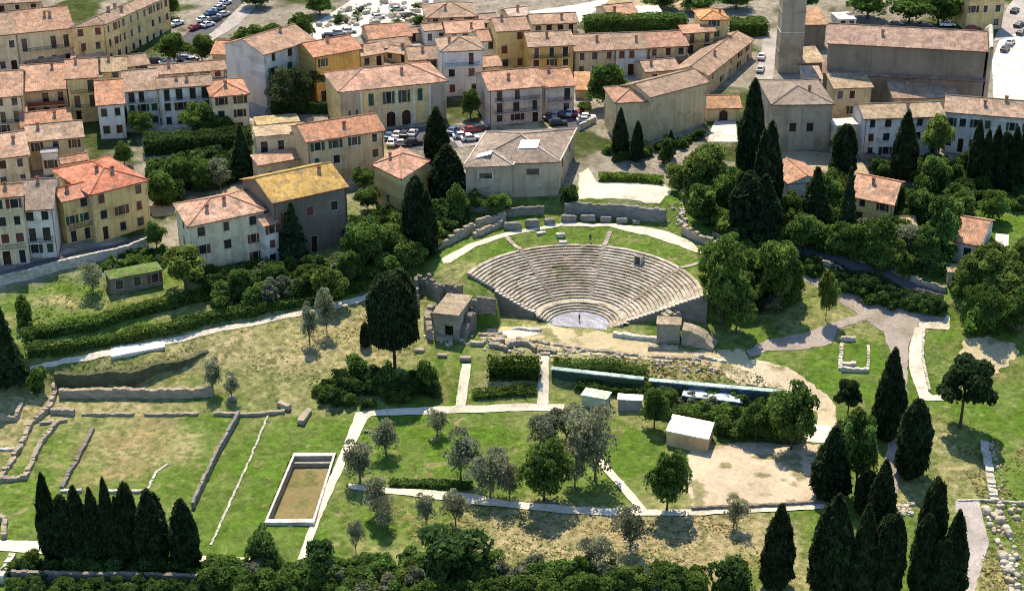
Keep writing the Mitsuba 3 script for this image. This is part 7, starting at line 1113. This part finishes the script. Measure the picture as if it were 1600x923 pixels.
# ---------------------------------------------------------------- buildings
WIN = {}
def house(key, cat, label, FL, FR, DV, zb, ze, roof, rc, wc, o):
    rg = R_(o.get('seed', 1) + 100); FL, FR, DV = np.array([*FL, 0.]), np.array([*FR, 0.]), np.array([*DV, 0.])
    E = FR - FL; W, D = np.linalg.norm(E), np.linalg.norm(DV); e, d = E / W, DV / D
    tp = math.tan(math.radians(o.get('pitch', 19))); ts = math.tan(math.radians(12))
    pre = o['part'] + '_' if 'part' in o else ''; hh_ = ze - zb
    th, uw = .3, code(STONE if wc == 'ruin' else WALL, wc); bot = zb - 2.5
    rise = {'gable': D / 2 * tp, 'gable_d': W / 2 * tp, 'hip': min(W, D) / 2 * tp, 'shed': D * ts, 'flat': 0}[roof]
    sides = [('f', FL, e, W, d), ('r', FR, d, D, -e), ('b', FR + DV, -e, W, -d), ('l', FL + DV, -d, D, e)]
    wm = Mesh(); wins = []
    for sk, p0, ax, L, inn in sides:
        skew = th / max(abs(np.cross(e, d)[2]), .3); s0, s1 = (0, L) if sk in 'fb' else (skew, L - skew)
        top = [(s1, ze), (s0, ze)]
        if roof == 'gable' and sk in 'rl': top = [(s1, ze + (L - s1) * tp), (L / 2, ze + rise), (s0, ze + s0 * tp)]
        if roof == 'gable_d' and sk in 'fb': top = [(s1, ze), (L / 2, ze + rise), (s0, ze)]
        if roof == 'shed': top = {'f': [(s1, ze), (s0, ze)], 'b': [(s1, ze + rise), (s0, ze + rise)], 'r': [(s1, ze + s1 * ts), (s0, ze + s0 * ts)], 'l': [(s1, ze + (L - s1) * ts), (s0, ze + (L - s0) * ts)]}[sk]
        pg = shapely.Polygon([(s0, bot), (s1, bot)] + top); holes = []
        fc = o.get('fc') if sk == 'f' else None; spec = []
        hh = ze - zb
        if fc == 'palazzo':
            spec = [(x * W, 1.25, zb + hh * .60, zb + hh * .88, 'shut' if q else 'win') for x, q in ((.29, 1), (.455, 0), (.60, 0), (.75, 1))] + [(x * W, 2.1, zb + .2, zb + hh * .42, 'arch') for x in (.47, .615)] + [(x * W, 1.0, zb + hh * .42, zb + hh * .54, 'win') for x in (.12, .9)]
        elif fc == 'museum': spec = [(x * W, 2.6, zb + hh * .68, zb + hh * .83, 'wide') for x in (.72,)]
        elif fc == 'pyramid': spec = [(x * W, 1.5, zb + hh * .42, zb + hh * .60, 'win') for x in (.36, .65)]
        elif fc == 'portal': spec = [(.5 * W, 1.9, zb + .05, zb + 2.6, 'arch')]
        elif fc == 'one': spec = [(.5 * W, 1.5, zb + hh * .55, zb + hh * .80, 'win')]
        elif fc == 'ruin': spec = [(.62 * W, 1.6, zb - .2, zb + 2.6, 'open')]
        elif sk in o:
            rows, cols = o[sk]; st = hh / rows; style = rg.integers(3)
            for r in range(rows):
                for c in range(cols):
                    if rg.random() < o.get('sparse', .12): continue
                    cx = (c + .5 + rg.uniform(-.06, .06)) / cols * L; ww = min(rg.choice([1.15, 1.3, 1.45]), L / cols * .55)
                    lo = zb + st * r + st * (.30 if st > 2.3 else .25); hi = min(lo + min(1.85, st * .56), ze - .35); kd = 'win'
                    if r == 0 and rg.random() < .3: lo, kd = zb + .05, 'door'
                    elif (rows - 1 - r,) in o.get('bal', ()) : lo = zb + st * r + .1; kd = 'french'
                    elif rg.random() < .25: kd = 'shut'
                    spec.append((cx, ww, lo, hi, kd))
        for cx, ww, lo, hi, kd in spec:
            cx = min(max(cx, s0 + ww / 2 + .15), s1 - ww / 2 - .15)
            if hi - lo < .4 or s1 - s0 < ww + .4: continue
            if kd == 'arch':
                r = ww / 2; a = np.linspace(0, math.pi, 9); hp = [(cx - r, lo), (cx + r, lo)] + [(cx + r * math.cos(t), hi - r + r * math.sin(t)) for t in a]; holes.append(shapely.Polygon(hp))
            else: holes.append(shapely.box(cx - ww / 2, lo, cx + ww / 2, hi))
            if kd != 'open': wins.append((p0, ax, inn, cx, ww, lo, hi, kd, sk))
        if holes: pg = pg.difference(shapely.union_all(holes).buffer(0))
        for g in getattr(pg, 'geoms', [pg]):
            if g.is_empty or g.area < .01: continue
            tm = trimesh.creation.extrude_polygon(g, th, engine='earcut'); v = tm.vertices
            flip = np.cross(ax, [0, 0, 1]) @ inn < 0
            wm.add(p0 + v[:, :1] * ax + v[:, 1:2] * [0, 0, 1] + v[:, 2:] * inn, tm.faces[:, ::-1] if not flip else tm.faces, (uw, .5))
    wk = put(f'{key}__{pre}wall', wm.ply('stone_mat' if wc == 'ruin' else 'wall_mat'))
    # windows: surround (proud of the wall), recessed pane, shutters
    trim = code(WALL, 'stone' if wc in ('darkstone', 'stone', 'tanwarm', 'museumwall') else ['trim', 'white', 'tan'][int(rg.integers(3))]); shc = code(WALL, ['shutter_brown', 'shutter_green', 'redbrown'][int(rg.integers(3))]); Z = np.array([0, 0, 1.])
    for p0, ax, inn, cx, ww, lo, hi, kd, sk in wins:
        m = Mesh(); c = p0 + ax * cx; dr_ = kd in ('door', 'arch')
        if kd != 'arch':
            for s in (-1, 1): m.box(c + ax * s * (ww / 2 + .05) + inn * .0 + Z * lo, ax * .06, inn * .04, Z * (hi - lo), trim)
            m.box(c + Z * hi, ax * (ww / 2 + .11), inn * .045, Z * .12, trim)
            if not dr_: m.box(c - inn * .04 + Z * (lo - .11), ax * (ww / 2 + .14), inn * .09, Z * .11, trim)
        else:
            r = ww / 2; a = np.linspace(0, math.pi, 10); pts = [(-r - .08, 0)] + [((r + .08) * -math.cos(t), hi - r - lo + (r + .08) * math.sin(t)) for t in a] + [(r + .08, 0)]
            m.tube([c + ax * x_ + Z * (lo + z_) for x_, z_ in pts], .13, trim, 5)
        wkey = put(f'{key}__{"door" if dr_ else "window"}', m.ply('wall_mat'))
        pm = Mesh(); z1 = hi
        pm.box(c + inn * .24 + Z * lo, ax * ww * .5, inn * .03, Z * (z1 - lo), code(WALL, 'door'))
        scene[f'{wkey}__{"leaf" if dr_ else "pane"}'] = pm.ply('wall_mat' if dr_ else 'pane_mat')
        if kd == 'shut':
            sm = Mesh()
            for s in (-1, 1): sm.box(c + ax * s * ww * .25 + inn * .05 + Z * (lo + .02), ax * (ww * .25 - .015), inn * .03, Z * (hi - lo - .04), shc)
            scene[f'{wkey}__shutter'] = sm.ply('wall_mat')
        elif kd == 'win' and rg.random() < .35:
            for q, s in enumerate((-1, 1)):
                sm = Mesh(); sm.box(c + ax * s * (ww * .5 + ww * .25 + .1) - inn * .06 + Z * lo, ax * ww * .24, inn * .025, Z * (hi - lo), shc)
                scene[f'{wkey}__shutter' + ('_001' if q else '')] = sm.ply('wall_mat')
    if 'f' in o and not o.get('plain') and roof != 'flat':
        for s_ in ((.015, .985) if W > 9 else (.985,)):
            m = Mesh(); q_ = FL + e * W * s_ - d * .09; m.tube([q_ + Z * (zb - .5), q_ + Z * (ze - .15), q_ - d * .3 + Z * (ze + .02)], .06, code(WALL, 'redbrown' if o['seed'] % 2 else 'grey'), 5); put(f'{key}__downpipe', m.ply('wall_mat'))
    if 'f' in o:
        st = (ze - zb) / o['f'][0]
        for (r,) in o.get('bal', ()):
            zf = zb + st * (o['f'][0] - 1 - r) - .05
            if zf < zb + 1.5: zf = zb + st * .98
            m = Mesh(); c = FL + e * W * .5 - d * .55; hw = W * .42; m.box(c + Z * zf, e * hw, d * .55, Z * .16, uw); bk_ = put(f'{key}__balcony', m.ply('wall_mat'))
            m = Mesh(); u = code(WALL, 'redbrown' if o['seed'] in (10, 12) else 'rail'); solid = o['seed'] in (10, 33)
            if solid: m.box(c - d * .52 + Z * (zf + .16), e * hw, d * .03, Z * .9, u)
            else:
                n = int(hw * 2 / .28)
                for i in range(n + 1): m.box(c - d * .52 + e * (i / n * 2 - 1) * (hw - .03) + Z * (zf + .16), e * .025, d * .025, Z * .85, u)
            m.box(c - d * .52 + Z * (zf + 1.02), e * hw, d * .04, Z * .06, u)
            for s in (-1, 1): m.box(c + e * s * (hw - .03) + Z * (zf + 1.0), e * .03, d * .5, Z * .06, u)
            scene[bk_ + '__railing'] = m.ply('wall_mat')
    # roof
    ur, rm, ridges = code(ROOF, rc) - 500, Mesh(), []; ov = .45 if roof != 'flat' else .18; lift = np.array([0, 0, .14])
    P = lambda s, t, z: FL + e * s + d * t + [0, 0, z]
    def plane(pts, along):
        p = np.array(pts); a = along; dn = np.cross(np.cross(p[1] - p[0], p[-1] - p[0]), a); dn /= np.linalg.norm(dn) + 1e-9
        uv = np.c_[ur + 300 + (p - p[0]) @ a, (p - p[0]) @ dn + 100 * (1 + o.get('seed', 1) * 7 % 23)]
        if np.cross(p[1] - p[0], p[2] - p[0])[2] < 0: p, uv = p[::-1], uv[::-1]
        rm.prism(p + lift, [0, 0, -.2], ur, uv)
    if roof == 'gable':
        zl = ze - ov * tp
        plane([P(-ov, -ov, zl), P(W + ov, -ov, zl), P(W + ov, D / 2, ze + rise), P(-ov, D / 2, ze + rise)], e); plane([P(W + ov, D + ov, zl), P(-ov, D + ov, zl), P(-ov, D / 2 + .01, ze + rise), P(W + ov, D / 2 + .01, ze + rise)], e)
        ridges = [(P(-ov, D / 2, ze + rise), P(W + ov, D / 2, ze + rise))]
    elif roof == 'gable_d':
        zl = ze - ov * tp
        plane([P(-ov, -ov, zl), P(-ov, D + ov, zl), P(W / 2, D + ov, ze + rise), P(W / 2, -ov, ze + rise)], d); plane([P(W + ov, -ov, zl), P(W + ov, D + ov, zl), P(W / 2 + .01, D + ov, ze + rise), P(W / 2 + .01, -ov, ze + rise)], d)
        ridges = [(P(W / 2, -ov, ze + rise), P(W / 2, D + ov, ze + rise))]
    elif roof == 'hip':
        zl, a = ze - ov * tp, min(W, D) / 2; k = [P(-ov, -ov, zl), P(W + ov, -ov, zl), P(W + ov, D + ov, zl), P(-ov, D + ov, zl)]; zr = ze + rise
        if W >= D: r1, r2 = P(a, D / 2, zr), P(W - a + .01, D / 2, zr); pl = [([k[0], k[1], r2, r1], e), ([k[2], k[3], r1, r2], e), ([k[1], k[2], r2], d), ([k[3], k[0], r1], d)]
        else: r1, r2 = P(W / 2, a, zr), P(W / 2, D - a + .01, zr); pl = [([k[0], k[1], r1], e), ([k[2], k[3], r2], e), ([k[1], k[2], r2, r1], d), ([k[3], k[0], r1, r2], d)]
        for p, ax in pl: plane(p, ax)
        ridges = [(r1, r2), (k[0], r1), (k[3], r1 if W >= D else r2), (k[1], r2 if W >= D else r1), (k[2], r2)]
    elif roof == 'shed': plane([P(-ov, -ov, ze - ov * ts), P(W + ov, -ov, ze - ov * ts), P(W + ov, D + .1, ze + (D + .1) * ts), P(-ov, D + .1, ze + (D + .1) * ts)], e)
    else: plane([P(-ov, -ov, ze), P(W + ov, -ov, ze), P(W + ov, D + ov, ze), P(-ov, D + ov, ze)], e)
    rk = put(f'{key}__{pre}roof', rm.ply('roof_mat'))
    if ridges:
        m = Mesh()
        for a, b in ridges:
            if np.linalg.norm(b - a) > .3: m.tube(np.linspace(a, b, 3) + lift + [0, 0, .03], .17, ur + 500, 6)
        scene[rk + '__ridge_tiles'] = m.ply('roof_mat')
    if roof != 'flat' and not o.get('plain'):
        m = Mesh(); z = ze - ov * (tp if roof != 'shed' else ts) + .02
        m.tube([P(-ov, -ov - .06, z), P(W + ov, -ov - .06, z)], .075, code(WALL, 'redbrown'), 5); scene[rk + '__gutter'] = m.ply('wall_mat')
    nc = o.get('ch', 1 if roof in ('gable', 'hip') and W > 5 and rg.random() < .8 else 0)
    for i in range(nc):
        s, t = rg.uniform(.2, .8) * W, rg.uniform(.2, .45) * D
        zc = ze + (min(t, s, W - s) * tp if roof == 'hip' else t * tp if roof == 'gable' else t * ts)
        m = Mesh(); p = P(s, t, zc - .4); m.box(p, e * .3, d * .24, Z * 1.35, code(WALL, 'chimney')); m.box(p + Z * 1.35, e * .4, d * .33, Z * .1, code(WALL, 'chimney'))
        for q in (-1, 1): m.box(p + e * q * .26 + Z * 1.45, e * .05, d * .22, Z * .22, code(WALL, 'chimney'))
        m.box(p + Z * 1.67, e * .42, d * .34, Z * .09, code(WALL, 'redbrown')); put(rk + '__chimney', m.ply('wall_mat'))
    if o.get('rfc') == 'museum':
        m = Mesh(); p = P(W * .62, D * .30, ze + .30 * D * tp + .1); nrm = np.array([0, 0, 1.]); sl = d * math.cos(.26) + Z * math.sin(.26)
        m.box(p + Z * .12, e * 2.0, sl * 1.5, Z * .14, code(ROOF, 'white')); scene[rk + '__skylight'] = m.ply('skylight_mat')
        a, b, q = 0., W * .5, 1.4; zr, mid = ze + (b - a) / 2 * tp, (a + b) / 2      # projecting left bay with a hipped roof of its own
        m = Mesh(); m.prism([P(a, -q, bot), P(b, -q, bot), P(b, -q, ze - .1), P(a, -q, ze - .1)], d * (q - .01), uw); m.prism([P(0, -q - .12, zb + hh_ * .33), P(b, -q - .12, zb + hh_ * .33), P(b, -q - .12, bot), P(0, -q - .12, bot)], d * .11, code(WALL, 'stone'))
        m.box(P(b + (W - b) / 2, -.06, zb - 1), e * (W - b) / 2 * .99, d * .05, Z * (1 + hh_ * .33), code(WALL, 'stone')); scene[key + '__front_bay'] = m.ply('wall_mat')
        wx, lo, hi = mid - .6, zb + hh_ * .68, zb + hh_ * .83; m = Mesh()
        for s_ in (-1, 1): m.box(P(wx + s_ * 1.42, -q - .03, lo), e * .1, d * .05, Z * (hi - lo), code(WALL, 'trim'))
        for z_ in (lo - .12, hi): m.box(P(wx, -q - .03, z_), e * 1.52, d * .06, Z * .12, code(WALL, 'trim'))
        wk2 = put(key + '__window', m.ply('wall_mat')); m = Mesh(); m.box(P(wx, -q, lo), e * 1.32, d * .03, Z * (hi - lo), uw); scene[wk2 + '__pane'] = m.ply('pane_mat')
        m = Mesh(); f0 = -q - ov
        for pp, al in (([P(a - ov, f0, ze - .1), P(b + ov, f0, ze - .1), P(mid, f0 + mid, zr)], e), ([P(b + ov, f0, ze - .1), P(b + ov, D * .3, ze - .1), P(mid, D * .5, zr), P(mid, f0 + mid, zr)], d), ([P(a - ov, D * .3, ze - .1), P(a - ov, f0, ze - .1), P(mid, f0 + mid, zr), P(mid, D * .5, zr)], d)):
            pp = np.array(pp) + lift * 1.3; m.prism(pp, [0, 0, -.2], ur, np.c_[ur + 300 + (pp - pp[0]) @ al, (pp - pp[0]) @ (d if al is e else e) + 50])
        scene[rk + '__bay_roof'] = m.ply('roof_mat')
        m = Mesh(); p = P(mid - 1.6, 2.2, ze + 1.15); m.box(p, e * 1.5 + Z * .35, d * 1.1, Z * .25, code(ROOF, 'white')); scene[rk + '__skylight_001'] = m.ply('skylight_mat')
        m = Mesh()
        for a_, b_ in ((P(b + ov, f0, ze), P(mid, f0 + mid, zr + .15)), (P(b + ov, f0, ze), P(b + ov, 0, ze)), (P(W + .45, -.45, ze - .1), P(min(W, D) / 2 + (W - min(W, D)), min(W, D) / 2, ze + rise + .1)), (P(W + .5, -.45, ze + .02), P(W + .5, D + .45, ze + .02)), (P(-.5, D + .4, ze), P(W + .5, D + .4, ze)), (P(-.5, -.4, ze), P(-.5, D + .4, ze))): m.tube([a_ + Z * .2, b_ + Z * .2], .13, code(WALL, 'white'), 5)
        scene[rk + '__white_trim'] = m.ply('wall_mat')
    if o.get('fc') == 'palazzo':
        m = Mesh(); h = ze - zb
        for x_ in (.20, .365, .53, .69, .84): m.box(FL + e * W * x_ - d * .06 + Z * zb, e * .28, d * .07, Z * (h - .5), code(WALL, 'trim'))
        m.box(FL + e * W * .52 - d * .08 + Z * (zb + h * .50), e * W * .325, d * .10, Z * .22, code(WALL, 'trim')); m.box(FL + e * W * .5 - d * .1 + Z * (ze - .42), e * W * .5, d * .12, Z * .3, code(WALL, 'trim')); scene[key + '__pilasters'] = m.ply('wall_mat')
        for s in (.095, .925):
            m = Mesh(); m.box(FL + e * W * s - d * .03 + Z * zb, e * W * (.09 if s < .5 else .07), d * .035, Z * (h - .45), code(WALL, 'stone')); put(key + '__side_bay', m.ply('wall_mat'))
    if label: tag(key, label, cat)
for bb in BUILDINGS: house(*bb)
def cathedral_extras():
    n = next(b for b in BUILDINGS if b[11].get('part') == 'nave'); FL, FR, DV, zb, ze = np.array([*n[3], 0.]), np.array([*n[4], 0.]), np.array([*n[5], 0.]), n[6], n[7]
    e = (FR - FL) / np.linalg.norm(FR - FL); D = np.linalg.norm(DV); d = DV / D; Z = np.array([0, 0, 1.]); m = Mesh(); u = code(WALL, 'stone')
    p = FR + e * .6; t = math.tan(math.radians(19)) * D / 2
    m.prism([p - d * .5 + Z * (zb - 2), p + d * (D + .5) + Z * (zb - 2), p + d * (D + .5) + Z * (ze + .8), p + d * D / 2 + Z * (ze + t + 1.3), p - d * .5 + Z * (ze + .8)], e * .9, u); scene['cathedral__facade'] = m.ply('wall_mat')
    m = Mesh(); m.tube([p + e * .45 - d * .7 + Z * (ze + .9), p + e * .45 + d * D / 2 + Z * (ze + t + 1.45), p + e * .45 + d * (D + .7) + Z * (ze + .9)], .5, code(WALL, 'white'), 6); scene['cathedral__facade_coping'] = m.ply('wall_mat')
    m = Mesh(); c = np.array([*TOWER, 0.]); zt = z_at(*TOWER); m.box(c + Z * (zt - 2), [2.9, 0, 0], [0, 2.9, 0], Z * 34, code(WALL, 'stone'))
    for k in range(6): m.box(c + Z * (zt + 5 + 5 * k), [3.0, 0, 0], [0, 3.0, 0], Z * .25, code(WALL, 'trim') if k % 2 else u)
    m.box(c + Z * (zt + 32), [3.15, 0, 0], [0, 3.15, 0], Z * 1.0, u); scene['cathedral__bell_tower'] = m.ply('wall_mat')
cathedral_extras()

# ---------------------------------------------------------------- cars and people
def car_meshes():
    def loft(profile, half, inset):  # side profile (x, z) with the upper points drawn in
        m = Mesh(); k = len(profile); L = [np.array([x, -half + inset * max(0, z - .75), z]) for x, z in profile]; Rr = [p * [1, -1, 1] for p in L]
        return L, Rr
    bodyp = [(-2.05, .32), (2.05, .32), (2.12, .62), (1.95, .80), (.95, .92), (.35, 1.36), (-1.0, 1.42), (-1.75, .98), (-2.1, .9)]
    L, Rr = loft(bodyp, .86, .34); out = {}
    for col in ('white', 'silver', 'dark', 'blue', 'red'):
        m = Mesh(); u = code(PAINT, col); c = shapely.Polygon(bodyp)
        tri = trimesh.creation.extrude_polygon(c, 1.0, engine='earcut'); v = tri.vertices; s = np.where(v[:, 2] > .5, 1, -1); h = .86 - .34 * np.maximum(0, v[:, 1] - .75)
        m.add(np.c_[v[:, 0], s * h, v[:, 1]], tri.faces[:, ::-1], (u, .5)); out[col] = m.ply('paint_mat')
    g = Mesh(); gp = [(.92, .95), (.36, 1.32), (-.98, 1.38), (-1.66, 1.0)]
    for s in (-1, 1):
        q = [np.array([x * .92, s * (.86 - .34 * max(0, z - .75) + .012), z]) for x, z in gp]; g.prism(q, [0, s * .006, 0], code(PAINT, 'dark'))
    for (x0, z0), (x1, z1) in (((.90, .955), (.40, 1.33)), ((-1.10, 1.37), (-1.70, 1.01))):
        w0, w1 = .86 - .34 * max(0, z0 - .75) - .06, .86 - .34 * max(0, z1 - .75) - .06; up = np.array([0, 0, .022]) + np.array([.012 * np.sign(x0), 0, 0])
        g.prism(np.array([[x0, -w0, z0], [x0, w0, z0], [x1, w1, z1], [x1, -w1, z1]]) + up, [0, 0, .008], code(PAINT, 'dark'))
    w = trimesh.creation.cylinder(radius=.32, height=.2, sections=14, transform=trimesh.transformations.rotation_matrix(math.pi / 2, [1, 0, 0]))
    wheel = mikit.ply(w, 'paint_mat', uv=np.tile([[code(PAINT, 'tyre'), .5]], (len(w.vertices), 1)))
    return out, g.ply('pane_mat'), wheel
BODY, GLASS, WHEEL = car_meshes()
for place, group, (x, y), deg, col in CARS:
    key = numbered('parked_car'); M = T().translate([x, y, z_at(x, y) + .1]).rotate([0, 0, 1], deg)
    scene[key + '__body'] = {**BODY[col], 'to_world': M}; scene[key + '__window'] = {**GLASS, 'to_world': M}
    for i, (wx, wy) in enumerate(((1.3, .78), (1.3, -.78), (-1.3, .78), (-1.3, -.78))): scene[key + '__wheel' + (f'_{i:03d}' if i else '')] = {**WHEEL, 'to_world': M.translate([wx, wy, .32])}
    tag(key, place, 'car', group)
def person(k, x, y, z, deg, label, sit):
    import manifold3d as m3
    J = dict(pelvis=((0, 0, .95), .15), chest=((0, 0, 1.28), .16), neck=((0, 0, 1.50), .065), head=((.01, 0, 1.64), .10), crown=((0, 0, 1.69), .095), sl=((0, .19, 1.40), .07), sr=((0, -.19, 1.40), .07), el=((.02, .26, 1.12), .05), er=((.05, -.26, 1.12), .05),
             hl=((.10, .25, .86), .04), hr=((.16, -.22, .88), .04), tl=((0, .09, .92), .10), tr=((0, -.09, .92), .10), kl=((.03, .10, .50), .065), kr=((.0, -.10, .50), .065), al=((0, .11, .10), .045), ar=((-.03, -.11, .10), .045), fl=((.15, .13, .05), .045), fr=((.12, -.13, .05), .045))
    if sit: J.update(kl=((.42, .10, .86), .07), kr=((.42, -.10, .86), .07), al=((.46, .11, .44), .05), ar=((.46, -.11, .44), .05), fl=((.60, .12, .40), .045), fr=((.60, -.12, .40), .045))
    ball = lambda n, s=1: m3.Manifold.sphere(J[n][1] * s, 16).translate(J[n][0])
    def bones(L, s): return m3.Manifold.batch_boolean([m3.Manifold.batch_hull([ball(a, s), ball(b, s)]) for a, b in L], m3.OpType.Add)
    def mesh(man, it=6):
        man = man.refine_to_length(.05); q = man.to_mesh(); t = trimesh.Trimesh(q.vert_properties[:, :3], q.tri_verts); trimesh.smoothing.filter_taubin(t, iterations=it); return t
    allb = [('pelvis', 'chest'), ('chest', 'neck'), ('neck', 'head'), ('head', 'crown'), ('sl', 'sr'), ('sl', 'el'), ('el', 'hl'), ('sr', 'er'), ('er', 'hr'), ('pelvis', 'tl'), ('pelvis', 'tr'), ('tl', 'kl'), ('tr', 'kr'), ('kl', 'al'), ('kr', 'ar'), ('al', 'fl'), ('ar', 'fr'), ('chest', 'sl'), ('chest', 'sr')]
    M = T().translate([x, y, z - (.40 if sit else 0)]).rotate([0, 0, 1], deg)
    def add(name, t, col): scene[f'{k}__{name}'] = mikit.ply(t, 'paint_mat', uv=np.tile([[code(PAINT, col), .5]], (len(t.vertices), 1)), to_world=M)
    add('body', mesh(bones(allb, 1)), 'skin'); add('shirt', mesh(bones([('pelvis', 'chest'), ('sl', 'sr'), ('sl', 'el'), ('sr', 'er'), ('chest', 'sl'), ('chest', 'sr')], 1.12)), 'cloth')
    add('trousers', mesh(bones([('pelvis', 'tl'), ('pelvis', 'tr'), ('tl', 'kl'), ('tr', 'kr'), ('kl', 'al'), ('kr', 'ar')], 1.15)), 'dark'); add('hair', mesh(m3.Manifold.sphere(.108, 16).translate((-.015, 0, 1.71))), 'hair')
    tag(k, label, 'person')
for i, ((x, y), label, deg) in enumerate(PEOPLE):
    r = math.hypot(x, y); person(numbered('person'), x, y, .05 if r < 7 else float(tier_profile(r)) + .1, deg if i == 0 else -90, label, i > 0)
